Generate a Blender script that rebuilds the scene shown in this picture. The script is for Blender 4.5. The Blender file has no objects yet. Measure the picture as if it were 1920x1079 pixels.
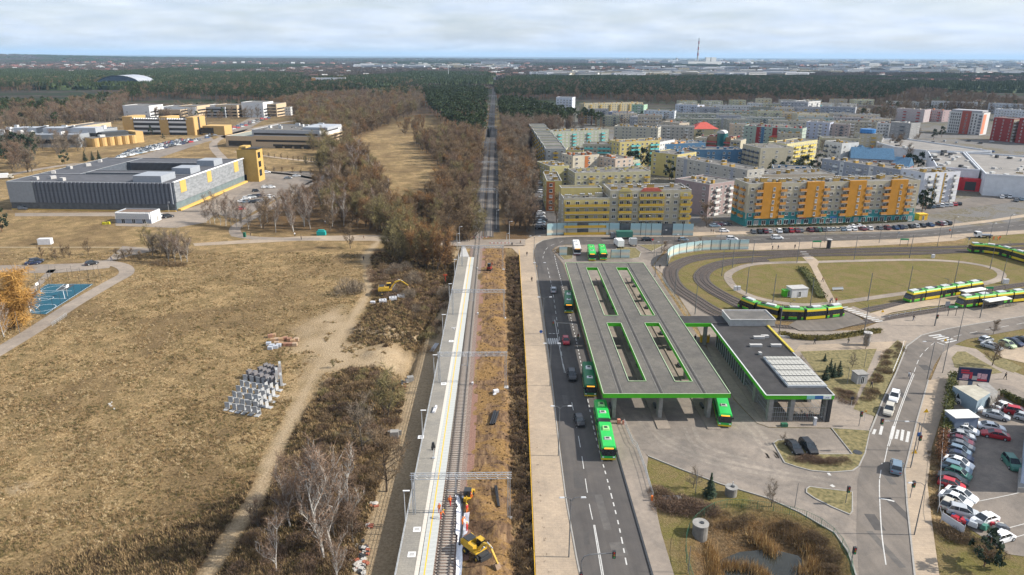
import bpy,bmesh,math,random
import numpy as np
from mathutils import Vector,Matrix,noise as mnoise
R=math.radians
rnd=random.Random(7)
SC=bpy.context.scene
COL=SC.collection
# ---------------------------------------------------------------- camera, sky, sun, exposure
CAM_H,F_PX,PITCH,ROLL,YAW=68.0,1310.0,R(18.35),R(0.28),R(1.45)
_fw=Vector((math.sin(YAW)*math.cos(PITCH),math.cos(YAW)*math.cos(PITCH),-math.sin(PITCH)))
_r0=Vector((math.cos(YAW),-math.sin(YAW),0)); _u0=_r0.cross(_fw)
_rt=_r0*math.cos(ROLL)+_u0*math.sin(ROLL); _up=-_r0*math.sin(ROLL)+_u0*math.cos(ROLL)
cam_data=bpy.data.cameras.new('camera'); cam=bpy.data.objects.new('camera',cam_data); COL.objects.link(cam)
cam_data.sensor_width=36.0; cam_data.lens=36.0*F_PX/1920.0
cam_data.clip_start=1.0; cam_data.clip_end=120000.0
cam.matrix_world=Matrix(((_rt.x,_up.x,-_fw.x,0),(_rt.y,_up.y,-_fw.y,0),(_rt.z,_up.z,-_fw.z,CAM_H),(0,0,0,1)))
SC.camera=cam
SUN_EL,SUN_AZ=R(34.0),R(-3.0)
world=bpy.data.worlds.new("World"); SC.world=world; world.use_nodes=True
def build_sky():
 nt=world.node_tree; N=nt.nodes; L=nt.links; N.clear()
 out=N.new('ShaderNodeOutputWorld'); bg=N.new('ShaderNodeBackground'); bg.inputs['Strength'].default_value=0.07
 sky=N.new('ShaderNodeTexSky'); sky.sky_type='NISHITA'; sky.sun_disc=False
 sky.sun_elevation=SUN_EL; sky.sun_rotation=math.pi/2-SUN_AZ
 sky.altitude=100; sky.air_density=1.0; sky.dust_density=1.2; sky.ozone_density=1.2
 tc=N.new('ShaderNodeTexCoord'); sep=N.new('ShaderNodeSeparateXYZ'); L.new(tc.outputs['Generated'],sep.inputs[0])
 zz=N.new('ShaderNodeMath'); zz.operation='MAXIMUM'; L.new(sep.outputs['Z'],zz.inputs[0]); zz.inputs[1].default_value=0.0
 za=N.new('ShaderNodeMath'); za.operation='ADD'; L.new(zz.outputs[0],za.inputs[0]); za.inputs[1].default_value=0.13
 dx=N.new('ShaderNodeMath'); dx.operation='DIVIDE'; L.new(sep.outputs['X'],dx.inputs[0]); L.new(za.outputs[0],dx.inputs[1])
 dy=N.new('ShaderNodeMath'); dy.operation='DIVIDE'; L.new(sep.outputs['Y'],dy.inputs[0]); L.new(za.outputs[0],dy.inputs[1])
 cmb=N.new('ShaderNodeCombineXYZ'); L.new(dx.outputs[0],cmb.inputs[0]); L.new(dy.outputs[0],cmb.inputs[1])
 n1=N.new('ShaderNodeTexNoise'); n1.inputs['Scale'].default_value=0.9; n1.inputs['Detail'].default_value=8; n1.inputs['Roughness'].default_value=0.6
 n1.inputs['Distortion'].default_value=0.35
 L.new(cmb.outputs[0],n1.inputs['Vector'])
 r1=N.new('ShaderNodeValToRGB'); r1.color_ramp.elements[0].position=0.36; r1.color_ramp.elements[1].position=0.64
 L.new(n1.outputs['Fac'],r1.inputs['Fac'])
 n2=N.new('ShaderNodeTexNoise'); n2.inputs['Scale'].default_value=2.2; n2.inputs['Detail'].default_value=6; n2.inputs['Roughness'].default_value=0.55
 L.new(cmb.outputs[0],n2.inputs['Vector'])
 cc=N.new('ShaderNodeValToRGB')
 cc.color_ramp.elements[0].position=0.35; cc.color_ramp.elements[0].color=(6.6,7.6,9.4,1)
 cc.color_ramp.elements[1].position=0.68; cc.color_ramp.elements[1].color=(8.7,9.4,10.6,1)
 L.new(n2.outputs['Fac'],cc.inputs['Fac'])
 fac=N.new('ShaderNodeMath'); fac.operation='MULTIPLY_ADD'; L.new(r1.outputs['Color'],fac.inputs[0]); fac.inputs[1].default_value=0.4; fac.inputs[2].default_value=0.5
 mix=N.new('ShaderNodeMix'); mix.data_type='RGBA'
 L.new(fac.outputs[0],mix.inputs['Factor']); L.new(sky.outputs[0],mix.inputs['A']); L.new(cc.outputs[0],mix.inputs['B'])
 L.new(mix.outputs['Result'],bg.inputs['Color']); L.new(bg.outputs[0],out.inputs['Surface'])
build_sky()
sun_data=bpy.data.lights.new('sun','SUN'); sun=bpy.data.objects.new('sun',sun_data); COL.objects.link(sun)
sun_data.energy=5.0; sun_data.angle=R(0.53); sun_data.color=(1.0,0.94,0.84)
_sd=Vector((math.cos(SUN_EL)*math.cos(SUN_AZ),math.cos(SUN_EL)*math.sin(SUN_AZ),math.sin(SUN_EL)))
sun.rotation_euler=_sd.to_track_quat('Z','Y').to_euler()
SC.view_settings.view_transform='Standard'; SC.view_settings.look='None'
SC.view_settings.exposure=0.7; SC.view_settings.gamma=1.0; SC.view_settings.use_curve_mapping=False
SC.render.engine='CYCLES'
SC.cycles.max_bounces=4; SC.cycles.diffuse_bounces=2; SC.cycles.glossy_bounces=2; SC.cycles.transmission_bounces=2
SC.cycles.transparent_max_bounces=6; SC.cycles.volume_bounces=0; SC.cycles.caustics_reflective=False; SC.cycles.caustics_refractive=False
# ---------------------------------------------------------------- helpers
def G(px,py,z=0.0):
 """ground point (x, y) seen at a photo pixel (1920 wide), at height z"""
 d=_rt*((px-960)/F_PX)-_up*((py-539.5)/F_PX)+_fw
 t=(z-CAM_H)/d.z
 return(d.x*t,d.y*t)
def proj(x,y,z):
 v=Vector((x,y,z-CAM_H)); c=v.dot(_fw)
 return 960+F_PX*v.dot(_rt)/c,539.5-F_PX*v.dot(_up)/c
def height_at(x,y,py):
 """height above ground point (x, y) that shows at pixel row py"""
 lo,hi=-5.0,400.0
 for _ in range(40):
  m=(lo+hi)/2
  if proj(x,y,m)[1]>py:lo=m
  else:hi=m
 return lo
def GG(pts,z=0.0):return[G(p[0],p[1],z)for p in pts]
def lerp(a,b,t):return a+(b-a)*t
_mats={}
def mat(name,col,rough=0.8,var=0.12,scale=1.0,metal=0.0,bump=0.0,col2=None,det=4,alpha=None,spec=0.4,coords='Object',stretch=None,blotch=0.0,tiles=None):
 """procedural material: base colour varied by noise between col*(1-var) and col*(1+var), or towards col2"""
 if name in _mats:return _mats[name]
 m=bpy.data.materials.new(name); m.use_nodes=True; nt=m.node_tree; N=nt.nodes; L=nt.links
 b=N['Principled BSDF']; b.inputs['Roughness'].default_value=rough; b.inputs['Metallic'].default_value=metal
 b.inputs['Specular IOR Level'].default_value=spec
 c1=tuple(max(0,c*(1-var))for c in col); c2=col2 or tuple(min(1,c*(1+var))for c in col)
 tc=N.new('ShaderNodeTexCoord'); src=tc.outputs[coords]
 if stretch:
  mp=N.new('ShaderNodeMapping'); mp.inputs['Scale'].default_value=stretch; L.new(src,mp.inputs[0]); src=mp.outputs[0]
 n=N.new('ShaderNodeTexNoise'); n.inputs['Scale'].default_value=scale; n.inputs['Detail'].default_value=det; n.inputs['Roughness'].default_value=0.6
 L.new(src,n.inputs['Vector'])
 rp=N.new('ShaderNodeValToRGB'); rp.color_ramp.elements[0].position=0.32; rp.color_ramp.elements[1].position=0.68
 rp.color_ramp.elements[0].color=(*c1,1); rp.color_ramp.elements[1].color=(*c2,1)
 L.new(n.outputs['Fac'],rp.inputs['Fac']); res=rp.outputs['Color']
 def mul(a,f,lo,hi,p0=.35,p1=.65):
  r2=N.new('ShaderNodeValToRGB'); r2.color_ramp.elements[0].position=p0; r2.color_ramp.elements[1].position=p1
  r2.color_ramp.elements[0].color=(lo,lo,lo,1); r2.color_ramp.elements[1].color=(hi,hi*.985,hi*.96,1); L.new(f,r2.inputs['Fac'])
  x=N.new('ShaderNodeMix'); x.data_type='RGBA'; x.blend_type='MULTIPLY'; x.inputs['Factor'].default_value=1; L.new(a,x.inputs['A']); L.new(r2.outputs['Color'],x.inputs['B']); return x.outputs['Result']
 if blotch:
  for sc_,w in((.055,1),(.28,.7)):
   q=N.new('ShaderNodeTexNoise'); q.inputs['Scale'].default_value=sc_; q.inputs['Detail'].default_value=5; q.inputs['Distortion'].default_value=1.2; L.new(tc.outputs[coords],q.inputs['Vector']); res=mul(res,q.outputs['Fac'],1-blotch*w,1+blotch*w*.7)
  q=N.new('ShaderNodeTexNoise'); q.inputs['Scale'].default_value=9; q.inputs['Detail'].default_value=3; L.new(tc.outputs[coords],q.inputs['Vector']); res=mul(res,q.outputs['Fac'],1-blotch*.8,1+blotch*.8,.3,.7)
 if tiles:
  t=N.new('ShaderNodeTexBrick'); t.inputs['Scale'].default_value=1; t.inputs['Brick Width'].default_value=tiles[0]; t.inputs['Row Height'].default_value=tiles[1]; t.inputs['Mortar Size'].default_value=.03
  t.inputs['Color1'].default_value=(.93,.93,.93,1); t.inputs['Color2'].default_value=(1.05,1.04,1.03,1); t.inputs['Mortar'].default_value=(.84,.83,.82,1); L.new(tc.outputs[coords],t.inputs['Vector'])
  x=N.new('ShaderNodeMix'); x.data_type='RGBA'; x.blend_type='MULTIPLY'; x.inputs['Factor'].default_value=1; L.new(res,x.inputs['A']); L.new(t.outputs['Color'],x.inputs['B']); res=x.outputs['Result']
 L.new(res,b.inputs['Base Color'])
 if bump:
  bp=N.new('ShaderNodeBump'); bp.inputs['Strength'].default_value=bump; bp.inputs['Distance'].default_value=0.05
  L.new(n.outputs['Fac'],bp.inputs['Height']); L.new(bp.outputs[0],b.inputs['Normal'])
 if alpha is not None:b.inputs['Alpha'].default_value=alpha
 m.diffuse_color=(*col[:3],1)
 _mats[name]=m
 return m
def glow(name,col,s):
 m=bpy.data.materials.new(name); m.use_nodes=True; b=m.node_tree.nodes['Principled BSDF']
 b.inputs['Base Color'].default_value=(*col,1); b.inputs['Emission Color'].default_value=(*col,1); b.inputs['Emission Strength'].default_value=s
 return m
class MB:
 """collects faces for one mesh"""
 def __init__(s):s.v=[]; s.f=[]; s.m=[]
 def add(s,vs,fs,mi=0):
  o=len(s.v); s.v.extend(vs)
  for f in fs:s.f.append(tuple(i+o for i in f)); s.m.append(mi)
 def box(s,c,d,rz=0.0,mi=0,taper=None,bottom=True):
  """centre-bottom c, size d"""
  cx,cy,cz=c; hx,hy,h=d[0]/2,d[1]/2,d[2]
  tx=ty=1.0
  if taper:tx,ty=taper
  ca,sa=math.cos(rz),math.sin(rz)
  P=[]
  for z,kx,ky in((cz,1,1),(cz+h,tx,ty)):
   for x,y in((-hx*kx,-hy*ky),(hx*kx,-hy*ky),(hx*kx,hy*ky),(-hx*kx,hy*ky)):
    P.append((cx+x*ca-y*sa,cy+x*sa+y*ca,z))
  F=[(4,5,6,7),(0,1,5,4),(1,2,6,5),(2,3,7,6),(3,0,4,7)]
  if bottom:F.append((3,2,1,0))
  s.add(P,F,mi); return s
 def prism(s,poly,z0,z1,mi=0,mside=None,bottom=False):
  n=len(poly)
  a=sum(poly[i][0]*poly[(i+1)%n][1]-poly[(i+1)%n][0]*poly[i][1]for i in range(n))
  if a<0:poly=poly[::-1]
  P=[(p[0],p[1],z0)for p in poly]+[(p[0],p[1],z1)for p in poly]
  s.add(P,[(i,(i+1)%n,n+(i+1)%n,n+i)for i in range(n)],mi if mside is None else mside)
  s.add(P[n:],[tuple(range(n))],mi)
  if bottom:s.add(P[:n],[tuple(range(n))[::-1]],mi)
  return s
 def tube(s,p0,p1,r0,r1=None,n=6,mi=0,cap=True):
  r1=r0 if r1 is None else r1
  a,b=Vector(p0),Vector(p1); d=(b-a)
  if d.length<1e-6:return s
  d.normalize(); u=d.orthogonal().normalized(); w=d.cross(u)
  P=[]
  for c,r in((a,r0),(b,r1)):
   for k in range(n):
    t=2*math.pi*k/n; q=c+u*(math.cos(t)*r)+w*(math.sin(t)*r); P.append(tuple(q))
  F=[(k,(k+1)%n,n+(k+1)%n,n+k)for k in range(n)]
  if cap:F+=[tuple(range(n,2*n)),tuple(range(n))[::-1]]
  s.add(P,F,mi); return s
 def path(s,pts,r,n=5,mi=0):
  for i in range(len(pts)-1):s.tube(pts[i],pts[i+1],r,r,n,mi)
  return s
 def quad(s,a,b,c,d,mi=0):s.add([a,b,c,d],[(0,1,2,3)],mi); return s
 def tri(s,a,b,c,mi=0):s.add([a,b,c],[(0,1,2)],mi); return s
 def mesh(s,name,mats):
  me=bpy.data.meshes.new(name); me.from_pydata([tuple(v)for v in s.v],[],s.f)
  for m in(mats if isinstance(mats,(list,tuple))else[mats]):me.materials.append(m)
  if any(s.m):me.polygons.foreach_set('material_index',s.m)
  me.update(); return me
 def build(s,name,mats,parent=None,loc=None,rz=0.0,**kw):
  return ob(name,s.mesh(name,mats),parent,loc,rz,**kw)
def ob(name,data,parent=None,loc=None,rz=0.0,label=None,cat=None,group=None,kind=None):
 o=bpy.data.objects.new(name,data); COL.objects.link(o)
 if parent is not None:o.parent=parent
 if loc is not None:o.location=loc if len(loc)==3 else(loc[0],loc[1],0)
 if rz:o.rotation_euler=(0,0,rz)
 if label:o['label']=label
 if cat:o['category']=cat
 if group:o['group']=group
 if kind:o['kind']=kind
 return o
def thing(name,label,cat,loc=(0,0,0),rz=0.0,group=None):return ob(name,None,None,loc,rz,label,cat,group)
def copy_thing(root,loc,rz=0.0,label=None,group=None,scale=None):
 c=root.copy(); COL.objects.link(c); c.location=loc if len(loc)==3 else(*loc,0); c.rotation_euler=(0,0,rz)
 if scale:c.scale=(scale,scale,scale)if not isinstance(scale,tuple)else scale
 if label:c['label']=label
 if group:c['group']=group
 for ch in KIDS.get(root.name,[]):
  d=ch.copy(); COL.objects.link(d); d.parent=c
  for g in KIDS.get(ch.name,[]):
   e=g.copy(); COL.objects.link(e); e.parent=d
 return c
KIDS={}
def kids(*objs):
 """remember the children of prototypes (obj.children is slow on big scenes)"""
 for o in objs:
  KIDS[o.name]=list(o.children)
  for c in o.children:KIDS[c.name]=list(c.children)
def offset_line(pts,d):
 out=[]
 for i,p in enumerate(pts):
  a=pts[max(0,i-1)]; b=pts[min(len(pts)-1,i+1)]
  dx,dy=b[0]-a[0],b[1]-a[1]; l=math.hypot(dx,dy)or 1
  out.append((p[0]-dy/l*d,p[1]+dx/l*d))
 return out
def smooth(pts,k=6):
 """Catmull-Rom through the points"""
 out=[]; n=len(pts)
 for i in range(n-1):
  p0,p1,p2,p3=pts[max(0,i-1)],pts[i],pts[i+1],pts[min(n-1,i+2)]
  for j in range(k):
   t=j/k; t2,t3=t*t,t*t*t
   out.append(tuple(0.5*((2*p1[c])+(-p0[c]+p2[c])*t+(2*p0[c]-5*p1[c]+4*p2[c]-p3[c])*t2+(-p0[c]+3*p1[c]-3*p2[c]+p3[c])*t3)for c in range(2)))
 out.append(tuple(pts[-1])); return out
def resample(pts,step):
 out=[pts[0]]; acc=0.0
 for a,b in zip(pts,pts[1:]):
  l=math.hypot(b[0]-a[0],b[1]-a[1]); t=step-acc
  while t<=l:
   out.append((a[0]+(b[0]-a[0])*t/l,a[1]+(b[1]-a[1])*t/l)); t+=step
  acc=(acc+l)%step if l else acc
 return out
def sheet(name,poly,z,m,parent=None,kind='structure',**kw):
 """flat polygon tessellated into triangles"""
 from mathutils.geometry import tessellate_polygon
 v3=[Vector((p[0],p[1],0))for p in poly]
 tris=tessellate_polygon([v3])
 b=MB(); P=[(p[0],p[1],z)for p in poly]
 F=[]
 for t in tris:
  a,c,d=(v3[i]for i in t)
  F.append(t if(c-a).cross(d-a).z>0 else(t[0],t[2],t[1]))
 b.add(P,F)
 return b.build(name,m,parent,kind=kind if parent is None else None,**kw)
def ribbon(name,pts,w,z,m,parent=None,kind='structure',h=0.0,**kw):
 """band of width w along a line; h > 0 gives it sides"""
 A=offset_line(pts,w/2); B=offset_line(pts,-w/2); b=MB(); n=len(pts)
 V=[(p[0],p[1],z+h)for p in A]+[(p[0],p[1],z+h)for p in B]
 F=[(n+i,n+i+1,i+1,i)for i in range(n-1)]
 if h:
  V+=[(p[0],p[1],z)for p in A]+[(p[0],p[1],z)for p in B]
  F+=[(i,i+1,2*n+i+1,2*n+i)for i in range(n-1)]
  F+=[(n+i+1,n+i,3*n+i,3*n+i+1)for i in range(n-1)]
  F+=[(0,2*n,3*n,n),(n-1,2*n-1,4*n-1,3*n-1)]
 b.add(V,F)
 return b.build(name,m,parent,kind=kind if parent is None else None,**kw)
def in_poly(x,y,poly):
 c=False; n=len(poly); j=n-1
 for i in range(n):
  xi,yi=poly[i]; xj,yj=poly[j]
  if(yi>y)!=(yj>y)and x<(xj-xi)*(y-yi)/(yj-yi)+xi:c=not c
  j=i
 return c
def np_in_poly(X,Y,poly):
 c=np.zeros(X.shape,bool); j=len(poly)-1
 for i in range(len(poly)):
  xi,yi=poly[i]; xj,yj=poly[j]
  if yi!=yj:c^=((yi>Y)!=(yj>Y))&(X<(xj-xi)*(Y-yi)/(yj-yi)+xi)
  j=i
 return c
def seg_dist(X,Y,pts,closed=False):
 D=np.full(X.shape,1e9); n=len(pts)
 for i in range(n if closed else n-1):
  (ax,ay),(bx,by)=pts[i],pts[(i+1)%n]; dx,dy=bx-ax,by-ay; l2=dx*dx+dy*dy or 1
  t=np.clip(((X-ax)*dx+(Y-ay)*dy)/l2,0,1)
  D=np.minimum(D,np.hypot(X-ax-t*dx,Y-ay-t*dy))
 return D
def soft(X,Y,poly,w):
 """1 inside a polygon, falling to 0 over w metres around its edge"""
 d=seg_dist(X,Y,poly,True); s=np.where(np_in_poly(X,Y,poly),d,-d)
 return np.clip(s/w+0.5,0,1)
def vnoise(X,Y,s,seed=0):
 """cheap value noise in numpy, 0..1"""
 x=X/s+seed*17.3; y=Y/s+seed*9.1
 xi=np.floor(x).astype(np.int64); yi=np.floor(y).astype(np.int64); xf=x-xi; yf=y-yi
 def h(a,b):
  v=(a*374761393+b*668265263)&0xffffffff; v=((v^(v>>13))*1274126177)&0xffffffff
  return((v^(v>>16))&0xffff)/65535.0
 u=xf*xf*(3-2*xf); w=yf*yf*(3-2*yf)
 return(h(xi,yi)*(1-u)+h(xi+1,yi)*u)*(1-w)+(h(xi,yi+1)*(1-u)+h(xi+1,yi+1)*u)*w
# people: one skinned body each, shared between figures
def person_mesh(name,pose,cols):
 P={'pelvis':(0,0,.95,.15),'chest':(.02,0,1.3,.19),'neck':(.03,0,1.48,.07),'head':(.05,0,1.66,.115),'crown':(.04,0,1.74,.09)}
 st=.28 if pose=='walk' else(.05 if pose=='stand' else.1)
 for s,n_ in((1,'l'),(-1,'r')):
  f=st*s; P['hip'+n_]=(0,.1*s,.88,.11); P['knee'+n_]=(f*.6+.04,.11*s,.5,.075); P['ank'+n_]=(f-.03,.11*s,.09,.05); P['toe'+n_]=(f+.16,.12*s,.04,.045); P['sho'+n_]=(.02,.2*s,1.4,.08); P['elb'+n_]=(-f*.5,.27*s,1.14,.05); P['wri'+n_]=(-f*.8+.12,.25*s,.92,.04); P['han'+n_]=(-f*.8+.17,.25*s,.83,.035)
 if pose=='bend':
  for k in('chest','neck','head','crown','shol','shor'):x,y,z,r=P[k]; d=z-.95; P[k]=(x+d*.75,y,.95+d*.62,r)
  for s,n_ in((1,'l'),(-1,'r')):P['elb'+n_]=(.5,.22*s,.95,.05); P['wri'+n_]=(.62,.15*s,.72,.04); P['han'+n_]=(.65,.13*s,.64,.035)
 keys=list(P); E=[('pelvis','chest'),('chest','neck'),('neck','head'),('head','crown')]+[(a+n_,c+n_)for n_ in 'lr' for a,c in(('hip','knee'),('knee','ank'),('ank','toe'),('sho','elb'),('elb','wri'),('wri','han'))]+[(a,c+n_)for n_ in 'lr' for a,c in(('pelvis','hip'),('chest','sho'))]
 me=bpy.data.meshes.new(name); me.from_pydata([P[k][:3]for k in keys],[(keys.index(a),keys.index(c))for a,c in E],[]); o=bpy.data.objects.new(name,me); COLP.objects.link(o); o.modifiers.new('skin','SKIN')
 for i,k in enumerate(keys):me.skin_vertices[0].data[i].radius=(P[k][3],P[k][3]); me.skin_vertices[0].data[i].use_root=(i==0)
 o.modifiers.new('sub','SUBSURF').levels=1; return o
PEEPS={}
def make_people():
 global COLP
 COLP=COL; made={p:person_mesh('person_'+p,p,None)for p in('walk','stand','bend')}; dg=bpy.context.evaluated_depsgraph_get()
 for p,o in made.items():PEEPS[p]=bpy.data.meshes.new_from_object(o.evaluated_get(dg))
 for o in made.values():bpy.data.objects.remove(o)
make_people()
# ---------------------------------------------------------------- terrain: one sheet to the horizon
TRACK=smooth(GG([(385,1079),(430,1010),(480,935),(515,850),(560,760),(590,700),(625,650),(658,600),(690,548),(690,515),(686,485),(698,465),(712,452)]),5)
SANDY=GG([(560,612),(640,575),(672,612),(650,640),(690,650),(745,640),(790,655),(770,690),(660,690),(610,700),(560,760),(545,740),(590,660),(548,660)])
SOIL=GG([(868,1095),(892,700),(906,466),(948,466),(954,700),(985,1095)])
DITCH=GG([(962,1095),(954,700),(948,480),(972,480),(984,700),(1002,1095)])
PITM=GG([(648,640),(690,585),(700,560),(800,556),(830,570),(790,640),(700,655)])
SCRUB1=GG([(-40,1120),(150,1040),(330,985),(440,930),(520,860),(575,770),(640,690),(720,690),(745,720),(775,760),(745,850),(720,950),(690,1060),(660,1120)])
SCRUB2=GG([(690,468),(850,465),(850,520),(835,560),(770,560),(700,545)])
LANE=GG([(640,1110),(706,900),(768,700),(803,610),(850,520),(850,470),(862,470),(862,500),(818,700),(785,860),(738,1110)])
WOODF=GG([(440,430),(560,360),(640,270),(660,240),(540,235),(560,190),(790,170),(905,200),(905,460),(850,450),(700,445)])
WOODR=GG([(940,460),(940,160),(1150,160),(990,250),(1005,330),(1010,380),(1000,455)])
MEADOW=GG([(728,238),(790,215),(845,262),(770,268),(835,330),(800,375),(730,390),(705,330),(655,262)])
LAWNS=[GG(p)for p in([(1250,480),(1320,470),(1860,458),(1990,480),(1990,560),(1640,590),(1400,600),(1265,545)],[(1490,650),(1650,645),(1700,640),(1640,790),(1560,790)],[(1700,395),(1990,370),(1990,412),(1800,425)],[(1440,780),(1660,780),(1660,900),(1440,900)],[(1190,830),(1640,960),(1640,1120),(1240,1120)],[(1750,985),(1990,1020),(1990,1120),(1750,1120)],[(1790,620),(1990,620),(1990,720),(1790,690)],[(1810,440),(1990,435),(1990,470),(1810,470)])]
CAMPUS=GG([(-60,430),(440,440),(640,330),(640,240),(420,215),(-60,240)])
ESTATE=GG([(1000,460),(1290,470),(1990,430),(1990,195),(1450,180),(960,190),(1000,300)])
POND=GG([(1300,985),(1345,955),(1450,960),(1530,985),(1585,1035),(1600,1120),(1285,1120),(1285,1030)])
POND_C=GG([(1450,1050)])[0]
def axis(core0,core1,step,grow,lim0,lim1,mid0,mid1,mstep):
 a=list(np.arange(core0,core1,step)); x=core1;
 while x<mid1:a.append(x); x+=mstep
 s=mstep
 while x<lim1:a.append(x); s*=grow; x+=s
 a.append(lim1); b=[]; x=core0-mstep
 while x>mid0:b.append(x); x-=mstep
 s=mstep
 while x>lim0:b.append(x); s*=grow; x-=s
 b.append(lim0)
 return np.array(b[::-1]+a)
ax=axis(-72,34,0.8,1.12,-60000,60000,-230,300,2.0)
ay=axis(74,250,0.8,1.10,40,60000,66,700,2.5)
X,Y=np.meshgrid(ax,ay)
def fbm(X,Y,s,seed=0,o=4):
 r=0; a=0.5
 for i in range(o):r=r+a*vnoise(X,Y,s/2**i,seed+i); a*=0.5
 return r
LPATH=smooth(GG([(-60,692),(60,622),(140,570),(205,532),(236,514),(232,501),(205,494),(160,492)]),5)
def ground_z(X,Y):
 near=np.clip(1-(Y-205)/35,0,1)*np.clip((seg_dist(X,Y,LPATH)-4)/8,0,1)
 z=0.25*(fbm(X,Y,18,3)-0.47)*near*2
 paved=np.clip((X-7)/4,0,1)*near
 z=z*(1-paved)
 rail=np.clip((X+22)/3,0,1)*np.clip(1-(Y-262)/10,0,1)
 dl=np.clip(1-np.abs(X+17.6)/9.0,0,1); dl=np.clip(dl*2.2,0,1)*np.clip((244-Y)/14,0,1)
 dl=np.where(X>-13.6,np.clip(1-(X+13.6)/0.9,0,1)*np.clip((244-Y)/14,0,1),dl)
 z=z*(1-np.clip(dl,0,1))-1.75*dl
 xs=X+13.5-(Y-80)*0.0062
 flat=np.clip(xs/1.0,0,1)*np.clip((8-X)/2,0,1)*np.clip(1-(Y-900)/100,0,1)
 soil=soft(X,Y,SOIL,1.2)
 z=np.where((xs>0.4)&(X<9)&(Y<1200),z*0.15*soil+soil*0.5*(fbm(X,Y,3.0,11)-0.35),z)
 dd=soft(X,Y,DITCH,3.0); z=z-dd*(0.9+0.5*fbm(X,Y,4,21))
 def mound(px,py,r,h,ry=1.0,seed=0,base=None):
  nonlocal z
  gx,gy=G(px,py); d=np.hypot((X-gx)/r,(Y-gy)/(r*ry))*(0.8+0.5*fbm(X,Y,2.2,seed))
  z=z+h*np.clip(1-d,0,1)**1.2*(.45+1.1*fbm(X,Y,1.7,seed+3))
 for a in((888,948,3.0,1.3,1.2,31),(905,962,3.2,1.5,1.3,32),(928,1005,3.4,1.7,1.6,33),(905,1075,3.8,1.6,1.0,34),(948,745,2.6,1.2,1.5,35),(925,600,2.6,0.9,2.0,36),(905,520,2.5,0.9,2.0,37),(955,985,2.4,0.9,1.5,38),(735,667,4.6,1.9,0.8,39),(700,668,3.6,1.2,1.0,40),(725,622,4.6,1.8,0.9,41),(680,620,4.6,1.3,0.8,42),(765,618,3.5,1.3,1.0,43),(718,575,2.6,1.1,0.8,44),(697,578,2.0,0.8,0.8,45)):mound(*a)
 gx,gy=G(736,628); z=z-1.6*np.clip(1-np.hypot((X-gx)/3.5,(Y-gy)/3.5),0,1)
 tr=seg_dist(X,Y,GG([(810,566),(790,620),(778,650),(760,700)])); z=z-1.2*np.clip(1-tr/1.6,0,1)
 pd=seg_dist(X,Y,POND,True); pin=np_in_poly(X,Y,POND); z=np.where(pin,-np.clip(pd/5.0,0,1)*2.6+0.1*fbm(X,Y,2,50),z)
 z=z+62*np.exp(-(((X+6200)/2600)**2+((Y-7400)/1500)**2))+34*np.exp(-(((X+5000)/1700)**2+((Y-4500)/900)**2))*0
 z=z+20*np.exp(-(((X+600)/1700)**2+((Y-9800)/800)**2))+14*np.exp(-(((X+3200)/1800)**2+((Y-9000)/900)**2))
 far=np.clip((Y-2500)/4000,0,1); z=z+far*7*(fbm(X,Y,2500,60)-0.45)
 return z
Z=ground_z(X,Y)
ny,nx=X.shape
me=bpy.data.meshes.new('ground')
co=np.stack([X,Y,Z],-1).reshape(-1,3)
idx=np.arange(nx*ny).reshape(ny,nx)
q=np.stack([idx[:-1,:-1],idx[:-1,1:],idx[1:,1:],idx[1:,:-1]],-1).reshape(-1,4)
me.vertices.add(len(co)); me.vertices.foreach_set('co',co.ravel().astype(np.float32))
me.loops.add(q.size); me.loops.foreach_set('vertex_index',q.ravel().astype(np.int32))
me.polygons.add(len(q)); me.polygons.foreach_set('loop_start',np.arange(0,q.size,4,dtype=np.int32)); me.polygons.foreach_set('loop_total',np.full(len(q),4,np.int32))
me.update(); me.validate()
# cover masks: what grows or lies on the ground
track_d=seg_dist(X,Y,TRACK)
nz=fbm(X,Y,6,70)
sand=np.clip(1.15-track_d/1.9+(nz-0.5)*1.2,0,1)*0.95
sand=np.maximum(sand,soft(X,Y,SANDY,6)*np.clip(nz*1.9-0.1,0,1))
sand=np.maximum(sand,soft(X,Y,LANE,2)*0.8)
for(px,py,r)in((735,667,5.5),(700,668,5),(725,618,5.5),(690,620,5),(765,620,4),(36,917,1.6),(948,745,3),(955,985,3),(925,600,2.5)):
 gx,gy=G(px,py); sand=np.maximum(sand,np.clip(1.4-np.hypot(X-gx,Y-gy)/r,0,1)*0.9)
lawn=np.zeros_like(X)
for p in LAWNS:lawn=np.maximum(lawn,soft(X,Y,p,2))
scrub=np.maximum.reduce([soft(X,Y,SCRUB1,9),soft(X,Y,SCRUB2,5),soft(X,Y,PITM,4)*0.6,soft(X,Y,WOODF,15)*0.8,soft(X,Y,WOODR,6),soft(X,Y,DITCH,1.6)])
scrub*=1-soft(X,Y,MEADOW,10); scrub=np.maximum(scrub,soft(X,Y,POND,3)*0.85)
scrub*=1-np.clip(sand*1.5,0,1)*0.9
soilm=soft(X,Y,SOIL,0.8)
farw=np.clip((Y-620)/500,0,1)*(1-0.0)
farw=np.maximum(farw,soft(X,Y,ESTATE,10)*0.0)
estate=soft(X,Y,ESTATE,6)
def attr(name,a,b,c,d):
 at=me.color_attributes.new(name,'FLOAT_COLOR','POINT')
 at.data.foreach_set('color',np.stack([a,b,c,d],-1).astype(np.float32).ravel())
one=np.ones_like(X)
attr('cover',sand,lawn,scrub,one)
attr('cover_far',soilm,farw,estate,one)
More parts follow.
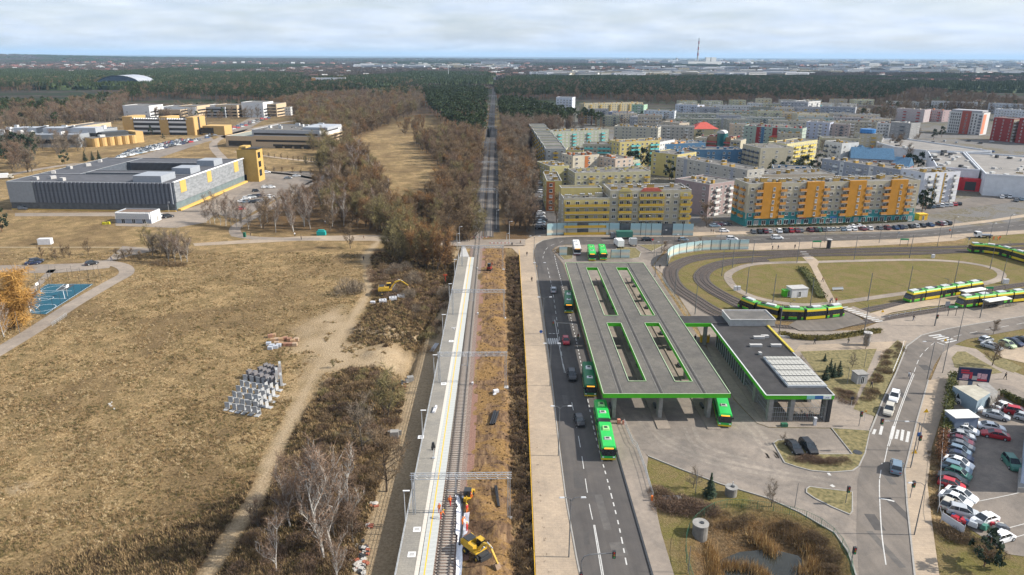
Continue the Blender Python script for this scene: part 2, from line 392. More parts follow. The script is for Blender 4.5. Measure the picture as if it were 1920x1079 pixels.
def ground_material():
 m=bpy.data.materials.new('ground'); m.use_nodes=True; nt=m.node_tree; N=nt.nodes; L=nt.links
 b=N['Principled BSDF']; b.inputs['Roughness'].default_value=0.95; b.inputs['Specular IOR Level'].default_value=0.1
 tc=N.new('ShaderNodeTexCoord')
 def noi(scale,det=5,rough=0.65,stretch=None,dist=0.0):
  n=N.new('ShaderNodeTexNoise'); n.inputs['Scale'].default_value=scale; n.inputs['Detail'].default_value=det; n.inputs['Roughness'].default_value=rough; n.inputs['Distortion'].default_value=dist
  s=tc.outputs['Object']
  if stretch:
   mp=N.new('ShaderNodeMapping'); mp.inputs['Scale'].default_value=stretch; L.new(s,mp.inputs[0]); s=mp.outputs[0]
  L.new(s,n.inputs['Vector']); return n.outputs['Fac']
 def ramp(src,stops):
  r=N.new('ShaderNodeValToRGB'); e=r.color_ramp.elements
  while len(e)<len(stops):e.new(0.5)
  for k,(p,c)in enumerate(stops):e[k].position=p; e[k].color=(*c,1)
  L.new(src,r.inputs['Fac']); return r.outputs['Color']
 def mixc(f,a,c):
  x=N.new('ShaderNodeMix'); x.data_type='RGBA'; L.new(f,x.inputs['Factor']); L.new(a,x.inputs['A']); L.new(c,x.inputs['B']); return x.outputs['Result']
 def math_(op,a,c=None,v=None):
  x=N.new('ShaderNodeMath'); x.operation=op; L.new(a,x.inputs[0])
  if c is not None:L.new(c,x.inputs[1])
  elif v is not None:x.inputs[1].default_value=v
  return x.outputs[0]
 fine=noi(2.6,6,0.75); mid=noi(0.22,5,0.7,dist=0.6); big=noi(0.035,4,0.6,dist=0.8)
 straw=ramp(fine,[(0.30,(0.095,0.060,0.027)),(0.46,(0.245,0.165,0.080)),(0.64,(0.46,0.33,0.175))])
 dull=ramp(fine,[(0.3,(0.058,0.041,0.019)),(0.5,(0.155,0.112,0.052)),(0.70,(0.30,0.22,0.11))])
 grass=mixc(ramp(mid,[(0.40,(0,0,0)),(0.60,(1,1,1))]),dull,straw)
 brownish=ramp(fine,[(0.3,(0.062,0.042,0.022)),(0.6,(0.16,0.108,0.055)),(0.75,(0.25,0.18,0.09))])
 grass=mixc(ramp(big,[(0.44,(0,0,0)),(0.62,(0.8,0.8,0.8))]),grass,brownish)
 tuft=noi(0.75,4,0.6)
 darkt=ramp(tuft,[(0.6,(0,0,0)),(0.70,(0.7,0.7,0.7))])
 dcol=ramp(fine,[(0.3,(0.038,0.026,0.014)),(0.7,(0.10,0.07,0.035))])
 grass=mixc(darkt,grass,dcol)
 c1=N.new('ShaderNodeVertexColor'); c1.layer_name='cover'; s1=N.new('ShaderNodeSeparateColor'); L.new(c1.outputs['Color'],s1.inputs[0])
 c2=N.new('ShaderNodeVertexColor'); c2.layer_name='cover_far'; s2=N.new('ShaderNodeSeparateColor'); L.new(c2.outputs['Color'],s2.inputs[0])
 green=ramp(fine,[(0.28,(0.075,0.068,0.018)),(0.5,(0.135,0.12,0.038)),(0.72,(0.20,0.165,0.065))])
 green2=ramp(fine,[(0.3,(0.11,0.082,0.034)),(0.7,(0.23,0.175,0.085))])
 lawnc=mixc(ramp(mid,[(0.42,(0,0,0)),(0.6,(1,1,1))]),green,green2)
 c=mixc(s1.outputs['Green'],grass,lawnc)
 scr=ramp(fine,[(0.3,(0.028,0.018,0.010)),(0.5,(0.095,0.062,0.036)),(0.72,(0.22,0.15,0.082))])
 scr2=ramp(fine,[(0.3,(0.05,0.028,0.012)),(0.7,(0.17,0.10,0.045))])
 scr=mixc(ramp(mid,[(0.42,(0,0,0)),(0.6,(1,1,1))]),scr,scr2)
 c=mixc(math_('MINIMUM',math_('MULTIPLY',s1.outputs['Blue'],v=1.1),v=1.0),c,scr)
 sandc=ramp(fine,[(0.25,(0.21,0.152,0.09)),(0.5,(0.33,0.25,0.16)),(0.75,(0.46,0.37,0.25))])
 c=mixc(s1.outputs['Red'],c,sandc)
 soilA=ramp(noi(1.3,6,0.7,(1,0.22,1)),[(0.3,(0.045,0.028,0.018)),(0.5,(0.15,0.092,0.055)),(0.72,(0.34,0.22,0.11))])
 soilB=ramp(fine,[(0.3,(0.085,0.046,0.020)),(0.55,(0.25,0.15,0.06)),(0.75,(0.40,0.27,0.13))])
 soilc=mixc(ramp(mid,[(0.46,(0,0,0)),(0.56,(1,1,1))]),soilA,soilB)
 c=mixc(s2.outputs['Red'],c,soilc)
 town=ramp(noi(0.6,4,0.6),[(0.3,(0.09,0.08,0.06)),(0.5,(0.15,0.13,0.09)),(0.62,(0.17,0.16,0.15))])
 town2=mixc(ramp(big,[(0.45,(0,0,0)),(0.5,(1,1,1))]),town,ramp(fine,[(0.3,(0.12,0.115,0.11)),(0.7,(0.19,0.18,0.17))]))
 c=mixc(s2.outputs['Blue'],c,town2)
 fr=noi(0.004,7,0.62,(1,2.2,1)); fr2=noi(0.03,5,0.7)
 farA=ramp(fr2,[(0.3,(0.022,0.018,0.016)),(0.55,(0.05,0.040,0.033)),(0.75,(0.10,0.085,0.06))])
 farB=ramp(fr2,[(0.3,(0.012,0.018,0.010)),(0.7,(0.032,0.044,0.020))])
 farc=mixc(ramp(fr,[(0.47,(0,0,0)),(0.53,(1,1,1))]),farA,farB)
 c=mixc(s2.outputs['Green'],c,farc)
 L.new(c,b.inputs['Base Color'])
 bp=N.new('ShaderNodeBump'); bp.inputs['Strength'].default_value=0.9; bp.inputs['Distance'].default_value=0.35
 L.new(fine,bp.inputs['Height']); L.new(bp.outputs[0],b.inputs['Normal'])
 return m
me.materials.append(ground_material())
ob('ground',me,kind='structure')
def gz(x,y):
 return float(ground_z(np.array([[x]]),np.array([[y]]))[0,0])
def gz_many(P):
 a=np.array(P); return ground_z(a[:,0][None],a[:,1][None])[0]
# ---------------------------------------------------------------- materials used in many places
M_ASPH=mat('asphalt',(0.088,0.082,0.080),0.9,0.14,0.5,det=7,bump=0.15,spec=0.2,stretch=(1.6,.05,1),blotch=.14)
M_ASPH2=mat('asphalt_worn',(0.150,0.134,0.122),0.9,0.12,0.5,det=7,spec=0.2,stretch=(1.3,.12,1),blotch=.16)
M_PAVE=mat('pavement',(0.335,0.275,0.215),0.9,0.07,1.4,det=9,spec=0.2,blotch=.14,tiles=(.9,.45))
M_PAVE2=mat('pavement_grey',(0.25,0.215,0.185),0.9,0.1,1.4,det=9,spec=0.2,blotch=.17)
M_YARD=mat('yard_pavers',(0.205,0.180,0.160),0.9,0.1,0.9,det=9,spec=0.2,blotch=.2)
M_KERB=mat('kerb_stone',(0.27,0.255,0.235),0.85,0.12,1.5)
M_WHITE=mat('road_paint',(0.46,0.45,0.43),0.7,0.18,2.5,det=6)
M_DARK=mat('dark_metal',(0.035,0.037,0.04),0.5,0.2,4)
M_GALV=mat('galvanised_steel',(0.46,0.48,0.50),0.5,0.12,3,metal=0.35)
M_CONC=mat('concrete',(0.24,0.23,0.215),0.9,0.22,1.2,det=6,bump=0.2)
M_CONCW=mat('pale_concrete',(0.38,0.37,0.36),0.85,0.14,1.6,det=5)
M_RUBBER=mat('tyre_rubber',(0.02,0.02,0.021),0.85,0.2,6)
M_GLASS=mat('dark_glass',(0.018,0.024,0.03),0.08,0.3,3,spec=0.7)
M_BALLAST=mat('ballast',(0.15,0.105,0.085),0.95,0.5,6.0,det=3,bump=0.8,col2=(0.30,0.22,0.18))
M_BALLASTG=mat('grey_ballast',(0.045,0.038,0.034),0.95,0.4,6.0,det=3,bump=0.8,col2=(0.12,0.10,0.088))
M_RAIL=mat('rail_steel',(0.10,0.085,0.075),0.4,0.3,2,metal=0.5)
M_SLEEP=mat('concrete_sleeper',(0.34,0.30,0.26),0.9,0.2,2)
M_YEL=mat('yellow_paint',(0.72,0.42,0.03),0.6,0.1,3)
M_GREEN=mat('bright_green_trim',(0.065,0.39,0.012),0.5,0.06,1.0)
M_ROOFING=mat('bitumen_roof',(0.14,0.135,0.13),0.9,0.16,0.35,det=8,spec=0.2,blotch=.2)
M_ROOFDK=mat('dark_bitumen',(0.042,0.041,0.043),0.85,0.22,0.3,det=8,spec=0.3,blotch=.22)
# ---------------------------------------------------------------- roads, pavements, paths
def P_(name,px,z,m,**kw):return sheet(name,GG(px),z,m,**kw)
def kerb(px,z0=0.0,h=0.14,w=0.22,k=1,m=None,closed=False):
 pts=GG(px);
 if closed:pts=pts+[pts[0]]
 if k>1:pts=smooth(pts,k)
 return ribbon('kerb',pts,w,z0,m or M_KERB,h=h)
ZP=0.10
STREET=[(1094,1100),(1083,1046),(1063,934),(1051,840),(1035,700),(1018,573),(1003,487),(1002,470),(1006,459),(1018,452),(1040,447),(1073,445),(1280,445),(1346,445),(1480,442),(1613,439),(1713,436),(1780,430),(1846,423),(1960,410),(1960,428),(1813,437),(1763,442),(1680,448),(1546,452),(1380,457),(1262,459),(1180,457),(1060,459),(1042,463),(1035,470),(1055,495),(1067,527),(1072,550),(1095,640),(1126,740),(1158,855),(1226,1100)]
P_('road',STREET,0.03,M_ASPH)
YARDP=[(1036,470),(1048,461),(1240,458),(1262,458),(1246,470),(1222,500),(1280,590),(1330,660),(1375,749),(1419,795),(1442,803),(1556,804),(1598,852),(1640,865),(1640,905),(1650,1100),(1612,1100),(1590,1035),(1565,1000),(1500,962),(1440,935),(1350,908),(1280,882),(1215,856),(1195,838),(1160,780),(1110,640),(1067,527),(1056,495)]
P_('yard',YARDP,0.05,M_YARD)
RROAD=[(1612,1100),(1606,1000),(1608,900),(1617,866),(1631,812),(1655,752),(1680,700),(1700,650),(1727,630),(1775,618),(1850,605),(1970,586),(1970,608),(1813,637),(1790,647),(1767,662),(1752,685),(1740,714),(1719,788),(1696,883),(1700,946),(1716,1100)]
P_('road',RROAD,0.07,M_ASPH2)
P_('road',[(1767,662),(1790,647),(1830,655),(1880,690),(1960,720),(1960,760),(1900,725),(1840,715),(1782,708),(1745,714)],0.074,M_PAVE2)
# pavements
WALK=[(1006,1100),(988,700),(974,480),(960,466),(845,462),(700,452),(560,452),(365,462),(362,457),(560,444),(700,441),(860,452),(960,455),(985,450),(1006,441),(1060,435),(1290,434),(1290,444),(1073,444),(1040,446),(1016,451),(1004,459),(1000,470),(1002,487),(1016,573),(1033,700),(1049,840),(1061,934),(1081,1046),(1091,1100)]
P_('pavement',WALK,0.06,M_PAVE)
kerb([(1092,1100),(1081,1046),(1061,934),(1049,840),(1033,700),(1016,573),(1001.5,487),(1000.5,470),(1004.5,459),(1017,451.5),(1040,446.5),(1073,444.5),(1290,444.5)],0.0,0.13)
P_('pavement',[(1158,857),(1130,748),(1160,760),(1197,838),(1215,858),(1213,880),(1240,1000),(1270,1100),(1230,1100)],0.11,M_PAVE2)
kerb([(1229,1100),(1159,857),(1127,742)],0.0,0.17,0.3,m=M_DARK)
P_('pavement',[(1701,948),(1697,883),(1720,788),(1741,714),(1782,708),(1768,770),(1747,840),(1739,911),(1750,1002),(1764,1100),(1718,1100)],0.11,M_PAVE)
kerb([(1717,1100),(1700.5,946),(1696.5,883),(1719.5,788),(1740.5,714)],0.0,0.16,0.25)
kerb([(1612,1100),(1590,1035),(1565,1000),(1500,962),(1440,935),(1350,908),(1280,882),(1215,856)],0.0,0.16,0.22)
kerb([(1631,812),(1655,752),(1680,700),(1700,650),(1727,630),(1775,618),(1850,605),(1970,586)],0.0,0.2,0.3)
# forecourt around the terminal building and the walk to the tram stops
P_('pavement',[(1376,748),(1340,680),(1300,600),(1250,520),(1225,500),(1236,486),(1262,462),(1300,466),(1262,476),(1250,500),(1262,530),(1300,570),(1345,592),(1420,612),(1530,622),(1610,620),(1660,600),(1745,585),(1800,578),(1970,560),(1970,586),(1850,604),(1775,617),(1727,629),(1697,650),(1676,690),(1660,640),(1655,650),(1640,700),(1600,762),(1640,775),(1632,808),(1556,803),(1442,802),(1419,794)],0.075,M_PAVE2)
P_('pavement',[(1500,648),(1655,642),(1700,640),(1695,652),(1640,660),(1490,660)],0.079,M_PAVE)
P_('pavement',[(1620,592),(1700,570),(1790,556),(1960,538),(1960,552),(1800,571),(1740,576),(1670,588),(1640,600)],0.2,M_PAVE)
P_('pavement',[(1290,444),(1346,441),(1480,438),(1700,434),(1780,426),(1850,418),(1960,402),(1960,396),(1860,412),(1790,420),(1700,428),(1480,433),(1290,436)],0.06,M_PAVE)
P_('pavement',[(1262,460),(1380,458),(1546,453),(1680,449),(1763,443),(1813,438),(1960,430),(1960,436),(1815,446),(1790,452),(1700,458),(1500,468),(1420,470),(1300,468)],0.06,M_PAVE)
# car parks
P_('car_park',[(1288,436),(1320,412),(1395,425),(1480,430),(1700,424),(1790,412),(1800,424),(1700,431),(1480,437)],0.05,M_ASPH2)
P_('car_park',[(1775,712),(1860,690),(1960,740),(1960,1050),(1890,1040),(1830,1000),(1775,960),(1768,860),(1778,770)],0.06,M_YARD)
P_('car_park',[(1850,650),(1960,618),(1960,690),(1880,672)],0.06,M_PAVE)
P_('car_park',[(1003,445),(1003,330),(1010,250),(1040,300),(1052,440)],0.05,M_ASPH)
P_('car_park',[(1720,400),(1760,380),(1960,350),(1960,372),(1800,392),(1740,402)],0.05,M_ASPH2)
P_('car_park',[(1530,330),(1620,310),(1700,400),(1760,380),(1740,330),(1680,260),(1560,250)],0.045,M_YARD)
P_('car_park',[(200,312),(270,290),(390,252),(400,262),(300,296),(230,318)],0.05,M_YARD)
P_('car_park',[(395,252),(440,236),(500,205),(520,210),(470,240),(430,262)],0.05,M_YARD)
P_('car_park',[(395,400),(440,330),(470,322),(580,322),(600,335),(520,372),(450,412)],0.05,M_YARD)
P_('car_park',[(-60,500),(165,494),(200,488),(230,462),(300,468),(246,480),(212,489),(205,503),(110,512),(-60,514)],0.05,M_PAVE2)
# campus roads and paths
P_('path',[(28,400),(215,399),(330,398),(395,378),(455,342),(485,335),(440,372),(385,418),(330,428),(217,424),(215,406),(28,406)],0.055,M_PAVE2)
ribbon('path',smooth(GG([(446,443),(440,432),(450,420),(490,400),(530,375),(600,335),(640,320)]),4),4.5,0.05,M_PAVE2)
ribbon('path',smooth(GG([(440,441),(480,447),(560,449),(600,448)]),4),4.2,0.064,M_PAVE2)
ribbon('path',smooth(GG([(420,318),(480,322),(560,330),(640,348)]),4),4,0.05,M_PAVE2)
ribbon('path',smooth(GG([(440,285),(520,296),(600,305),(640,308)]),4),3.5,0.05,M_PAVE)
ribbon('path',smooth(GG([(-60,345),(60,320),(140,308),(200,305),(300,285),(400,262)]),4),6,0.045,M_PAVE2)
ribbon('path',smooth(GG([(420,300),(400,270),(440,250),(520,232),(560,226)]),4),6,0.05,M_PAVE2)
ribbon('path',smooth(GG([(-40,682),(60,622),(140,570),(205,532),(236,514),(232,501),(205,494),(160,492)]),5),4.6,0.06,M_PAVE2)
ribbon('path',smooth(GG([(98,506),(60,545),(30,560)]),3),2.2,0.05,M_PAVE2)
ribbon('path',GG([(-60,464),(290,464)]),1.0,0.02,mat('bare_earth',(0.30,0.24,0.15),0.95,0.15,1))
# tram loop paths
loop=smooth(GG([(1520,492),(1420,495),(1375,508),(1365,522),(1385,545),(1430,562),(1500,572),(1570,568),(1700,550),(1800,540),(1865,527),(1878,514),(1850,500),(1780,490),(1680,488),(1520,492)]),5)
ribbon('path',loop,2.6,0.05,M_PAVE2)
P_('path',[(1496,474),(1512,474),(1530,486),(1536,492),(1532,500),(1565,562),(1575,572),(1556,572),(1550,562),(1520,500),(1512,490)],0.055,M_PAVE)
P_('path',[(1655,645),(1675,642),(1620,770),(1598,765)],0.058,M_PAVE)
# ---------------------------------------------------------------- vegetation
def bark(name,c,c2):return mat(name,c,0.95,0.2,3,col2=c2)
M_BARK=bark('brown_bark',(0.060,0.046,0.034),(0.14,0.11,0.085))
M_BARKG=bark('grey_bark',(0.075,0.062,0.048),(0.17,0.14,0.11))
M_BIRCH=mat('birch_bark',(0.26,0.235,0.21),0.8,0.2,2.0,col2=(0.55,0.53,0.49))
M_PINEB=bark('pine_bark',(0.10,0.055,0.032),(0.22,0.12,0.07))
M_TW={k:mat('twigs_'+k,c,0.95,0.25,0.35,col2=d)for k,c,d in(('brown',(0.100,0.066,0.038),(0.255,0.175,0.098)),('red',(0.105,0.066,0.044),(0.25,0.165,0.11)),('olive',(0.13,0.11,0.045),(0.30,0.25,0.11)),('rust',(0.15,0.072,0.026),(0.32,0.17,0.065)),('gold',(0.34,0.17,0.04),(0.60,0.35,0.10)),('grey',(0.125,0.098,0.072),(0.28,0.225,0.165)),('green',(0.045,0.075,0.018),(0.10,0.15,0.035)))}
M_PINE=mat('pine_needles',(0.018,0.034,0.012),0.9,0.3,0.3,col2=(0.062,0.088,0.028))
M_PINE2=mat('spruce_needles',(0.012,0.026,0.014),0.9,0.3,0.6,col2=(0.035,0.058,0.028))
M_THUJA=mat('hedge_leaves',(0.03,0.042,0.010),0.9,0.3,1.2,col2=(0.13,0.13,0.03))
def rdir(r,up=0.0):
 while True:
  v=Vector((r.uniform(-1,1),r.uniform(-1,1),r.uniform(-1,1)))
  if 0.05<v.length<1:v.normalize(); v.z+=up; return v.normalized()
def twig(mb,p,d,l,w,r):
 """a thin twig with a bend: two slim triangles"""
 side=d.cross(rdir(r));
 if side.length<1e-3:return
 side.normalize(); m=p+d*(l*0.5)+rdir(r)*(l*0.10); e=p+d*l+rdir(r,0.3)*(l*0.2)
 mb.add([tuple(p-side*w),tuple(p+side*w),tuple(m+side*w*0.7),tuple(m-side*w*0.7),tuple(e)],[(0,1,2,3),(3,2,4)])
def bare_tree_meshes(seed,h,spread,ntw,tw,wood,twigm,stems=1,lean=0.0,upw=0.35,start=0.28,tl=1.0,droop=0.0,tk=1.0):
 r=random.Random(seed); T=MB(); C=MB(); nodes=[]
 def limb(p,d,l,rad,lev):
  segs=3 if lev<2 else 2; q=p
  for i in range(segs):
   nd=(d+rdir(r,0.15)*(0.13+0.07*lev)).normalized(); nd.z+=0.05-droop*lev*0.06; nd.normalize()
   e=q+nd*(l/segs); r0=rad*(1-0.28*i); r1=rad*(1-0.28*(i+1))
   T.tube(q,e,max(r0,0.013),max(r1,0.01),(6,4,3,3)[min(lev,3)],cap=False)
   f=(i+1)/segs
   if lev<3 and(lev>0 or f>start):
    for k in range((3,3,2)[lev]):
     a=r.uniform(0,6.283); s=Vector((math.cos(a),math.sin(a),upw*r.uniform(0.5,2.0)))
     bd=(nd*(0.55 if lev else 0.3)+s*(0.75*spread)).normalized()
     limb(q+(e-q)*r.uniform(0.3,1),bd,l*r.uniform(0.34,0.52)*(1.15-0.4*f if lev==0 else 1),rad*0.42,lev+1)
   if lev>=1:nodes.append((Vector(q),Vector(e),nd.copy(),lev))
   q,d=e,nd
  nodes.append((Vector(q),Vector(q),Vector(d),3))
 for s in range(stems):
  a=r.uniform(0,6.283); k=0 if stems==1 else r.uniform(0.12,0.4)
  d0=Vector((math.cos(a)*k+lean,math.sin(a)*k,1)).normalized(); hh=h*(1 if s==0 else r.uniform(0.7,1))*0.86
  limb(Vector((math.cos(a)*k*1.5,math.sin(a)*k*1.5,-0.2)),d0,hh,(0.017*h+0.03 if stems==1 else 0.011*h+0.03)*tk,0)
 for i in range(ntw):
  q,e,d,lev=r.choice(nodes); p=q.lerp(e,r.random())
  dd=(d*0.6+rdir(r,0.25-droop)).normalized()
  twig(C,p,dd,r.uniform(0.5,1.5)*tl,tw*r.uniform(0.6,1.2),r)
 return T.mesh('trunk',wood),C.mesh('crown',twigm)
def pine_meshes(seed,h,n=150,crown0=0.5,rad=2.3,m=None,size=0.8):
 r=random.Random(seed); T=MB(); C=MB()
 top=Vector((r.uniform(-.4,.4),r.uniform(-.4,.4),h*0.95)); mid=Vector((r.uniform(-.2,.2),r.uniform(-.2,.2),h*0.5))
 T.tube((0,0,-.2),mid,0.19,0.14,5,cap=False); T.tube(mid,top,0.14,0.04,5,cap=False)
 boughs=[]
 for i in range(16):
  f=r.random()**0.8; z=h*(crown0+(0.97-crown0)*f); k=rad*(1.05-0.75*f**1.6)*r.uniform(0.55,1.1); a=r.uniform(0,6.283)
  e=Vector((math.cos(a)*k,math.sin(a)*k,z+0.25*k)); p=Vector((0,0,z-0.2)); T.tube(p,e,0.045,0.02,3,cap=False); boughs.append(e*0.9+p*0.1)
 boughs.append(top)
 for i in range(n):
  c=r.choice(boughs)+rdir(r)*r.uniform(0.1,0.85)*(rad*0.36)
  s=size*r.uniform(0.5,1.1); a,b=rdir(r),rdir(r,0.4); b=(b-a*a.dot(b)).normalized()
  C.add([tuple(c-a*s*.5),tuple(c+a*s*.5+b*s*.15),tuple(c+b*s*.7)],[(0,1,2)])
  C.add([tuple(c-b*s*.5),tuple(c+b*s*.4+a*s*.3),tuple(c-a*s*.6+Vector((0,0,s*.4)))],[(0,1,2)])
 return T.mesh('trunk',M_PINEB),C.mesh('crown',m or M_PINE)
def spruce_meshes(seed,h,n=420,rad=0.30,m=None):
 r=random.Random(seed); T=MB(); C=MB(); T.tube((0,0,-.2),(0,0,h*0.93),0.02*h,0.01,5,cap=False)
 for i in range(n):
  f=r.random()**1.5; z=h*(0.06+0.93*f); lay=0.78+0.32*math.sin(z/h*46+1); k=h*rad*(1-f)*lay*r.uniform(0.55,1.0); a=r.uniform(0,6.283)
  c=Vector((math.cos(a)*k,math.sin(a)*k,z)); d=Vector((math.cos(a),math.sin(a),-0.35)).normalized(); s=h*0.075*r.uniform(0.6,1.2)*(1.15-f*0.7); w=d.cross(Vector((0,0,1))).normalized()
  C.add([tuple(c-d*s+w*s*.55),tuple(c-d*s-w*s*.55),tuple(c+d*s*.9+w*r.uniform(-.3,.3)*s)],[(0,1,2)])
  C.add([tuple(c-d*s*.6+Vector((0,0,s*.35))),tuple(c+w*s*.5-Vector((0,0,s*.3))),tuple(c+d*s*.7)],[(0,1,2)])
 return T.mesh('trunk',M_PINEB),C.mesh('crown',m or M_PINE2)
def bush_mesh(seed,rx,h,n,twigm,w=0.028):
 r=random.Random(seed); T=MB(); C=MB()
 for i in range(9):
  a=r.uniform(0,6.283); k=r.uniform(0,rx*.5); b=Vector((math.cos(a)*k,math.sin(a)*k,-.1)); e=b+Vector((math.cos(a)*rx*.35,math.sin(a)*rx*.35,h*.6))
  T.tube(b,e,0.04,0.02,3,cap=False)
 for i in range(n):
  a=r.uniform(0,6.283); k=rx*math.sqrt(r.random()); zz=h*(1-(k/rx)**2*.65)*r.uniform(0.05,1)
  p=Vector((math.cos(a)*k,math.sin(a)*k,zz*0.85)); d=Vector((math.cos(a)*k/rx*.7,math.sin(a)*k/rx*.7,1)); d=(d.normalized()+rdir(r)*.55).normalized()
  twig(C,p,d,r.uniform(0.3,0.8)*(0.5+h*.25),w,r)
 return T.mesh('trunk',M_BARK),C.mesh('crown',twigm)
PROTO={}
def add_proto(kind,ms):PROTO.setdefault(kind,[]).append(ms)
for s in range(4):add_proto('brown',bare_tree_meshes(10+s,10,1.0,1500,0.028,M_BARK,M_TW['brown'],1+s%2))
for s in range(3):add_proto('grey',bare_tree_meshes(20+s,10,0.9,1300,0.026,M_BARKG,M_TW['grey'],1+s%2))
for s in range(3):add_proto('olive',bare_tree_meshes(30+s,10,1.0,1900,0.030,M_BARK,M_TW['olive'],2+s%2,upw=0.5))
for s in range(3):add_proto('rust',bare_tree_meshes(40+s,10,0.9,1700,0.030,M_BARK,M_TW['rust'],2,upw=0.6))
for s in range(3):add_proto('birch',bare_tree_meshes(50+s,10,0.55,1100,0.022,M_BIRCH,M_TW['red'],1,upw=0.8,start=0.2,droop=0.2,tk=0.72))
for s in range(3):add_proto('red',bare_tree_meshes(60+s,10,0.8,1300,0.026,M_BARKG,M_TW['red'],1,upw=0.6))
for s in range(3):add_proto('pine',pine_meshes(70+s,10,210))
for s in range(3):add_proto('broadpine',pine_meshes(80+s,10,420,0.15,3.6,M_PINE2,0.9))
for s in range(3):add_proto('spruce',spruce_meshes(90+s,10))
for s in range(3):add_proto('bush',bush_mesh(100+s,1.6,2.0,420,M_TW['brown']))
for s in range(2):add_proto('redbush',bush_mesh(110+s,1.6,1.8,420,M_TW['red']))
for s in range(2):add_proto('greybush',bush_mesh(120+s,2.4,3.6,800,M_TW['grey']))
for s in range(2):add_proto('olivebush',bush_mesh(130+s,1.6,2.2,450,M_TW['olive']))
NAMEOF=dict(brown=('bare_tree','bare tree'),grey=('bare_tree','bare tree'),olive=('willow_tree','tree'),rust=('alder_tree','tree'),birch=('birch_tree','birch'),red=('bare_tree','bare tree'),pine=('pine_tree','pine'),broadpine=('pine_tree','pine'),spruce=('spruce_tree','spruce'),bush=('shrub','shrub'),redbush=('shrub','shrub'),greybush=('shrub','shrub'),olivebush=('shrub','shrub'))
LOOK=dict(brown='bare brown tree',grey='bare grey-barked tree',olive='bare olive-twigged willow',rust='bare rusty-brown alder',birch='white-stemmed birch with thin red-brown twigs',red='bare tree with reddish twigs',pine='dark green pine with a bare reddish trunk',broadpine='broad dark green pine',spruce='dark green cone-shaped spruce',bush='low brown leafless shrub',redbush='low red-brown leafless shrub',greybush='round grey leafless bush',olivebush='low olive-brown shrub')
def plant(kind,x,y,s,label,group=None,var=None,sz=None):
 """one tree or shrub with its trunk and crown; s scales the ten metre prototype (shrubs: as built)"""
 T,C=PROTO[kind][rnd.randrange(len(PROTO[kind]))if var is None else var]
 nm,cat=NAMEOF[kind]
 o=thing(nm,label,cat,(x,y,gz(x,y)),rnd.uniform(0,6.28),group); o.scale=(s,s,sz or s)
 ob('trunk',T,o); ob('crown',C,o)
 return o
FOREST=[]
def scatter(px,n_per_100,mix_,smin,smax,where,seed=0,avoid=(),jitter=1.0):
 """n_per_100 trees per 10 x 10 m inside the ground polygon px"""
 poly=GG(px)if not isinstance(px,np.ndarray)else[tuple(p)for p in px]; r=random.Random(seed or len(FOREST)+1)
 x0,x1=min(p[0]for p in poly),max(p[0]for p in poly); y0,y1=min(p[1]for p in poly),max(p[1]for p in poly)
 n=int((x1-x0)*(y1-y0)/100*n_per_100)
 kinds=[k for k,w in mix_]; ws=[w for k,w in mix_]
 for i in range(n):
  x,y=r.uniform(x0,x1),r.uniform(y0,y1)
  if not in_poly(x,y,poly)or any(in_poly(x,y,a)for a in avoid):continue
  k=r.choices(kinds,ws)[0]
  FOREST.append((math.hypot(x,y),k,x,y,r.uniform(smin,smax)*(1 if 'bush' in k else 1),where))
TREES_BROWN=[('brown',4),('red',3),('grey',2),('olive',1)]
scatter([(455,950),(560,905),(640,925),(668,985),(655,1079),(460,1079)],5,[('birch',2),('red',7),('brown',2)],0.5,0.9,'in the thicket at the field corner',1)
scatter([(480,990),(560,900),(690,900),(650,1090),(440,1090)],9,[('bush',3),('redbush',6)],0.6,1.1,'under the birches at the field corner',2)
scatter([(590,740),(660,690),(700,690),(750,760),(735,860),(700,950),(680,900),(600,870)],13,[('bush',5),('redbush',5),('olivebush',1)],0.5,1.0,'on the scrub left of the platform lane',3)
scatter([(700,740),(740,700),(728,780),(690,900),(632,1079),(600,1079),(660,930)],14,[('bush',5),('redbush',3),('olivebush',2)],0.6,1.2,'along the edge of the platform lane',4)
scatter([(690,500),(780,505),(835,520),(838,560),(780,580),(700,560)],12,[('bush',5),('redbush',4),('greybush',2)],0.6,1.2,'behind the parked excavator',5)
scatter([(770,560),(835,560),(822,600),(800,650),(775,610)],7,[('bush',4),('redbush',2),('olivebush',2)],0.6,1.1,'along the drain beside the lane',6)
scatter([(957,700),(982,700),(999,1090),(965,1090)],22,[('bush',5),('redbush',3)],0.45,0.75,'in the ditch beside the yellow rail',7)
scatter([(950,480),(970,480),(982,700),(957,700)],22,[('bush',5),('redbush',3)],0.45,0.75,'in the ditch beside the yellow rail',8)
scatter([(730,470),(850,466),(845,500),(800,500),(735,490)],5,[('olive',4),('rust',4),('brown',2)],0.8,1.3,'beside the level crossing',9)
scatter([(450,436),(500,405),(590,358),(625,385),(610,438),(540,440)],1.5,[('birch',6),('red',2),('brown',1)],0.9,1.35,'in the birch grove beside the curved path',10)
scatter([(600,438),(620,330),(655,265),(705,330),(735,392),(720,440)],2.8,[('brown',5),('olive',2),('rust',1.5),('birch',2)],0.9,1.35,'in the wood beyond the footpath',11)
scatter([(720,440),(735,400),(800,385),(838,420),(840,458),(790,452)],3,[('brown',4),('olive',3),('rust',3)],0.7,1.1,'in the wood left of the crossing',12)
scatter([(845,456),(800,390),(840,330),(778,270),(850,255),(906,262),(890,456)],2.8,[('brown',6),('red',2),('olive',1.5),('rust',1)],0.8,1.3,'in the wood left of the railway',13)
scatter([(950,440),(941,330),(936,262),(990,280),(1001,330),(1001,440)],2.8,[('brown',4),('grey',2),('red',2),('rust',1)],1.0,1.45,'in the strip right of the railway',14)
scatter([(946,262),(945,240),(1100,246),(1000,256),(992,290)],2.4,[('red',3),('grey',3)],1.0,1.5,'in the bare wood behind the long yellow block',15)
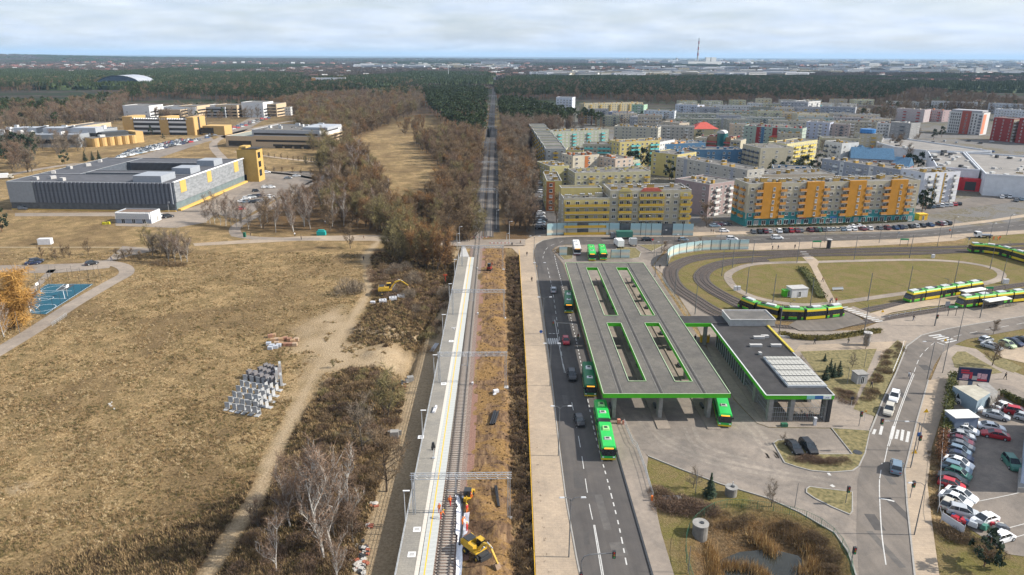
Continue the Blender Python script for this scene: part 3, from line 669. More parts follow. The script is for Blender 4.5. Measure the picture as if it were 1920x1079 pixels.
scatter([(655,265),(600,330),(600,300),(560,245),(560,225),(640,215),(700,215),(730,235)],1.3,[('brown',5),('olive',2),('grey',1),('rust',1)],0.9,1.5,'in the wood behind the meadow',16)
scatter([(560,225),(500,205),(560,192),(790,175),(795,205),(730,235),(640,215)],0.95,[('brown',5),('olive',1),('grey',2),('rust',1),('red',2)],1.0,1.6,'in the wood behind the meadow',17)
scatter([(745,240),(790,225),(800,240),(760,262)],1.0,[('brown',3),('rust',1)],0.6,1.0,'on the meadow edge',18)
scatter([(798,205),(820,232),(862,256),(908,262),(914,180),(904,172),(800,174)],1.15,[('pine',1)],1.3,1.65,'in the pine wood left of the railway',19)
scatter([(700,178),(800,172),(800,186),(700,192)],0.9,[('pine',1)],1.2,1.6,'in the pine wood left of the railway',20)
scatter([(938,240),(936,196),(1000,205),(1060,226),(1150,240),(1000,244)],1.3,[('pine',1)],1.3,1.65,'in the pine wood right of the railway',21)
scatter([(930,188),(925,163),(1130,160),(1500,153),(1720,170),(1660,196),(1440,192),(1180,189)],1.05,[('pine',10),('red',1)],1.3,1.7,'in the big forest',22)
scatter([(1150,196),(1440,200),(1660,203),(1800,215),(1960,215),(1960,196),(1720,176),(1660,196),(1440,192),(1180,189)],0.35,[('brown',3),('red',4)],1.0,1.5,'in the forest',23)
scatter([(-80,205),(120,205),(230,188),(240,174),(560,166),(640,160),(700,176),(560,188),(520,195),(300,185),(230,196),(0,232),(-80,240)],0.95,[('pine',10),('red',1),('brown',1)],1.2,1.7,'in the forest',24)
scatter([(-80,158),(560,152),(780,158),(780,172),(640,160),(560,160),(230,164),(-80,178)],0.5,[('pine',10),('brown',3)],1.3,1.7,'in the forest',25)
scatter([(-80,270),(-80,238),(20,232),(100,215),(200,205),(240,190),(236,222),(210,236),(60,240)],1.15,[('red',5),('grey',3),('brown',2),('pine',1)],1.1,1.6,'in the bare wood behind the campus',26)
scatter([(-20,275),(70,268),(95,300),(60,325),(-20,325)],0.9,[('broadpine',4),('red',3),('grey',2)],1.0,1.5,'at the campus edge',27)
scatter([(95,268),(160,275),(165,292),(100,296)],0.9,[('grey',4),('red',3)],1.0,1.3,'at the campus edge',28)
scatter([(1760,215),(1640,235),(1560,225),(1640,205),(1960,205),(1960,222)],0.5,[('brown',4),('grey',4),('pine',1)],1.0,1.5,'between the tower blocks',29)
scatter([(1660,262),(1720,258),(1725,285),(1670,290)],0.5,[('brown',3),('pine',1)],0.8,1.3,'between the tower blocks',30)
scatter([(236,215),(420,205),(530,208),(520,222),(430,226),(300,232)],0.45,[('grey',4),('red',3),('pine',1)],0.8,1.3,'in front of the far campus row',31)
scatter([(600,350),(640,320),(640,280),(580,300),(540,330)],0.25,[('brown',3),('olive',3)],0.4,0.7,'by the campus car park',32)
scatter([(1080,335),(1290,305),(1540,320),(1700,330),(1660,225),(1300,212),(1100,225)],.16,[('brown',3),('grey',3),('broadpine',.6)],.5,.85,'between the far blocks',33)
# single trees
SINGLES=[('birch',606,1039,855,'white birch leaning left at the bottom of the thicket'),('birch',623,1027,838,'tall straight white birch beside the leaning one'),('birch',590,985,862,'slim white birch behind the leaning birch'),('birch',545,990,880,'white birch on the left flank of the thicket'),('birch',648,985,850,'white birch at the right flank of the thicket'),('olive',722,770,690,'olive-golden tree above the drain hollow by the lane'),('grey',680,838,755,'small spreading tree with a pale trunk on the scrub'),('brown',724,905,810,'bare tree with a crooked trunk at the lane edge'),('brown',657,466,425,'wide low bare tree beside the footpath'),('olive',735,482,408,'clump-stemmed olive tree beside the footpath'),('olive',762,480,402,'tall olive tree in the clump by the footpath'),('rust',790,495,420,'rusty tree left of the platform ramp'),('rust',815,500,425,'rusty tree nearest the platform ramp'),('greybush',652,552,512,'round grey willow bush left of the dirt track'),('greybush',668,548,518,'smaller grey bush touching the dirt track'),('spruce',1330,933,886,'dark spruce beside the concrete tank'),('spruce',1547,713,684,'small spruce in front of its group on the lawn'),('spruce',1562,708,680,'second small spruce of the lawn group'),('spruce',1572,706,676,'rightmost small spruce of the lawn group'),('spruce',1556,698,672,'rear small spruce of the lawn group'),('spruce',1546,678,662,'lone small spruce on the lawn'),('broadpine',4,435,392,'round dark green pine at the left edge of the grass'),('spruce',160,303,282,'small spruce behind the louvred building'),('spruce',174,301,283,'middle small spruce behind the louvred building'),('spruce',186,300,281,'right small spruce behind the louvred building'),('broadpine',122,308,282,'round pine behind the louvred building'),('broadpine',284,254,235,'dark pine in front of the striped brick building'),('broadpine',306,262,251,'low pine in front of the striped brick building'),('brown',1755,690,0,''),('olive',625,690,675,'tiny green conifer-like bush by the dirt track'),('brown',1860,686,640,'dark bare tree behind the billboard'),('brown',1862,627,600,'bare tree beside the top right car park'),('broadpine',1690,242,0,''),('grey',1446,950,905,'slim bare sapling beside the yard drain'),('grey',1300,915,878,'slim bare sapling by the yard kerb'),('grey',1468,835,815,'slim bare sapling on the grass island'),('red',1860,775,742,'bare reddish sapling behind the grey shed'),('grey',1623,655,625,'bare sapling beside the advertising column'),('grey',1500,690,668,'bare sapling on the lawn beside the terminal'),('grey',1598,690,664,'bare sapling beside the small kiosk'),('olive',20,612,512,''),('broadpine',1440,372,0,'')]
for kind,px,pb,pt,lab in SINGLES:
 if not lab:continue
 x,y=G(px,pb); h=height_at(x,y,pt)-gz(x,y)
 base={'bush':2.4,'greybush':4.2,'olivebush':2.6}.get(kind,10.3)
 plant(kind,x,y,h/base,lab,var=0)
# pines and bare trees between the apartment blocks
COURT=[('broadpine',1448,330),('broadpine',1462,335),('broadpine',1475,330),('broadpine',1492,332),('broadpine',1506,328),('broadpine',1518,333),('broadpine',1530,325),('broadpine',1712,322),('broadpine',1724,318),('broadpine',1700,318),('broadpine',1735,395),('broadpine',1728,400),('broadpine',1190,318),('broadpine',1205,316),('broadpine',1215,320),('broadpine',1180,322),('broadpine',1620,305),('brown',1060,425),('brown',1045,418),('grey',1052,400),('broadpine',1750,262),('broadpine',1765,258),('brown',1700,300),('brown',1685,290),('broadpine',1255,337),('brown',1325,425),('brown',1310,470),('grey',1275,470),('brown',1245,475)]
for kind,px,py in COURT:
 x,y=G(px,py); w_='beside the bus road' if py>440 else 'behind the yard shed' if px<1070 else 'in the turquoise-balcony court' if px<1260 else 'before the mauve block' if px<1330 else 'in the court behind the orange striped block' if px<1540 else 'under the steep blue roof' if px<1640 else 'left of the shopping centre roofs' if px<1727 else 'at the foot of the white end block' if px<1740 else 'below the white tower block'; plant(kind,x,y,rnd.uniform(0.8,1.25)if py<440 else 0.45,LOOK[kind]+' '+w_,LOOK[kind]+'s '+w_)
# young trees in lines
def line_trees(kind,a,b,n,s,label,group):
 for i in range(n):
  px,py=lerp(a[0],b[0],i/max(1,n-1)),lerp(a[1],b[1],i/max(1,n-1)); x,y=G(px+rnd.uniform(-2,2),py+rnd.uniform(-.6,.6)); plant(kind,x,y,s*rnd.uniform(.8,1.2),label,group)
for a,b,n,s in(((78,485),(105,487),2,0.42),((120,482),(132,484),2,0.45),((166,478),(168,478),1,0.45),((222,488),(262,490),4,0.4)):
 line_trees('brown',a,b,n,s,'round-headed bare brown tree in the row above the car bend','row of small trees above the car bend')
line_trees('brown',(462,318),(600,330),9,0.35,'young bare tree on the campus lawn','young trees on the campus lawn')
line_trees('brown',(470,290),(640,312),16,0.28,'young bare tree beside the campus footway','young trees beside the campus footway')
line_trees('birch',(385,418),(455,428),8,0.85,'slim birch beside the campus car park','birches beside the campus car park')
line_trees('birch',(388,396),(450,408),6,0.75,'slim birch beside the campus car park','birches beside the campus car park')
line_trees('grey',(288,480),(350,486),6,0.9,'grey bare tree in the clump on the meadow','tree clump on the meadow')
line_trees('birch',(318,492),(352,492),4,0.85,'slender birch in the clump on the meadow','tree clump on the meadow')
line_trees('olive',(285,470),(330,475),3,0.75,'olive-tinted tree in the clump on the meadow','tree clump on the meadow')
line_trees('bush',(290,497),(345,500),6,1.0,'low bush at the foot of the clump on the meadow','bushes under the clump on the meadow')
# golden weeping willow, forked white birch at the left edge
gm=bare_tree_meshes(200,10,1.0,5200,0.035,M_BARK,M_TW['gold'],2,upw=0.4,tl=1.5,droop=0.75)
x,y=G(22,615); o=thing('willow_tree','golden-orange weeping willow beside the blue sports court','willow',(x,y,gz(x,y)),1.0); hh=(height_at(x,y,512))/10.3; o.scale=(hh*1.05,hh*1.05,hh); ob('trunk',gm[0],o); ob('crown',gm[1],o)
x,y=G(-22,632); o=thing('willow_tree','golden willow cut by the left edge of the picture','willow',(x,y,gz(x,y)),2.0); o.scale=(hh,hh,hh*1.02); ob('trunk',gm[0],o); ob('crown',gm[1],o)
x,y=G(8,633); plant('birch',x,y,1.0,'pale birch with forked white stems under the golden willow',var=1)
# nearest trees as things, the far ones as instanced stuff
FOREST.sort(key=lambda t:t[0])
LIMIT=dict(brown=110,red=80,grey=40,olive=60,rust=50,birch=110,pine=190,broadpine=30,spruce=10,bush=22,redbush=18,greybush=8,olivebush=6)
cnt={}; REST=[]
for d,k,x,y,s,where in FOREST:
 cnt[k]=cnt.get(k,0)+1
 if cnt[k]<=LIMIT[k]:plant(k,x,y,s,LOOK[k]+' '+where,LOOK[k].split(' with')[0]+'s '+where)
 else:REST.append((k,x,y,s,where))
def instancer(name,items,protos,kind='stuff'):
 """one stuff object: points carrying instances of the prototype meshes. items: (proto index, x, y, z, scale, rot)"""
 col=bpy.data.collections.new(name+'_forms')
 for i,m in enumerate(protos):
  o=bpy.data.objects.new('%s_form_%02d'%(name,i),m); col.objects.link(o)
 me=bpy.data.meshes.new(name); me.vertices.add(len(items)); me.vertices.foreach_set('co',np.array([(a[1],a[2],a[3])for a in items],np.float32).ravel())
 for nm,t,vals in(('form','INT',[a[0]for a in items]),('size','FLOAT',[a[4]for a in items]),('turn','FLOAT',[a[5]for a in items])):
  at=me.attributes.new(nm,t,'POINT'); at.data.foreach_set('value',vals)
 o=ob(name,me,kind=kind); md=o.modifiers.new('scatter','NODES'); ng=bpy.data.node_groups.new(name,'GeometryNodeTree'); md.node_group=ng
 ng.interface.new_socket('Geometry',in_out='INPUT',socket_type='NodeSocketGeometry'); ng.interface.new_socket('Geometry',in_out='OUTPUT',socket_type='NodeSocketGeometry')
 N=ng.nodes; L=ng.links; gi=N.new('NodeGroupInput'); go=N.new('NodeGroupOutput'); iop=N.new('GeometryNodeInstanceOnPoints'); ci=N.new('GeometryNodeCollectionInfo')
 ci.inputs['Collection'].default_value=col; ci.inputs['Separate Children'].default_value=True; ci.inputs['Reset Children'].default_value=True
 def na(nm,t):
  a=N.new('GeometryNodeInputNamedAttribute'); a.data_type=t; a.inputs['Name'].default_value=nm; return[s for s in a.outputs if s.enabled][0]
 L.new(gi.outputs[0],iop.inputs['Points']); L.new(ci.outputs[0],iop.inputs['Instance']); iop.inputs['Pick Instance'].default_value=True
 L.new(na('form','INT'),iop.inputs['Instance Index']); cx=N.new('ShaderNodeCombineXYZ'); L.new(na('turn','FLOAT'),cx.inputs[2]); L.new(cx.outputs[0],iop.inputs['Rotation'])
 L.new(na('size','FLOAT'),iop.inputs['Scale']); L.new(iop.outputs[0],go.inputs[0])
 return o
def joined(ms,name='tree'):
 """trunk and crown of a far tree in one mesh"""
 b=bmesh.new(); mats=[]
 for m in ms:
  k=len(b.faces); b.from_mesh(m); mats.append(m.materials[0]); b.faces.ensure_lookup_table()
  for f in b.faces[k:]:f.material_index=len(mats)-1
 o=bpy.data.meshes.new(name); b.to_mesh(o); b.free()
 for m in mats:o.materials.append(m)
 return o
if REST:
 Z_=gz_many([(a[1],a[2])for a in REST]); keys=sorted({a[0]for a in REST}); forms=[]; start={}
 for k in keys:start[k]=(len(forms),len(PROTO[k])); forms+=[joined(p)for p in PROTO[k]]
 for nm,ks in(('forest',('pine','broadpine','spruce')),('bare_woods',('brown','red','grey','olive','rust','birch')),('undergrowth',('bush','redbush','greybush','olivebush'))):
  it=[(start[k][0]+rnd.randrange(start[k][1]),x,y,float(z),s,rnd.uniform(0,6.28))for(k,x,y,s,w),z in zip(REST,Z_)if k in ks]
  if it:instancer(nm,it,forms)
print('FOREST',len(FOREST),'rest',len(REST),cnt)
# ---------------------------------------------------------------- dry grass tufts and weeds on the near ground
def tufts():
 r=random.Random(5); forms=[]
 cols=[mat('tuft_straw',(.32,.222,.112),.95,.2,1),mat('tuft_pale',(.46,.35,.20),.95,.2,1),mat('tuft_brown',(.12,.078,.04),.95,.3,1),mat('tuft_olive',(.14,.115,.045),.95,.3,1),mat('tuft_dark',(.055,.036,.022),.95,.3,1)]
 for m in cols:
  b=MB()
  for i in range(22):
   a=r.uniform(0,6.28); k=r.uniform(0,.35); x,y=math.cos(a)*k,math.sin(a)*k; h=r.uniform(.12,.42); t=r.uniform(0,6.28); w=r.uniform(.03,.07); lx,ly=r.gauss(0,.16),r.gauss(0,.16)
   b.tri((x-math.cos(t)*w,y-math.sin(t)*w,-.03),(x+math.cos(t)*w,y+math.sin(t)*w,-.03),(x+lx,y+ly,h))
  forms.append(b.mesh('tuft',m))
 rs=np.random.RandomState(3); n=130000; u=rs.rand(n); y=74+(250-74)*u**1.35; x=-(rs.rand(n))*(18+y*.78)-14.5
 def keep(poly):return np_in_poly(x,y,poly)
 v=fbm(x,y,14,70); v2=fbm(x,y,3.2,91); sand_=seg_dist(x,y,TRACK)<1.9; sandy=keep(SANDY)&(v2<.62); scr=keep(SCRUB1)|keep(SCRUB2)|keep(PITM)
 pave=seg_dist(x,y,LPATH)<3.2; crt=keep(GG([(44,595),(90,592),(190,531),(120,525),(45,556)])); bay=keep(GG([(-60,520),(-60,490),(240,485),(240,505),(100,520)]))
 ok=~(sand_|sandy|pave|crt|bay|keep(LANE))&((rs.rand(n)<np.clip((v2-.3)*2.2,.12,.8))|scr)&(y<246)
 x,y,v,v2,scr=x[ok],y[ok],v[ok],v2[ok],scr[ok]; z=gz_many(np.stack([x,y],1)); rr=rs.rand(len(x)); it=[]
 for i in range(len(x)):
  if scr[i]:f=4 if rr[i]<.2 else(2 if rr[i]<.6 else 3 if rr[i]<.75 else 0); s=.8+((rr[i]*9)%1)*1.1
  else:w_=min(1,max(0,(v[i]-.36)*5)); q_=(rr[i]*7.3)%1; f=(1 if rr[i]<.3 else 0 if rr[i]<.85 else 3)if q_<w_ else(3 if rr[i]<.35 else 2 if rr[i]<.45 else 0); s=.5+v2[i]*.7
  it.append((f,float(x[i]),float(y[i]),float(z[i]),s,float(rr[i]*40)))
 instancer('dry_grass',it,forms); print('tufts',len(it))
 it=[]
 for _ in range(9000):
  x=r.uniform(-4,7.5); y=r.uniform(76,255); a=in_poly(x,y,DITCH)
  if a or r.random()<.10:it.append((r.choice((4,4,2,2,0))if a else r.choice((2,4)),x,y,0,r.uniform(.8,1.9)if a else.6,r.uniform(0,6)))
 for _ in range(7000):
  p=r.choice(LAWNS); x,y=r.uniform(30,120),r.uniform(78,260)
 zz=gz_many([(a[1],a[2])for a in it]); it=[(a[0],a[1],a[2],float(b),a[4],a[5])for a,b in zip(it,zz)]; instancer('weeds',it,forms)
tufts()
# ---------------------------------------------------------------- buildings
def plaster(c,nm=None):return mat(nm or 'plaster_%02d_%02d_%02d'%tuple(int(v*99)for v in c),c,0.9,0.09,0.5,det=6,spec=0.2)
CREAM,YELW,WHT,GREY,BEIGE,TEAL,ORNG,PINK,BLUE,LBLUE,TURQ,MARO,BRWN,OCHR,GRNY=(0.38,0.345,0.26),(0.44,0.365,0.15),(0.52,0.52,0.51),(0.34,0.34,0.36),(0.42,0.36,0.28),(0.05,0.22,0.22),(0.42,0.20,0.03),(0.29,0.225,0.22),(0.07,0.15,0.25),(0.27,0.285,0.32),(0.14,0.36,0.34),(0.26,0.035,0.035),(0.36,0.13,0.05),(0.36,0.235,0.07),(0.29,0.31,0.24)
M_WFR=mat('white_window_frame',(0.66,0.66,0.65),0.6,0.06,2)
M_BALR={k:mat('balcony_'+k,c,0.6,0.08,1)for k,c in dict(ochre=(0.42,0.27,0.03),turq=(0.10,0.42,0.42),orange=(0.46,0.21,0.04),red=(0.36,0.05,0.04),white=(0.6,0.6,0.58),dark=(0.07,0.085,0.11),yellow=(0.62,0.48,0.08)).items()}
M_TIN=mat('roof_flashing',(0.45,0.45,0.44),0.6,0.12,1,metal=0.2)
_wm={}
def curtain_glass():
 m=bpy.data.materials.new('window_glass'); m.use_nodes=True; nt=m.node_tree; N=nt.nodes; L=nt.links; b=N['Principled BSDF']; b.inputs['Roughness'].default_value=.1
 oi=N.new('ShaderNodeObjectInfo'); r=N.new('ShaderNodeValToRGB'); e=r.color_ramp.elements; r.color_ramp.interpolation='CONSTANT'
 for k,(p,c)in enumerate(((0,(.02,.025,.032)),(.45,(.05,.055,.06)),(.68,(.16,.16,.155)),(.84,(.30,.29,.27)),(.94,(.10,.07,.05)))):
  if k>1:e.new(p)
  e[k].position=p; e[k].color=(*c,1)
 L.new(oi.outputs['Random'],r.inputs['Fac']); L.new(r.outputs['Color'],b.inputs['Base Color']); return m
M_WGL=curtain_glass()
def window_mesh(w,h):
 k=('w',round(w,1),round(h,1))
 if k not in _wm:
  b=MB(); y0,y1=-0.07,0.0; t=0.09
  for x,z,sx,sz in((-w/2+t/2,0,t,h),(w/2-t/2,0,t,h),(0,0,t*.9,h),(0,0,w,t),(0,h-t,w,t)):
   b.box((x,-0.035,z),(sx,0.07,sz),mi=0,bottom=True)
  b.quad((-w/2,-0.025,0.02),(w/2,-0.025,0.02),(w/2,-0.025,h-.02),(-w/2,-0.025,h-.02),1)
  b.box((0,-0.09,-0.06),(w+0.1,0.18,0.05),mi=0)
  _wm[k]=b.mesh('window',[M_WFR,M_WGL])
 return _wm[k]
def balcony_mesh(w,d,m,open_=False):
 k=('b',round(w,1),round(d,1),m.name)
 if k not in _wm:
  b=MB(); b.box((0,-d/2,-0.18),(w,d,0.16),mi=1); b.box((0,-d+0.04,-0.02),(w,0.08,1.05),mi=0)
  b.box((-w/2+0.04,-d/2,-0.02),(0.08,d-0.1,1.03),mi=0); b.box((w/2-0.04,-d/2,-0.02),(0.08,d-0.1,1.03),mi=0)
  _wm[k]=b.mesh('balcony',[m,M_CONCW])
 return _wm[k]
def bake(b,me,M):
 """append a mesh, transformed, to a builder with the same material slots"""
 o=len(b.v); b.v.extend([tuple(M@v.co)for v in me.vertices])
 for p in me.polygons:b.f.append(tuple(i+o for i in p.vertices)); b.m.append(p.material_index+b.mi0)
class Block:
 """a building in its own frame: x along the front (A to B), y to the back"""
 def __init__(s,name,label,A,B,cat='apartment block',z=0.0,group=None,world=False):
  a=A if world else G(*A); c=B if world else G(*B); s.L=math.hypot(c[0]-a[0],c[1]-a[1]); s.rz=math.atan2(c[1]-a[1],c[0]-a[0])
  s.dist=math.hypot(a[0],a[1]); s.near=s.dist<440
  s.root=thing(name,label,cat,(a[0],a[1],z),s.rz,group); s.joined={}
 def vol(s,x0,x1,y0,y1,h,col,z0=0.0,name='wall',roof=True,rm=None,par=0.5):
  m=col if not isinstance(col,tuple)else plaster(col)
  b=MB(); b.box(((x0+x1)/2,(y0+y1)/2,z0-0.3),(x1-x0,y1-y0,h-z0+0.3)); w=b.build(name,m,s.root)
  if roof:
   b=MB(); b.box(((x0+x1)/2,(y0+y1)/2,h+0.004),(x1-x0-0.5,y1-y0-0.5,0.12),mi=0)
   for cx,cy,sx,sy in(((x0+x1)/2,y0+.125,x1-x0,.25),((x0+x1)/2,y1-.125,x1-x0,.25),(x0+.125,(y0+y1)/2,.25,y1-y0-.5),(x1-.125,(y0+y1)/2,.25,y1-y0-.5)):
    b.box((cx,cy,h+0.002),(sx,sy,par),mi=1); b.box((cx,cy,h+par+0.004),(sx+0.08 if sx>sy else sx,sy+0.08 if sy>sx else sy,0.05),mi=2)
   b.build('roof',[rm or M_ROOFING,m,M_TIN],s.root)
  return w
 def panel(s,x0,x1,z0,z1,col,face='f',d=0.06,at=0.0,name='wall_panel'):
  m=plaster(col)if isinstance(col,tuple)else col; b=MB()
  if face=='f':b.box(((x0+x1)/2,at-d/2+.001,z0),(x1-x0,d,z1-z0))
  elif face=='r':b.box((at+d/2-.001,(x0+x1)/2,z0),(d,x1-x0,z1-z0))
  elif face=='l':b.box((at-d/2+.001,(x0+x1)/2,z0),(d,x1-x0,z1-z0))
  return b.build(name,m,s.root)
 def place(s,nm,me,x,y,z,face='f'):
  rz={'f':0.0,'r':math.pi/2,'l':-math.pi/2,'b':math.pi}[face]
  if s.near:ob(nm,me,s.root,(x,y,z),rz)
  else:s.joined.setdefault((nm,tuple(m.name for m in me.materials)),[]).append((me,Matrix.Translation((x,y,z))@Matrix.Rotation(rz,4,'Z')))
 def facade(s,a0,a1,floors,fh,pat,face='f',at=0.0,z0=0.0,bal='ochre',ww=1.5,wh=1.35,bw=3.0,bd=1.1):
  """pat: one character per bay; w window, b balcony, d double window, n narrow window, . blank"""
  n=len(pat); st=(a1-a0)/n
  for k in range(floors):
   for i,c in enumerate(pat):
    u=a0+st*(i+0.5); z=z0+k*fh
    if c=='.':continue
    def P3(off=0.0):return(u,at-off,z)if face=='f' else((at+off,u,z)if face=='r' else(at-off,u,z))
    q=P3(0.0)
    if c in 'wdnb':
     wm=window_mesh(ww if c!='n' else 0.9,wh if c!='b' else 1.9)
     s.place('window',wm,q[0],q[1],z+(0.9 if c!='b' else 0.35),face)
    if c=='b':s.place('balcony',balcony_mesh(min(bw,st*0.96),bd,M_BALR[bal]),q[0],q[1],z+0.3,face)
 def boxes(s,n,x0,x1,y0,y1,h,col=None,seed=0,nm='chimney',big=1.0):
  r=random.Random(seed+int(s.L*7)); m=[plaster(col or OCHR),M_TIN,M_ROOFDK]
  for i in range(n):
   b=MB(); w,d,hh=r.uniform(1.0,3.0)*big,r.uniform(0.7,1.4)*big,r.uniform(0.8,1.7)*big
   b.box((0,0,0),(w,d,hh),mi=0); b.box((0,0,hh+.002),(w+.15,d+.15,0.08),mi=1)
   for k in range(3):b.box((-w/3+k*w/3,0,hh+.08),(0.18,0.18,0.25),mi=2)
   x=x0+(x1-x0)*(i+r.uniform(0.2,0.8))/n
   b.build(nm,m,s.root,(x,r.uniform(y0+1.5,max(y0+1.6,y1-1.5)),h+0.12),r.choice((0,math.pi/2)))
  k=0
  for i in range(n):
   x=r.uniform(x0+1,x1-1); y=r.uniform(y0+1,y1-1); b=MB(); b.box((0,0,0),(r.uniform(.5,1.6),r.uniform(.5,1.2),r.uniform(.2,.7)),mi=0)
   b.build('roof_vent',r.choice([M_TIN,M_ROOFDK,M_CONCW]),s.root,(x,y,h+0.12))
 def done(s):
  for(nm,_),lst in s.joined.items():
   b=MB(); b.mi0=0
   for me,M in lst:bake(b,me,M)
   o=b.build(nm,list(lst[0][0].materials),s.root); o['kind']='stuff'
  return s.root
def simple_block(label,A,B,h,dep,floors,col,pat='wwbw',side='w.w',bal='ochre',col2=None,name='apartment_block',roofcol=None,nch=None,rm=None,stripes=(),leftside=None,group=None,zf=0.0,world=False):
 """an apartment slab: front A-B, height h, depth dep"""
 s=Block(name,label,A,B,group=group,world=world); fh=(h-0.4-zf)/floors; L=s.L
 s.vol(0,L,0,dep,h,col,rm=rm)
 if zf:s.panel(0.02,L-0.02,0,zf,col2 or TEAL,'f'); s.panel(0.02,dep-0.02,0,zf,col2 or TEAL,'r',at=L); s.panel(0.02,dep-0.02,0,zf,col2 or TEAL,'l')
 rep=max(1,round(L/3.6/len(pat))); full=(pat*rep)
 for a,c_,cc in stripes:s.panel(a*L,c_*L,zf+0.01,h-0.02,cc,'f',d=0.09)
 s.facade(0.5,L-0.5,floors,fh,full,'f',z0=zf,bal=bal,at=-0.09 if stripes else 0.0)
 sp=(side*max(1,round(dep/4.0/len(side))))
 s.facade(0.4,dep-0.4,floors,fh,sp,'r',at=L,z0=zf,bal=bal); s.facade(0.4,dep-0.4,floors,fh,leftside or sp,'l',z0=zf,bal=bal)
 s.boxes(nch if nch is not None else max(2,int(L/7)),1,L-1,1,dep-1,h,roofcol,nm='chimney')
 return s.done()
def yellow_block():
 s=Block('apartment_block','yellow and white apartment block with ochre balcony bands behind the striped noise barrier',(1055,441),(1290,438)); L=s.L; fh=2.82; k=L/235.0
 hL,hR=14.4,17.3; xs=85*k
 s.vol(0,xs-0.01,0,14,hL,CREAM); s.vol(xs,L,0,14.4,hR,CREAM); s.vol(0.05,xs*0.9,8,13.9,hL+2.6,YELW,z0=hL+0.2)
 segs=[(0,85,'bwbbb',5,'YELW'),(85,100,'w',6,''),(100,125,'bb',6,'Y'),(125,138,'w',6,''),(138,185,'bbbw'[:3]+'b',6,'Y'),(185,214,'ww',6,''),(214,235,'b',6,'Y')]
 for a,c,pat,fl,yel in segs:
  if yel:
   for f in range(fl):
    if f>=1 or True:s.panel(a*k+0.1,c*k-0.1,f*fh+1.35,f*fh+2.78,YELW if f>1 else CREAM,'f')
  n=len(pat); st=(c-a)*k/n
  for f in range(fl):
   for i,ch in enumerate(pat):
    u=a*k+st*(i+.5); s.place('window',window_mesh(1.5,1.35 if ch=='w' else 1.9),u,-0.06,f*fh+(0.9 if ch=='w' else 0.4));
   if 'b' in pat:s.place('balcony',balcony_mesh((c-a)*k*0.96,1.5,M_BALR['ochre']),(a+c)/2*k,0,f*fh+0.3)
 s.facade(0.4,14,6,fh,'bwb','r',at=L,bal='ochre'); s.facade(0.4,13.6,5,fh,'w.w','l')
 s.boxes(8,xs+1,L-1,2,13,hR,OCHR); s.boxes(5,1,xs-2,1,7,hL,CREAM)
 for x0,x1 in((100,125),(140,180)):
  b=MB(); xa,xb=x0*k,x1*k; xm=(xa+xb)/2
  b.add([(xa,-.3,hR),(xb,-.3,hR),(xb-1.5,-.3,hR+1.4),(xa+1.5,-.3,hR+1.4),(xa,.3,hR),(xb,.3,hR),(xb-1.5,.3,hR+1.4),(xa+1.5,.3,hR+1.4)],[(0,1,2,3),(5,4,7,6),(3,2,6,7),(1,5,6,2),(4,0,3,7)])
  b.build('attic_front',plaster(YELW)if x0==100 else mat('red_awning',(0.42,0.10,0.07),.8,.1,1),s.root)
 s.done()
yellow_block()
def orange_block():
 s=Block('apartment_block','long cream apartment block with four orange stair bands over teal shop fronts',(1395,425),(1712,415)); L=s.L; h=17.6; D=13; fh=2.75; zf=3.3
 s.vol(0,L,0,D,h,CREAM)
 s.panel(0.0,L,0.02,zf,TEAL,d=0.35); s.panel(0,D,0.02,zf+2.5,TEAL,'l'); s.panel(0,D,.02,zf+2.5,TEAL,'r',at=L)
 pat=[('w',1),('b',1),('S',2.6),('b',1),('w',1),('w',1),('b',1),('S',2.6),('b',1),('w',1),('w',1),('b',1),('S',2.6),('b',1),('w',1),('w',1),('b',1),('S',2.6),('b',1),('w',1)]
 tot=sum(p[1]for p in pat); u=0.6; k=(L-1.2)/tot; cx=[]
 for ch,w in pat:
  w*=k; c=u+w/2
  if ch=='S':
   s.panel(u,u+w,zf+0.02,h+0.9,ORNG,d=1.0,name='stair_band'); cx.append(u+w+0.02)
   for f in range(5):s.place('window',window_mesh(1.0,1.6),c+w*.12,-1.0,zf+0.7+f*fh)
  else:
   s.panel(u+0.02,u+w-0.02,zf+0.02,zf+2.4,TEAL)
   for f in range(5):
    s.place('window',window_mesh(1.4,1.3 if ch=='w' else 1.9),c,-0.06,zf+f*fh+(0.9 if ch=='w' else 0.4))
    if ch=='b':s.place('balcony',balcony_mesh(w*.9,1.2,M_BALR['orange']),c,0,zf+f*fh+0.3)
  for t in range(max(1,int(w/3))):s.place('shop_window',window_mesh(2.0,2.0),u+(t+.5)*w/max(1,int(w/3)),-0.35,0.5)
  u+=w
 s.facade(0.4,D-.4,5,fh,'bb','l',z0=zf,bal='orange'); s.facade(.4,D-.4,5,fh,'w.w','r',at=L,z0=zf)
 s.boxes(16,2,L-2,1.0,D-2,h,OCHR); s.boxes(10,2,L-2,6.0,D-1,h,OCHR,seed=5)
 for i,c in enumerate(((0.35,0.03,0.03),(0.7,0.7,0.7),(0.05,0.12,0.4),(0.6,0.45,0.05))):s.panel(L*(0.31+i*0.09),L*(0.35+i*.09),2.75,3.2,mat('shop_sign_%s'%'red white blue yellow'.split()[i],c,.5,.05,2),d=0.5,name='shop_sign')
 s.done()
orange_block()
SB=simple_block
SB('mauve apartment block with a sunlit white end beside the orange striped block',(1262,393),(1325,407),14,20,5,PINK,'ww.w','wbw','white',nch=5)
SB('grey-beige slab with vertical blue stair bands behind the mauve block',(1265,341),(1396,371),13.5,12,5,(0.36,0.345,0.31),'ww.w','w','dark',stripes=((0.12,.17,LBLUE),(.45,.5,LBLUE),(.78,.83,LBLUE)))
SB('yellow-walled corner block with a blue top storey',(1219,327),(1267,334),13.0,20,5,YELW,'w.ww','w','dark',nch=4,roofcol=BLUE)
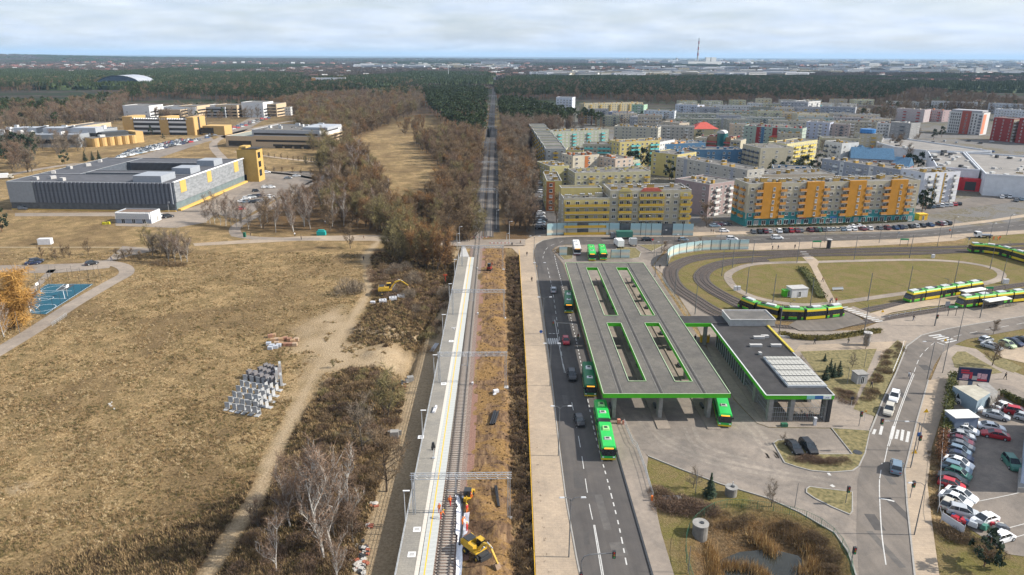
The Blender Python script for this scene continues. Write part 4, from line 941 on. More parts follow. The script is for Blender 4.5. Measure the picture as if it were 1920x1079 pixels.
SB('bright blue block with a dark roof behind the grey-beige slab',(1300,318),(1390,318),12.0,14,4,BLUE,'w.w','w','dark',nch=5,roofcol=BLUE)
SB('low blue block with white windows left of the glass stair tower',(1240,308),(1320,304),12.5,14,4,BLUE,'w.w','w','dark',nch=5,roofcol=BLUE)
SB('cream corner block with dark balconies on its shaded side',(1388,318),(1421,328),15.5,22,5,CREAM,'bbbb','w.w.w','dark',nch=4,roofcol=CREAM)
SB('pale yellow block with wide balconies beside the courtyard pines',(1470,316),(1527,306),15,14,5,(0.5,0.45,0.24),'bbw','w.w','yellow',nch=5)
SB('teal-blue low block behind the orange striped block',(1446,350),(1520,354),9.5,16,3,BLUE,'w..w','w','dark',nch=4,roofcol=BLUE)
SB('flat brown-roofed row between the orange block and the teal block',(1400,368),(1560,366),10.5,18,3,BEIGE,'w.w','w','dark',nch=9,roofcol=OCHR)
SB('narrow white corner block with a curved light wall',(1540,312),(1572,318),16,14,5,WHT,'bw','w.w','dark',nch=3)
SB('long blue-grey slab with white stair bands right of the courtyard pines',(1536,340),(1722,373),12.5,12,4,LBLUE,'wwbw','w','white',stripes=((.2,.24,WHT),(.5,.54,WHT),(.8,.84,WHT)),nch=14)
SB('white block with grey balconies and yellow stair bands at the blue-grey slab',(1724,382),(1790,378),14.5,15,5,(0.55,0.56,0.60),'bbwb','wbw','white',stripes=((.3,.34,OCHR),(.55,.6,OCHR)),nch=6)
SB('beige block with a rust-coloured stair band in the second row',(1073,337),(1122,333),13,13,5,(0.48,0.43,0.34),'w.ww','w','dark',stripes=((.45,.62,BRWN),),nch=5,roofcol=BRWN)
SB('pinkish beige block angled right of the rust-banded block',(1122,333),(1152,340),12,13,5,(0.46,0.37,0.30),'ww','w','dark',nch=3,roofcol=BRWN)
SB('olive block with turquoise balconies in the second row',(1150,338),(1198,333),10,13,4,(0.42,0.42,0.30),'bwb','w','turq',nch=5)
SB('low grey block with many roof huts behind the yellow block',(1077,360),(1218,356),9.5,16,3,(0.40,0.37,0.24),'wwb','w','ochre',nch=12,roofcol=YELW)
SB('rust-orange gable block at the edge of the shaded car park',(1024,396),(1052,396),13.5,26,5,(0.42,0.35,0.14),'w.','w.w','dark',leftside='.w..w.',stripes=((0.0,.55,BRWN),),nch=4)
SB('olive block with a white dormer behind the rust-orange gable',(1030,352),(1066,350),11,20,4,(0.40,0.36,0.18),'w.w','w','dark',nch=6)
SB('yellow and white block with turquoise balcony bands facing the court',(1093,311),(1161,312),13.5,13,5,CREAM,'bbwb','w','turq',nch=4,roofcol=OCHR)
SB('tall yellow block with turquoise balcony stacks',(1160,316),(1234,311),16,13,6,YELW,'wwbb','w','turq',nch=6,roofcol=OCHR)
SB('pale grey block with small windows right of the turquoise balconies',(1234,310),(1262,304),14.5,13,5,WHT,'ww','w','white',nch=3,roofcol=OCHR)
SB('low yellow block with a chimney hut in the court corner',(1060,312),(1093,313),10,13,4,YELW,'bw','w','turq',nch=3,roofcol=ORNG)
SB('long pale green-grey block closing the back of the court',(1030,283),(1140,277),13.5,13,5,GRNY,'wwbw','w','turq',nch=11,roofcol=OCHR)
SB('beige block behind the court with a stepped roof',(1150,268),(1232,272),13,13,5,(0.38,0.36,0.30),'w.ww','w','turq',nch=9,roofcol=OCHR)
def long_side():
 a=G(1022,322); b_=G(991,264); s=Block('apartment_block','very long stepped block whose dark ribbed side faces the railway trees',a,(a[0]+12.5,a[1]),world=True); D=b_[1]-a[1]; n=11; st=D/n
 for i in range(n):
  h=13.5+0.5*(i%2); off=(b_[0]-a[0])*i/n
  s.vol(off,off+12.5,i*st,(i+1)*st-0.02,h,(0.34,0.34,0.22)if i%2 else(0.30,0.31,0.30))
  s.panel(i*st+0.2,i*st+1.6,0,h-.1,mat('dark_brick',(0.10,0.09,0.08),.9,.2,1),'l',at=off,d=.3)
  s.facade(i*st+2,(i+1)*st-.3,5,2.65,'wbw','l',at=off,bal='ochre')
 s.facade(0.3,12.2,5,2.65,'wbw','f'); s.done()
long_side()
def glass_tower_block():
 s=Block('apartment_block','cream block with maroon balconies around a round-topped teal glass stair tower',(1300,296),(1385,303)); L=s.L; k=L/85
 s.vol(0,22*k,0,13,13.5,CREAM); s.vol(22*k+.02,66*k,1.5,14,15,(0.30,0.20,0.12)); s.vol(66*k+.02,L,0,13,13.5,CREAM)
 for x0,x1 in((22,42),(54,66)):
  for f in range(5):s.place('balcony',balcony_mesh((x1-x0)*k*.95,1.4,M_BALR['red']),(x0+x1)/2*k,1.5,f*2.7+0.6)
 s.facade(.5,21*k,5,2.6,'ww','f'); s.facade(67*k,L-.5,5,2.6,'wbw','f')
 b=MB(); cx=48*k; n=14; r=3.0
 ring=[(cx+math.cos(math.pi+math.pi*i/n)*r,1.6+math.sin(math.pi+math.pi*i/n)*r*.8)for i in range(n+1)]+[(cx+r,6),(cx-r,6)]
 b.prism(ring,0,18.0,0); t=b.build('glass_tower',mat('teal_glass',(0.015,0.10,0.11),0.15,0.3,.8,spec=.6),s.root)
 b=MB()
 for i in range(10):
  a0,a1=math.pi*i/10,math.pi*(i+1)/10
  b.quad((cx+math.cos(a0)*r,-1,18+math.sin(a0)*2),(cx+math.cos(a0)*r,6,18+math.sin(a0)*2),(cx+math.cos(a1)*r,6,18+math.sin(a1)*2),(cx+math.cos(a1)*r,-1,18+math.sin(a1)*2))
  b.tri((cx,-1,18),(cx+math.cos(a0)*r,-1,18+math.sin(a0)*2),(cx+math.cos(a1)*r,-1,18+math.sin(a1)*2));
 b.build('tower_roof',M_TIN,s.root); s.boxes(6,1,L-1,2,12,15,MARO); s.done()
glass_tower_block()
def pitched(label,A,B,dep,eave,ridge,col,roofm,floors=3,cat='apartment block',name='apartment_block',pat='ww.w',hip=False):
 s=Block(name,label,A,B,cat); L=s.L; s.vol(0,L,0,dep,eave,col,roof=False); o=.5; b=MB(); e=dep*.45 if hip else 0
 b.add([(-o,-o,eave-.1),(L+o,-o,eave-.1),(L+o,dep+o,eave-.1),(-o,dep+o,eave-.1),(e,dep/2,ridge),(L-e,dep/2,ridge)],[(0,1,5,4),(2,3,4,5),(1,2,5),(3,0,4),(3,2,1,0)])
 b.build('roof',roofm,s.root); s.facade(.5,L-.5,floors,(eave-.3)/floors,pat*max(1,round(L/3.8/len(pat)))); s.facade(.4,dep-.4,floors,(eave-.3)/floors,'w.w','r',at=L)
 for i in range(max(1,int(L/14))):
  b=MB(); b.box((L*(i+.5)/max(1,int(L/14)),dep*.5,ridge-.8),(1.0,.8,1.8)); b.build('chimney',plaster(BRWN),s.root)
 return s.done()
M_BLUEROOF=mat('blue_metal_roof',(0.07,0.15,0.24),0.45,0.3,1.5,metal=.2); M_REDROOF=mat('red_tile_roof',(0.40,0.07,0.05),0.8,0.2,1.2); M_BRNROOF=mat('brown_tile_roof',(0.15,0.075,0.055),.85,.2,1)
pitched('grey and blue block under a steep blue metal roof with skylights',(1592,322),(1672,326),15,8.5,14.5,(0.33,0.33,0.36),M_BLUEROOF)
pitched('blue gabled wing next to the pale curved corner block',(1564,312),(1596,318),13,10,15,LBLUE,M_BLUEROOF)
pitched('low wing with a blue and red gable at the right end of the blue roof',(1668,334),(1698,337),14,7,12,(0.40,0.12,0.10),M_BLUEROOF)
pitched('red-roofed building among the slabs with yellow walls',(1440,276),(1487,280),16,8,12.5,YELW,M_REDROOF,hip=True)
pitched('far red-roofed building left of the glass stair tower',(1300,262),(1345,262),18,9,14,(0.4,.36,.22),M_REDROOF,hip=True)
def striped_mid():
 SB('grey-green block with maroon and blue stair stacks',(1392,272),(1500,280),15,13,5,(0.30,0.36,0.30),'ww.w','w','dark',stripes=((.22,.30,MARO),(.30,.36,BLUE),(.50,.58,MARO)),nch=8,roofcol=MARO)
 SB('cream block end with small square windows in front of the maroon stacks',(1460,281),(1500,282),12,12,4,CREAM,'ww','w','dark',nch=3)
striped_mid()
def towers():
 s=Block('apartment_tower','white and salmon tower block with vertical window strips',(1774,249),(1836,254),'tower block'); L=s.L; h=19.5; k=L/62.0
 s.vol(0,L,0,15,h,WHT); s.panel(24*k,40*k,0,h+1.5,(0.30,0.075,0.055),d=1.2); s.panel(1,7,1,h-1,(0.62,0.22,0.13),'r',at=L,d=.2)
 for f in range(7):
  for x in(4,8,12,16,20):s.place('window',window_mesh(1.3,2.2),x*k,0,.5+f*2.7)
  s.place('window',window_mesh(1.5,1.4),33*k,-1.2,1+f*2.7)
  for x in(44,50):s.place('window',window_mesh(1.3,2.2),x*k,0,.5+f*2.7)
  s.place('balcony',balcony_mesh(5*k,1.2,M_BALR['dark']),58*k,0,.5+f*2.7)
 b=MB(); b.box((L/2,7,h+.7),(L*.9,13,1.6)); b.build('penthouse',plaster(GREY),s.root); s.done()
 s=Block('apartment_tower','dark red tower block with pale balcony corner',(1855,263),(1892,267),'tower block'); L=s.L; RED=(0.24,0.04,0.037)
 s.vol(0,L,0,16,19,RED); s.facade(.5,L-.5,7,2.65,'n.n.n'); s.facade(.5,15.5,7,2.65,'bbb','r',at=L,bal='white'); s.panel(.1,15.9,.2,18.8,CREAM,'r',at=L); s.done()
 s=Block('apartment_tower','dark red tower block cut by the right picture edge',(1902,268),(1960,273),'tower block'); L=s.L
 s.vol(0,L,0,16,20,RED); s.facade(.5,L-.5,7,2.75,'n.b.'); s.done()
towers()
# further slabs of the estate: (label, A, B, h, depth, floors, colour, balcony)
SLABS=[('pale grey slab in front of the big forest with a lit right end',(1461,219),(1512,221),17,14,6,GREY,'white'),('white lit wing of the pale grey slab in front of the big forest',(1513,219),(1535,217),17,20,6,WHT,'white'),('blue-grey slab with a white gable beside the pale grey slab',(1536,226),(1600,229),15,13,5,LBLUE,'white'),('cream block with a blue rounded penthouse near the mall',(1608,282),(1650,283),12,14,4,CREAM,'ochre'),('grey concrete block with shaded balconies left of the through road',(1664,266),(1702,270),16,14,5,(0.25,.25,.25),'dark'),('white block end right of the blue penthouse',(1640,262),(1664,264),14,14,5,WHT,'white'),('long far slab with white balcony bands right of the pine trees',(1662,205),(1740,207),10,13,4,(0.5,0.5,.48),'white'),('shaded low slab behind the bare trees',(1600,212),(1680,214),9,13,4,(0.28,.26,.24),'dark'),('grey slab with pink panels between bare trees',(1678,226),(1730,230),13,13,4,(0.42,.36,.36),'red'),('far grey slab with pink panels, right half',(1732,226),(1765,229),12,13,4,(0.40,.30,.30),'red'),('far white slab above the white tower block',(1744,208),(1830,211),12,13,4,(0.5,.5,.5),'white'),('small beige house block above the white tower',(1830,205),(1845,205),11,11,3,BEIGE,'white'),('far terrace with white balcony bands at the right edge',(1850,212),(1930,216),12,13,4,(0.46,.48,.52),'white'),('nearer terrace with white balcony bands at the right edge',(1862,225),(1930,230),12,13,4,(0.52,.54,.57),'white'),('beige slab with ochre roof huts at the far side of the estate',(1095,211),(1205,208),10,14,4,(0.42,.36,.22),'ochre'),('mint green end of the beige slab',(1184,216),(1206,217),12,14,4,(0.28,.42,.30),'white'),('low dark block left of the beige slab',(1098,219),(1140,219),8,12,3,(0.24,.25,.26),'dark'),('white low row right of the mint green end',(1206,221),(1264,223),8,13,3,(0.52,.56,.6),'white'),('pale grey block with a blank right end in the far rows',(1265,217),(1306,220),13,15,4,(0.42,.44,.5),'dark'),('white terrace with tiny windows before the forest',(1335,212),(1420,214),9,12,3,WHT,'white'),('white stepped terrace right of the tiny-windowed one',(1400,207),(1442,210),9,12,3,WHT,'white'),('slate blue block behind the pines of the railway',(1140,228),(1180,230),10,13,3,(0.22,.25,.36),'dark'),('block with a blue top and yellow ladder-like tower',(1195,245),(1240,246),14,14,4,BEIGE,'white'),('grey row below the slate blue block',(1180,238),(1200,240),10,12,3,GREY,'white'),('grey-green long slab in the middle of the estate',(1265,245),(1350,247),11,13,4,GRNY,'white'),('olive-roofed slab behind the grey-green slab',(1270,232),(1370,233),10,13,4,(.32,.33,.26),'white'),('long low slab with green roof edges',(1350,226),(1460,228),10,13,4,(.34,.36,.30),'white'),('second long slab with green roof edges',(1360,240),(1470,242),10,13,4,(.33,.36,.32),'dark'),('grey slab behind the maroon stacks',(1440,252),(1510,254),12,13,4,(.42,.39,.31),'white'),('blue-grey blocky slab with balcony stacks',(1508,260),(1552,263),14,13,5,(.36,.38,.46),'white'),('brown and grey slab with dark balconies',(1550,262),(1590,264),13,13,5,(.34,.28,.26),'dark'),('cream slab with shallow balconies above the blue roof',(1575,256),(1640,258),13,13,5,CREAM,'white'),('cream low slab left of the blue roof',(1540,282),(1610,284),9,13,3,(.44,.40,.28),'ochre'),('brick-red and cream block right of the court',(1262,300),(1298,301),12.5,14,4,(.42,.36,.26),'red'),('brick-red gabled block right of the yellow court end',(1276,312),(1296,313),10,12,4,(.34,.10,.06),'dark'),('orange gable with rounded top beside the court',(1248,304),(1262,306),13,12,5,(.62,.32,.10),'orange'),('grey slab between the court and the slate row',(1230,262),(1300,264),11,13,4,(.36,.34,.3),'white'),('beige slab right of the ladder tower',(1240,252),(1272,256),11,13,4,BEIGE,'red'),('small turquoise-trimmed slab in the middle rows',(1500,242),(1560,243),11,13,4,(.34,.38,.36),'turq'),('low pink-grey slab in the middle rows',(1560,240),(1640,243),10,13,4,(.38,.34,.34),'white'),('beige low block under the courtyard pines',(1462,342),(1540,345),7,12,2,(.42,.38,.22),'ochre'),('cream low wing before the blue roof',(1620,336),(1690,338),8,11,3,(.46,.44,.34),'ochre'),('flat annex with a blank white wall right of the cream wing',(1660,343),(1692,346),8,12,2,(.5,.54,.62),'white')]
for lab,A,B,h,d,fl,c,bl in SLABS:SB(lab,A,B,h,d,fl,c,'wwbw','w.w',bl,nch=max(2,int(math.dist(G(*A),G(*B))/9)),roofcol=rnd.choice([OCHR,BEIGE,BRWN,WHT]))
def blue_drum():
 s=Block('penthouse','blue rounded penthouse drum on the roof of the cream block',(1610,282),(1640,283),'penthouse',z=12.7); b=MB(); L=s.L
 P=[(math.cos(2*math.pi*i/16)*L*.5+L/2,math.sin(2*math.pi*i/16)*4+6)for i in range(16)]; b.prism(P,0,3.0); b.build('drum',mat('bright_blue_metal',(.03,.17,.42),.4,.1,1),s.root); s.done()
blue_drum()
def modern_white():
 s=Block('apartment_block','white modern stepped block at the pine wood edge',(1006,214),(1072,216)); L=s.L
 s.vol(0,L*.55,0,16,10,(.46,.48,.54)); s.vol(L*.55+.02,L,0,16,20,(.52,.54,.6)); s.facade(.5,L*.5,3,3.1,'wwwwww',bal='white'); s.facade(L*.56,L-.5,6,3.1,'wbwbw',bal='white'); s.facade(.5,15.5,6,3.1,'www','r',at=L); s.done()
 SB('low white modern block left of the stepped one',(972,203),(1008,203),9,14,3,(.5,.53,.6),'ww','w','white',nch=2)
modern_white()
# ---- shopping centre
def mall():
 r=thing('shopping_centre','big flat-roofed shopping centre with white walls and red-framed gates','shopping centre')
 W=mat('white_panel_wall',(0.55,0.57,0.60),.7,.08,.4); RF=mat('mall_roof',(0.20,0.185,0.17),.9,.2,.12,det=8); H=10.5
 for nm,px in(('hall',[(1740,286),(1806,288),(1837,321),(1757,315)]),('hall',[(1811,288),(1990,299),(1990,337),(1849,329)]),('hall',[(1620,262),(1700,262),(1860,285),(1805,286),(1738,284),(1680,278)])):
  hh=H if nm=='hall' and px[0][0]!=1620 else 6; p=GG(px,hh); b=MB(); b.prism(p,0,hh,1,0); w=b.build(nm,[W,RF],r)
  b=MB(); q=p+[p[0]]
  for a,c in zip(q,q[1:]):
   m_=((a[0]+c[0])/2,(a[1]+c[1])/2,hh+.003); b.box(m_,(math.dist(a,c)-.6,.5,.8),math.atan2(c[1]-a[1],c[0]-a[0]))
  b.build('parapet',W,r)
  rr=random.Random(4)
  for i in range(26):
   x=rr.uniform(px[0][0],px[1][0])+8; y=rr.uniform(px[0][1],px[2][1]); P0=G(x,y,hh)
   if in_poly(P0[0],P0[1],p):b=MB(); b.box((0,0,0),(rr.uniform(1.5,4),rr.uniform(1,3),rr.uniform(.6,1.8))); b.build('roof_unit',rr.choice([M_TIN,M_CONCW,M_DARK]),r,(P0[0],P0[1],hh+.02),.4)
 P0=GG([(1756,318),(1838,324)],H-1); a,c=P0
 for i,t in enumerate((.35,.75)):
  b=MB(); b.box((0,0,0),(9,6,6.5),mi=0); b.box((0,-3.05,.4),(5,.12,4.6),mi=1); b.build('loading_gate',[mat('red_gate_frame',(.45,.02,.03),.6,.1,1),M_DARK],r,(lerp(a[0],c[0],t),lerp(a[1],c[1],t)-3,0),math.atan2(c[1]-a[1],c[0]-a[0]))
 b=MB(); a,c=G(1775,352),G(1800,356); b.box(((a[0]+c[0])/2,(a[1]+c[1])/2,0),(math.dist(a,c),3,3),math.atan2(c[1]-a[1],c[0]-a[0])); b.build('entrance_box',W,r)
 SB('white box-shaped hall with a blank blue-white wall right of the loading yard',(1866,366),(1960,372),9.5,30,1,(.50,.53,.58),'....','.','white',nch=3,name='retail_hall')
 SB('narrow grey annex with a red frame in front of the shopping centre',(1840,352),(1868,358),9,22,1,(.38,.42,.45),'w','.','white',nch=2,name='retail_hall')
mall()
# ---- campus
def campus_main():
 s=Block('university_building','large dark louvred university building with courtyards and a yellow corner tower',(24,393),(331,397),'university building'); L=s.L
 a=G(331,397); c=G(452,342); D=math.dist(a,c); h=12.6; RM=mat('campus_roof',(0.075,0.076,0.085),.85,.2,.25,det=7); SL=mat('grey_metal_fin',(0.17,0.185,0.215),.6,.12,1.5); DK=mat('blue_grey_cladding',(0.075,0.088,0.11),.6,.25,.8); GL=mat('green_grey_glass',(0.13,0.17,0.18),.35,.2,.5)
 def wing(x0,x1,y0,y1):s.vol(x0,x1,y0,y1,h,DK,z0=0.0,rm=RM,par=.35)
 wing(0,L,0,22); wing(0,20,22.02,D); wing(L-14,L,22.02,D); wing(20.02,L-14.02,D*.34,D*.44); wing(20.02,L-14.02,D-16,D)
 n=200; b1=MB(); b1.box((0,-0.35,3.4),(0.16,0.55,h-3.0)); fin=b1.mesh('fin',SL); r=random.Random(3)
 for i in range(n):ob('fin',fin,s.root,(12.5+(L-13)*(i+.5)/n,0,0),r.uniform(-.5,.5)*0+(0.55 if(i//3)%2 else-0.25))
 s.panel(0,12,3.4,h+.4,mat('pale_cladding',(.25,.27,.29),.6,.08,1.2),d=.5); s.panel(.3,L-.3,.1,3.3,mat('plinth',(.085,.095,.105),.5,.3,.6),d=.15); s.panel(0,L,-.3,.45,mat('yellow_plinth',(.55,.36,.10),.8,.1,1),d=.6)
 PN=mat('wavy_aluminium',(.22,.235,.25),.5,.22,.8,det=1,stretch=(1,.5,1.6),col2=(.27,.283,.30)); s.panel(.3,D-1,4.0,h+.5,PN,'r',at=L,d=.5); s.panel(.3,D-1,.9,3.9,GL,'r',at=L,d=.2); s.panel(1,D,-.2,.9,mat('yellow_plinth',(.55,.36,.10)),'r',at=L,d=1.6)
 for y0,y1 in((D*.07,D*.14),(D*.42,D*.48),(D*.83,D*.9)):s.panel(y0,y1,h-5,h+.55,mat('yellow_panel',(.48,.33,.09),.7,.06,1),'r',at=L+.5,d=.12)
 b=MB(); b.box((L+.4,D/2,h+.55),(.9,D,.35)); b.build('roof_edge',mat('white_trim',(.8,.8,.8),.5,.04,1),s.root)
 for x0,x1,y0,y1 in((L-19,L-6,2,15),(L-13,L-4,D*.33,D*.46),(L-13,L-4,D*.66,D*.79)):
  b=MB(); b.box(((x0+x1)/2,(y0+y1)/2,h+.14),(x1-x0,y1-y0,3.0)); b.build('plant_room',mat('plant_room_metal',(.28,.30,.33),.6,.08,1),s.root)
 n2=60
 for i in range(n2):ob('fin',fin,s.root,(22+(L-38)*(i+.5)/n2,D-16,0),0.2)
 b=MB()
 for i in range(5):b.box((L*.35+i*9,D*.72,0),(7,5,5.5))
 b.build('courtyard_pod',mat('yellow_panel',(.62,.42,.09)),s.root)
 for i,(u,v)in enumerate(((.12,.08),(.2,.12),(.08,.3),(.05,.5),(.1,.62),(.07,.8),(.3,.06),(.75,.07))):
  b=MB(); b.box((0,0,0),(2.4,1.6,1.4)); b.build('roof_unit',M_CONCW,s.root,(L*u,D*v,h+.14),i)
 Y=mat('yellow_render',(.46,.30,.09),.8,.08,.8); b=MB(); b.box((L+2,D+6,0),(11,9,18)); b.box((L-.5,D+6,18.002),(4,7,1.5)); b.build('corner_tower',Y,s.root)
 b=MB(); b.box((L+7.55,D+5,3),(.12,3.4,3.6)); b.box((L+7.55,D+5,8),(.12,3.4,3.2)); b.box((L+7.55,D+5,13),(.12,3.4,3.2)); b.box((L-.5,D+1.44,0.05),(2.5,.12,4)); b.build('tower_window',M_GLASS,s.root)
 b=MB(); b.box((L+4,D+6,18.2),(9,9.4,.25)); b.build('tower_roof',M_ROOFDK,s.root)
 s.done()
campus_main()
def kiosk():
 s=Block('pavilion','small grey pavilion with vertical fins and a brown flat roof',(219,419),(284,420),'pavilion'); L=s.L; h=4.3
 s.vol(0,L,0,8,h,mat('pavilion_grey',(.28,.31,.36),.7,.1,1),rm=mat('brown_roof_felt',(.16,.11,.08),.9,.2,.8)); s.panel(.2,7.8,.05,h+.4,mat('white_render',(.66,.66,.66),.8,.05,1),'r',at=L,d=.15)
 b=MB(); b.box((0,-.25,2.0),(.14,.45,2.7)); f=b.mesh('fin',mat('white_trim',(.8,.8,.8)))
 for i in range(34):ob('fin',f,s.root,(.3+(L-.6)*i/33,0,0))
 for i in range(3):ob('door',window_mesh(1.6,1.9),s.root,(3+i*4.5,0,.05))
 ob('door',window_mesh(1.5,2),s.root,(L+.15,5,.3),math.pi/2); s.done()
kiosk()
def campus_rest():
 Y=mat('ochre_brick',(.46,.30,.12),.85,.12,1.5); BB=mat('beige_brick',(.47,.36,.24),.85,.1,1.5); WH=mat('white_band',(.62,.62,.62),.7,.06,1); GM=mat('grey_metal_sheet',(.34,.36,.39),.55,.1,1)
 s=Block('university_building','long dark university hall with white bands between ochre brick stair towers',(236,252),(366,254),'university building'); L=s.L; h=13
 s.vol(0,L,0,22,h,M_DARK,rm=M_ROOFDK)
 for f in range(3):s.panel(0,L,2.2+f*4.0,3.9+f*4.0,WH,d=.4)
 for x0,x1 in((-.5,9),(L*.52,L*.64),(L*.90,L+.5)):b=MB(); b.box(((x0+x1)/2,9,-.3),(x1-x0,20,h+2.8)); b.build('stair_tower',Y,s.root)
 s.panel(-.6,19,0,h+2.4,Y,'r',at=L+.5,d=.3); s.panel(6,9,0,h+2.4,M_DARK,'r',at=L+.8,d=.1)
 b=MB()
 for i in range(24):b.box((8+(L-14)*i/23,-.1,h+.2),(.9,2.2,1.2))
 b.build('roof_ribs',WH,s.root)['kind']='stuff'
 b=MB(); b.box((L+16,10,0),(20,14,8),mi=0); b.box((L+10,2.9,1.5),(12,.2,5),mi=1); b.build('side_wing',[Y,M_GLASS],s.root); s.done()
 s=Block('university_building','beige brick university building with ribbon windows and a grey metal top storey',(425,276),(602,280),'university building'); L=s.L; a,c=G(602,280),G(632,266); D=math.dist(a,c); h=13
 s.vol(L*.3,L,0,D,9,BB,roof=False); s.vol(0,L*.3-.02,0,D,8,BB,rm=mat('pale_green_roof',(.25,.26,.22),.9,.1,.3)); s.vol(L*.28,L-.6,1.2,D-1,h,GM,z0=9.02,rm=M_ROOFING)
 for f,(z0,x0)in enumerate(((1.4,.5),(4.6,.32),(9.6,.3))):s.panel(L*x0,L*.97,z0,z0+1.5,M_GLASS,d=.1,at=0 if f<2 else 1.2,name='ribbon_window')
 s.panel(2,L*.27,1,5,M_GLASS,d=.1,name='ribbon_window')
 for f,z0 in enumerate((1.4,4.6,7.0)):s.panel(1.5,D-1.5,z0,z0+1.2,M_GLASS,'r',at=L,d=.1,name='ribbon_window')
 s.panel(1,D-1,8.9,h-.2,WH,'r',at=L-.6,d=.3);
 for i in range(4):b=MB(); b.box((L*(.56+.1*i),-.3,.1),(5.5,.8,2.6)); b.build('entrance',M_GLASS,s.root)
 s.boxes(10,L*.35,L-4,3,D-3,h,(.5,.5,.5),nm='roof_unit',big=1.6); b=MB(); b.box((L*.9,D*.5,h+.13),(20,D*.6,2)); b.build('plant_room',GM,s.root); s.done()
 s=Block('university_building','low pale grey laboratory building with a row of white roof units',(-60,277),(150,277),'university building'); L=s.L; s.vol(0,L,0,60,9,mat('pale_cladding',(.25,.27,.29)),rm=mat('blue_grey_roof',(.20,.22,.25),.8,.15,.2))
 for u,w in((.45,22),(.68,26),(.92,24)):b=MB(); b.box((L*u,22,9.1),(w,12,4)); b.build('plant_room',GM,s.root)
 s.panel(2,L-2,3,6,M_GLASS,d=.1,name='ribbon_window'); s.boxes(22,4,L-4,4,56,9,(.6,.6,.6),nm='roof_unit',big=1.8); s.done()
 s=Block('university_building','beige brick block with square windows at the right end of the laboratory',(152,262),(212,252),'university building'); L=s.L; s.vol(0,L,0,16,10,BB); s.facade(.5,L-.5,2,3.6,'www'*5,z0=1.5,ww=1.8); s.done()
 s=Block('lecture_hall','scalloped round-fronted ochre brick lecture hall',(172,276),(256,268),'lecture hall'); L=s.L; b=MB()
 P=[]
 for i in range(6):
  for k in range(7):t=math.pi*k/6; P.append((L*(i+.5-.5*math.cos(t))/6,-3.5*math.sin(t)))
 P+=[(L,16),(0,16)]; b.prism(P,-.3,6.5,0,1); b.build('drum_wall',[M_ROOFING,Y],s.root); b=MB(); b.box((L*.62,9,6.51),(L*.6,9,3)); b.build('upper_storey',M_DARK,s.root); b=MB(); b.box((L*.3,4,6.51),(4,4,1.6)); b.build('roof_unit',M_TIN,s.root)
 b=MB(); b.box((L+3,8,-.3),(6,18,9)); b.build('end_wall',Y,s.root); s.done()
 row=[(234,226,30,15,WH,'white'),(266,224,45,10,BB,'pale yellow'),(305,222,40,12,WH,'white gabled'),(338,222,22,13,BB,'sunlit cream'),(360,220,40,11,GM,'grey'),(384,219,24,12,WH,'pale'),(406,220,26,13,BB,'second sunlit cream'),(430,217,34,11,GM,'dark-windowed grey'),(455,220,26,16,WH,'tall blank white'),(480,219,26,14,BB,'ribbon-windowed beige')]
 for i,(px,py,w,h,m,nm)in enumerate(row):
  a=G(px,py); s=Block('faculty_block',nm+' block %s of the far campus row'%('at the left end' if i==0 else 'in the left half' if i<5 else 'at the right end' if i==9 else 'in the right half'),a,(a[0]+w,a[1]-4),'faculty building',group=None,world=True)
  s.vol(0,w,0,26,h,m)
  if m is not WH:
   for f in range(int(h/3.4)):s.panel(1,w-1,1.3+f*3.4,2.8+f*3.4,M_GLASS,d=.1,name='ribbon_window')
  else:s.facade(.5,w-.5,3,3.6,'w..w')
  for f in range(3):s.panel(1,25,1.3+f*3.4,2.8+f*3.4,M_GLASS,'r',at=w,d=.1,name='ribbon_window')
  s.done()
 SB('small white house-like block right of the far campus row',(531,217),(546,217),9,12,3,WHT,'w','w','white',nch=1)
 x,y=G(176,166); r=thing('sports_arena','far arched dome of a sports hall in the forest','arena',(x,y,0)); b=MB(); n=14; R_=46
 for i in range(n):
  a0,a1=math.pi*i/n,math.pi*(i+1)/n
  for(ya,yb)in((0,70),):b.quad((52-math.cos(a0)*R_,ya,6+math.sin(a0)*20),(52-math.cos(a1)*R_,ya,6+math.sin(a1)*20),(52-math.cos(a1)*R_,yb,6+math.sin(a1)*20),(52-math.cos(a0)*R_,yb,6+math.sin(a0)*20))
 b.build('dome',mat('dome_grey',(.30,.32,.36),.6,.1,.1),r); b=MB()
 for i in range(n):a0,a1=math.pi*i/n,math.pi*(i+1)/n; b.quad((52-math.cos(a0)*R_,.5,0),(52-math.cos(a1)*R_,.5,0),(52-math.cos(a1)*R_,.5,6+math.sin(a1)*19),(52-math.cos(a0)*R_,.5,6+math.sin(a0)*19))
 b.build('gable_glass',mat('blue_gable_glass',(.06,.09,.13),.3,.3,.3),r); b=MB(); b.box((52,-4,0),(108,10,5)); b.build('front_wing',WH,r)
 SB('low white tent-like hall left of the arena',(110,165),(149,165),9,30,1,(.66,.66,.66),'.','.',nch=0,name='storage_hall')
 SB('far white-banded building with orange ends in the forest',(585,160),(648,160),16,20,4,(.5,.52,.56),'wwww','w','white',nch=2,stripes=((0,.12,ORNG),(.96,1,ORNG)),name='office_building')
 x,y=G(1307,121); r=thing('chimney','very tall red and white striped power station chimney on the horizon','chimney',(x,y,0)); H=height_at(x,y,72); b=MB(); n=9
 for i in range(n):z0,z1=H*i/n,H*(i+1)/n; r0,r1=lerp(9,5.5,i/n),lerp(9,5.5,(i+1)/n); b.tube((0,0,z0),(0,0,z1),r0,r1,12,mi=(i%2)if i>2 else 0)
 b.build('shaft',[mat('chimney_pale',(.42,.40,.38),.9,.05,.1),mat('chimney_red',(.28,.06,.04),.9,.05,.1)],r)
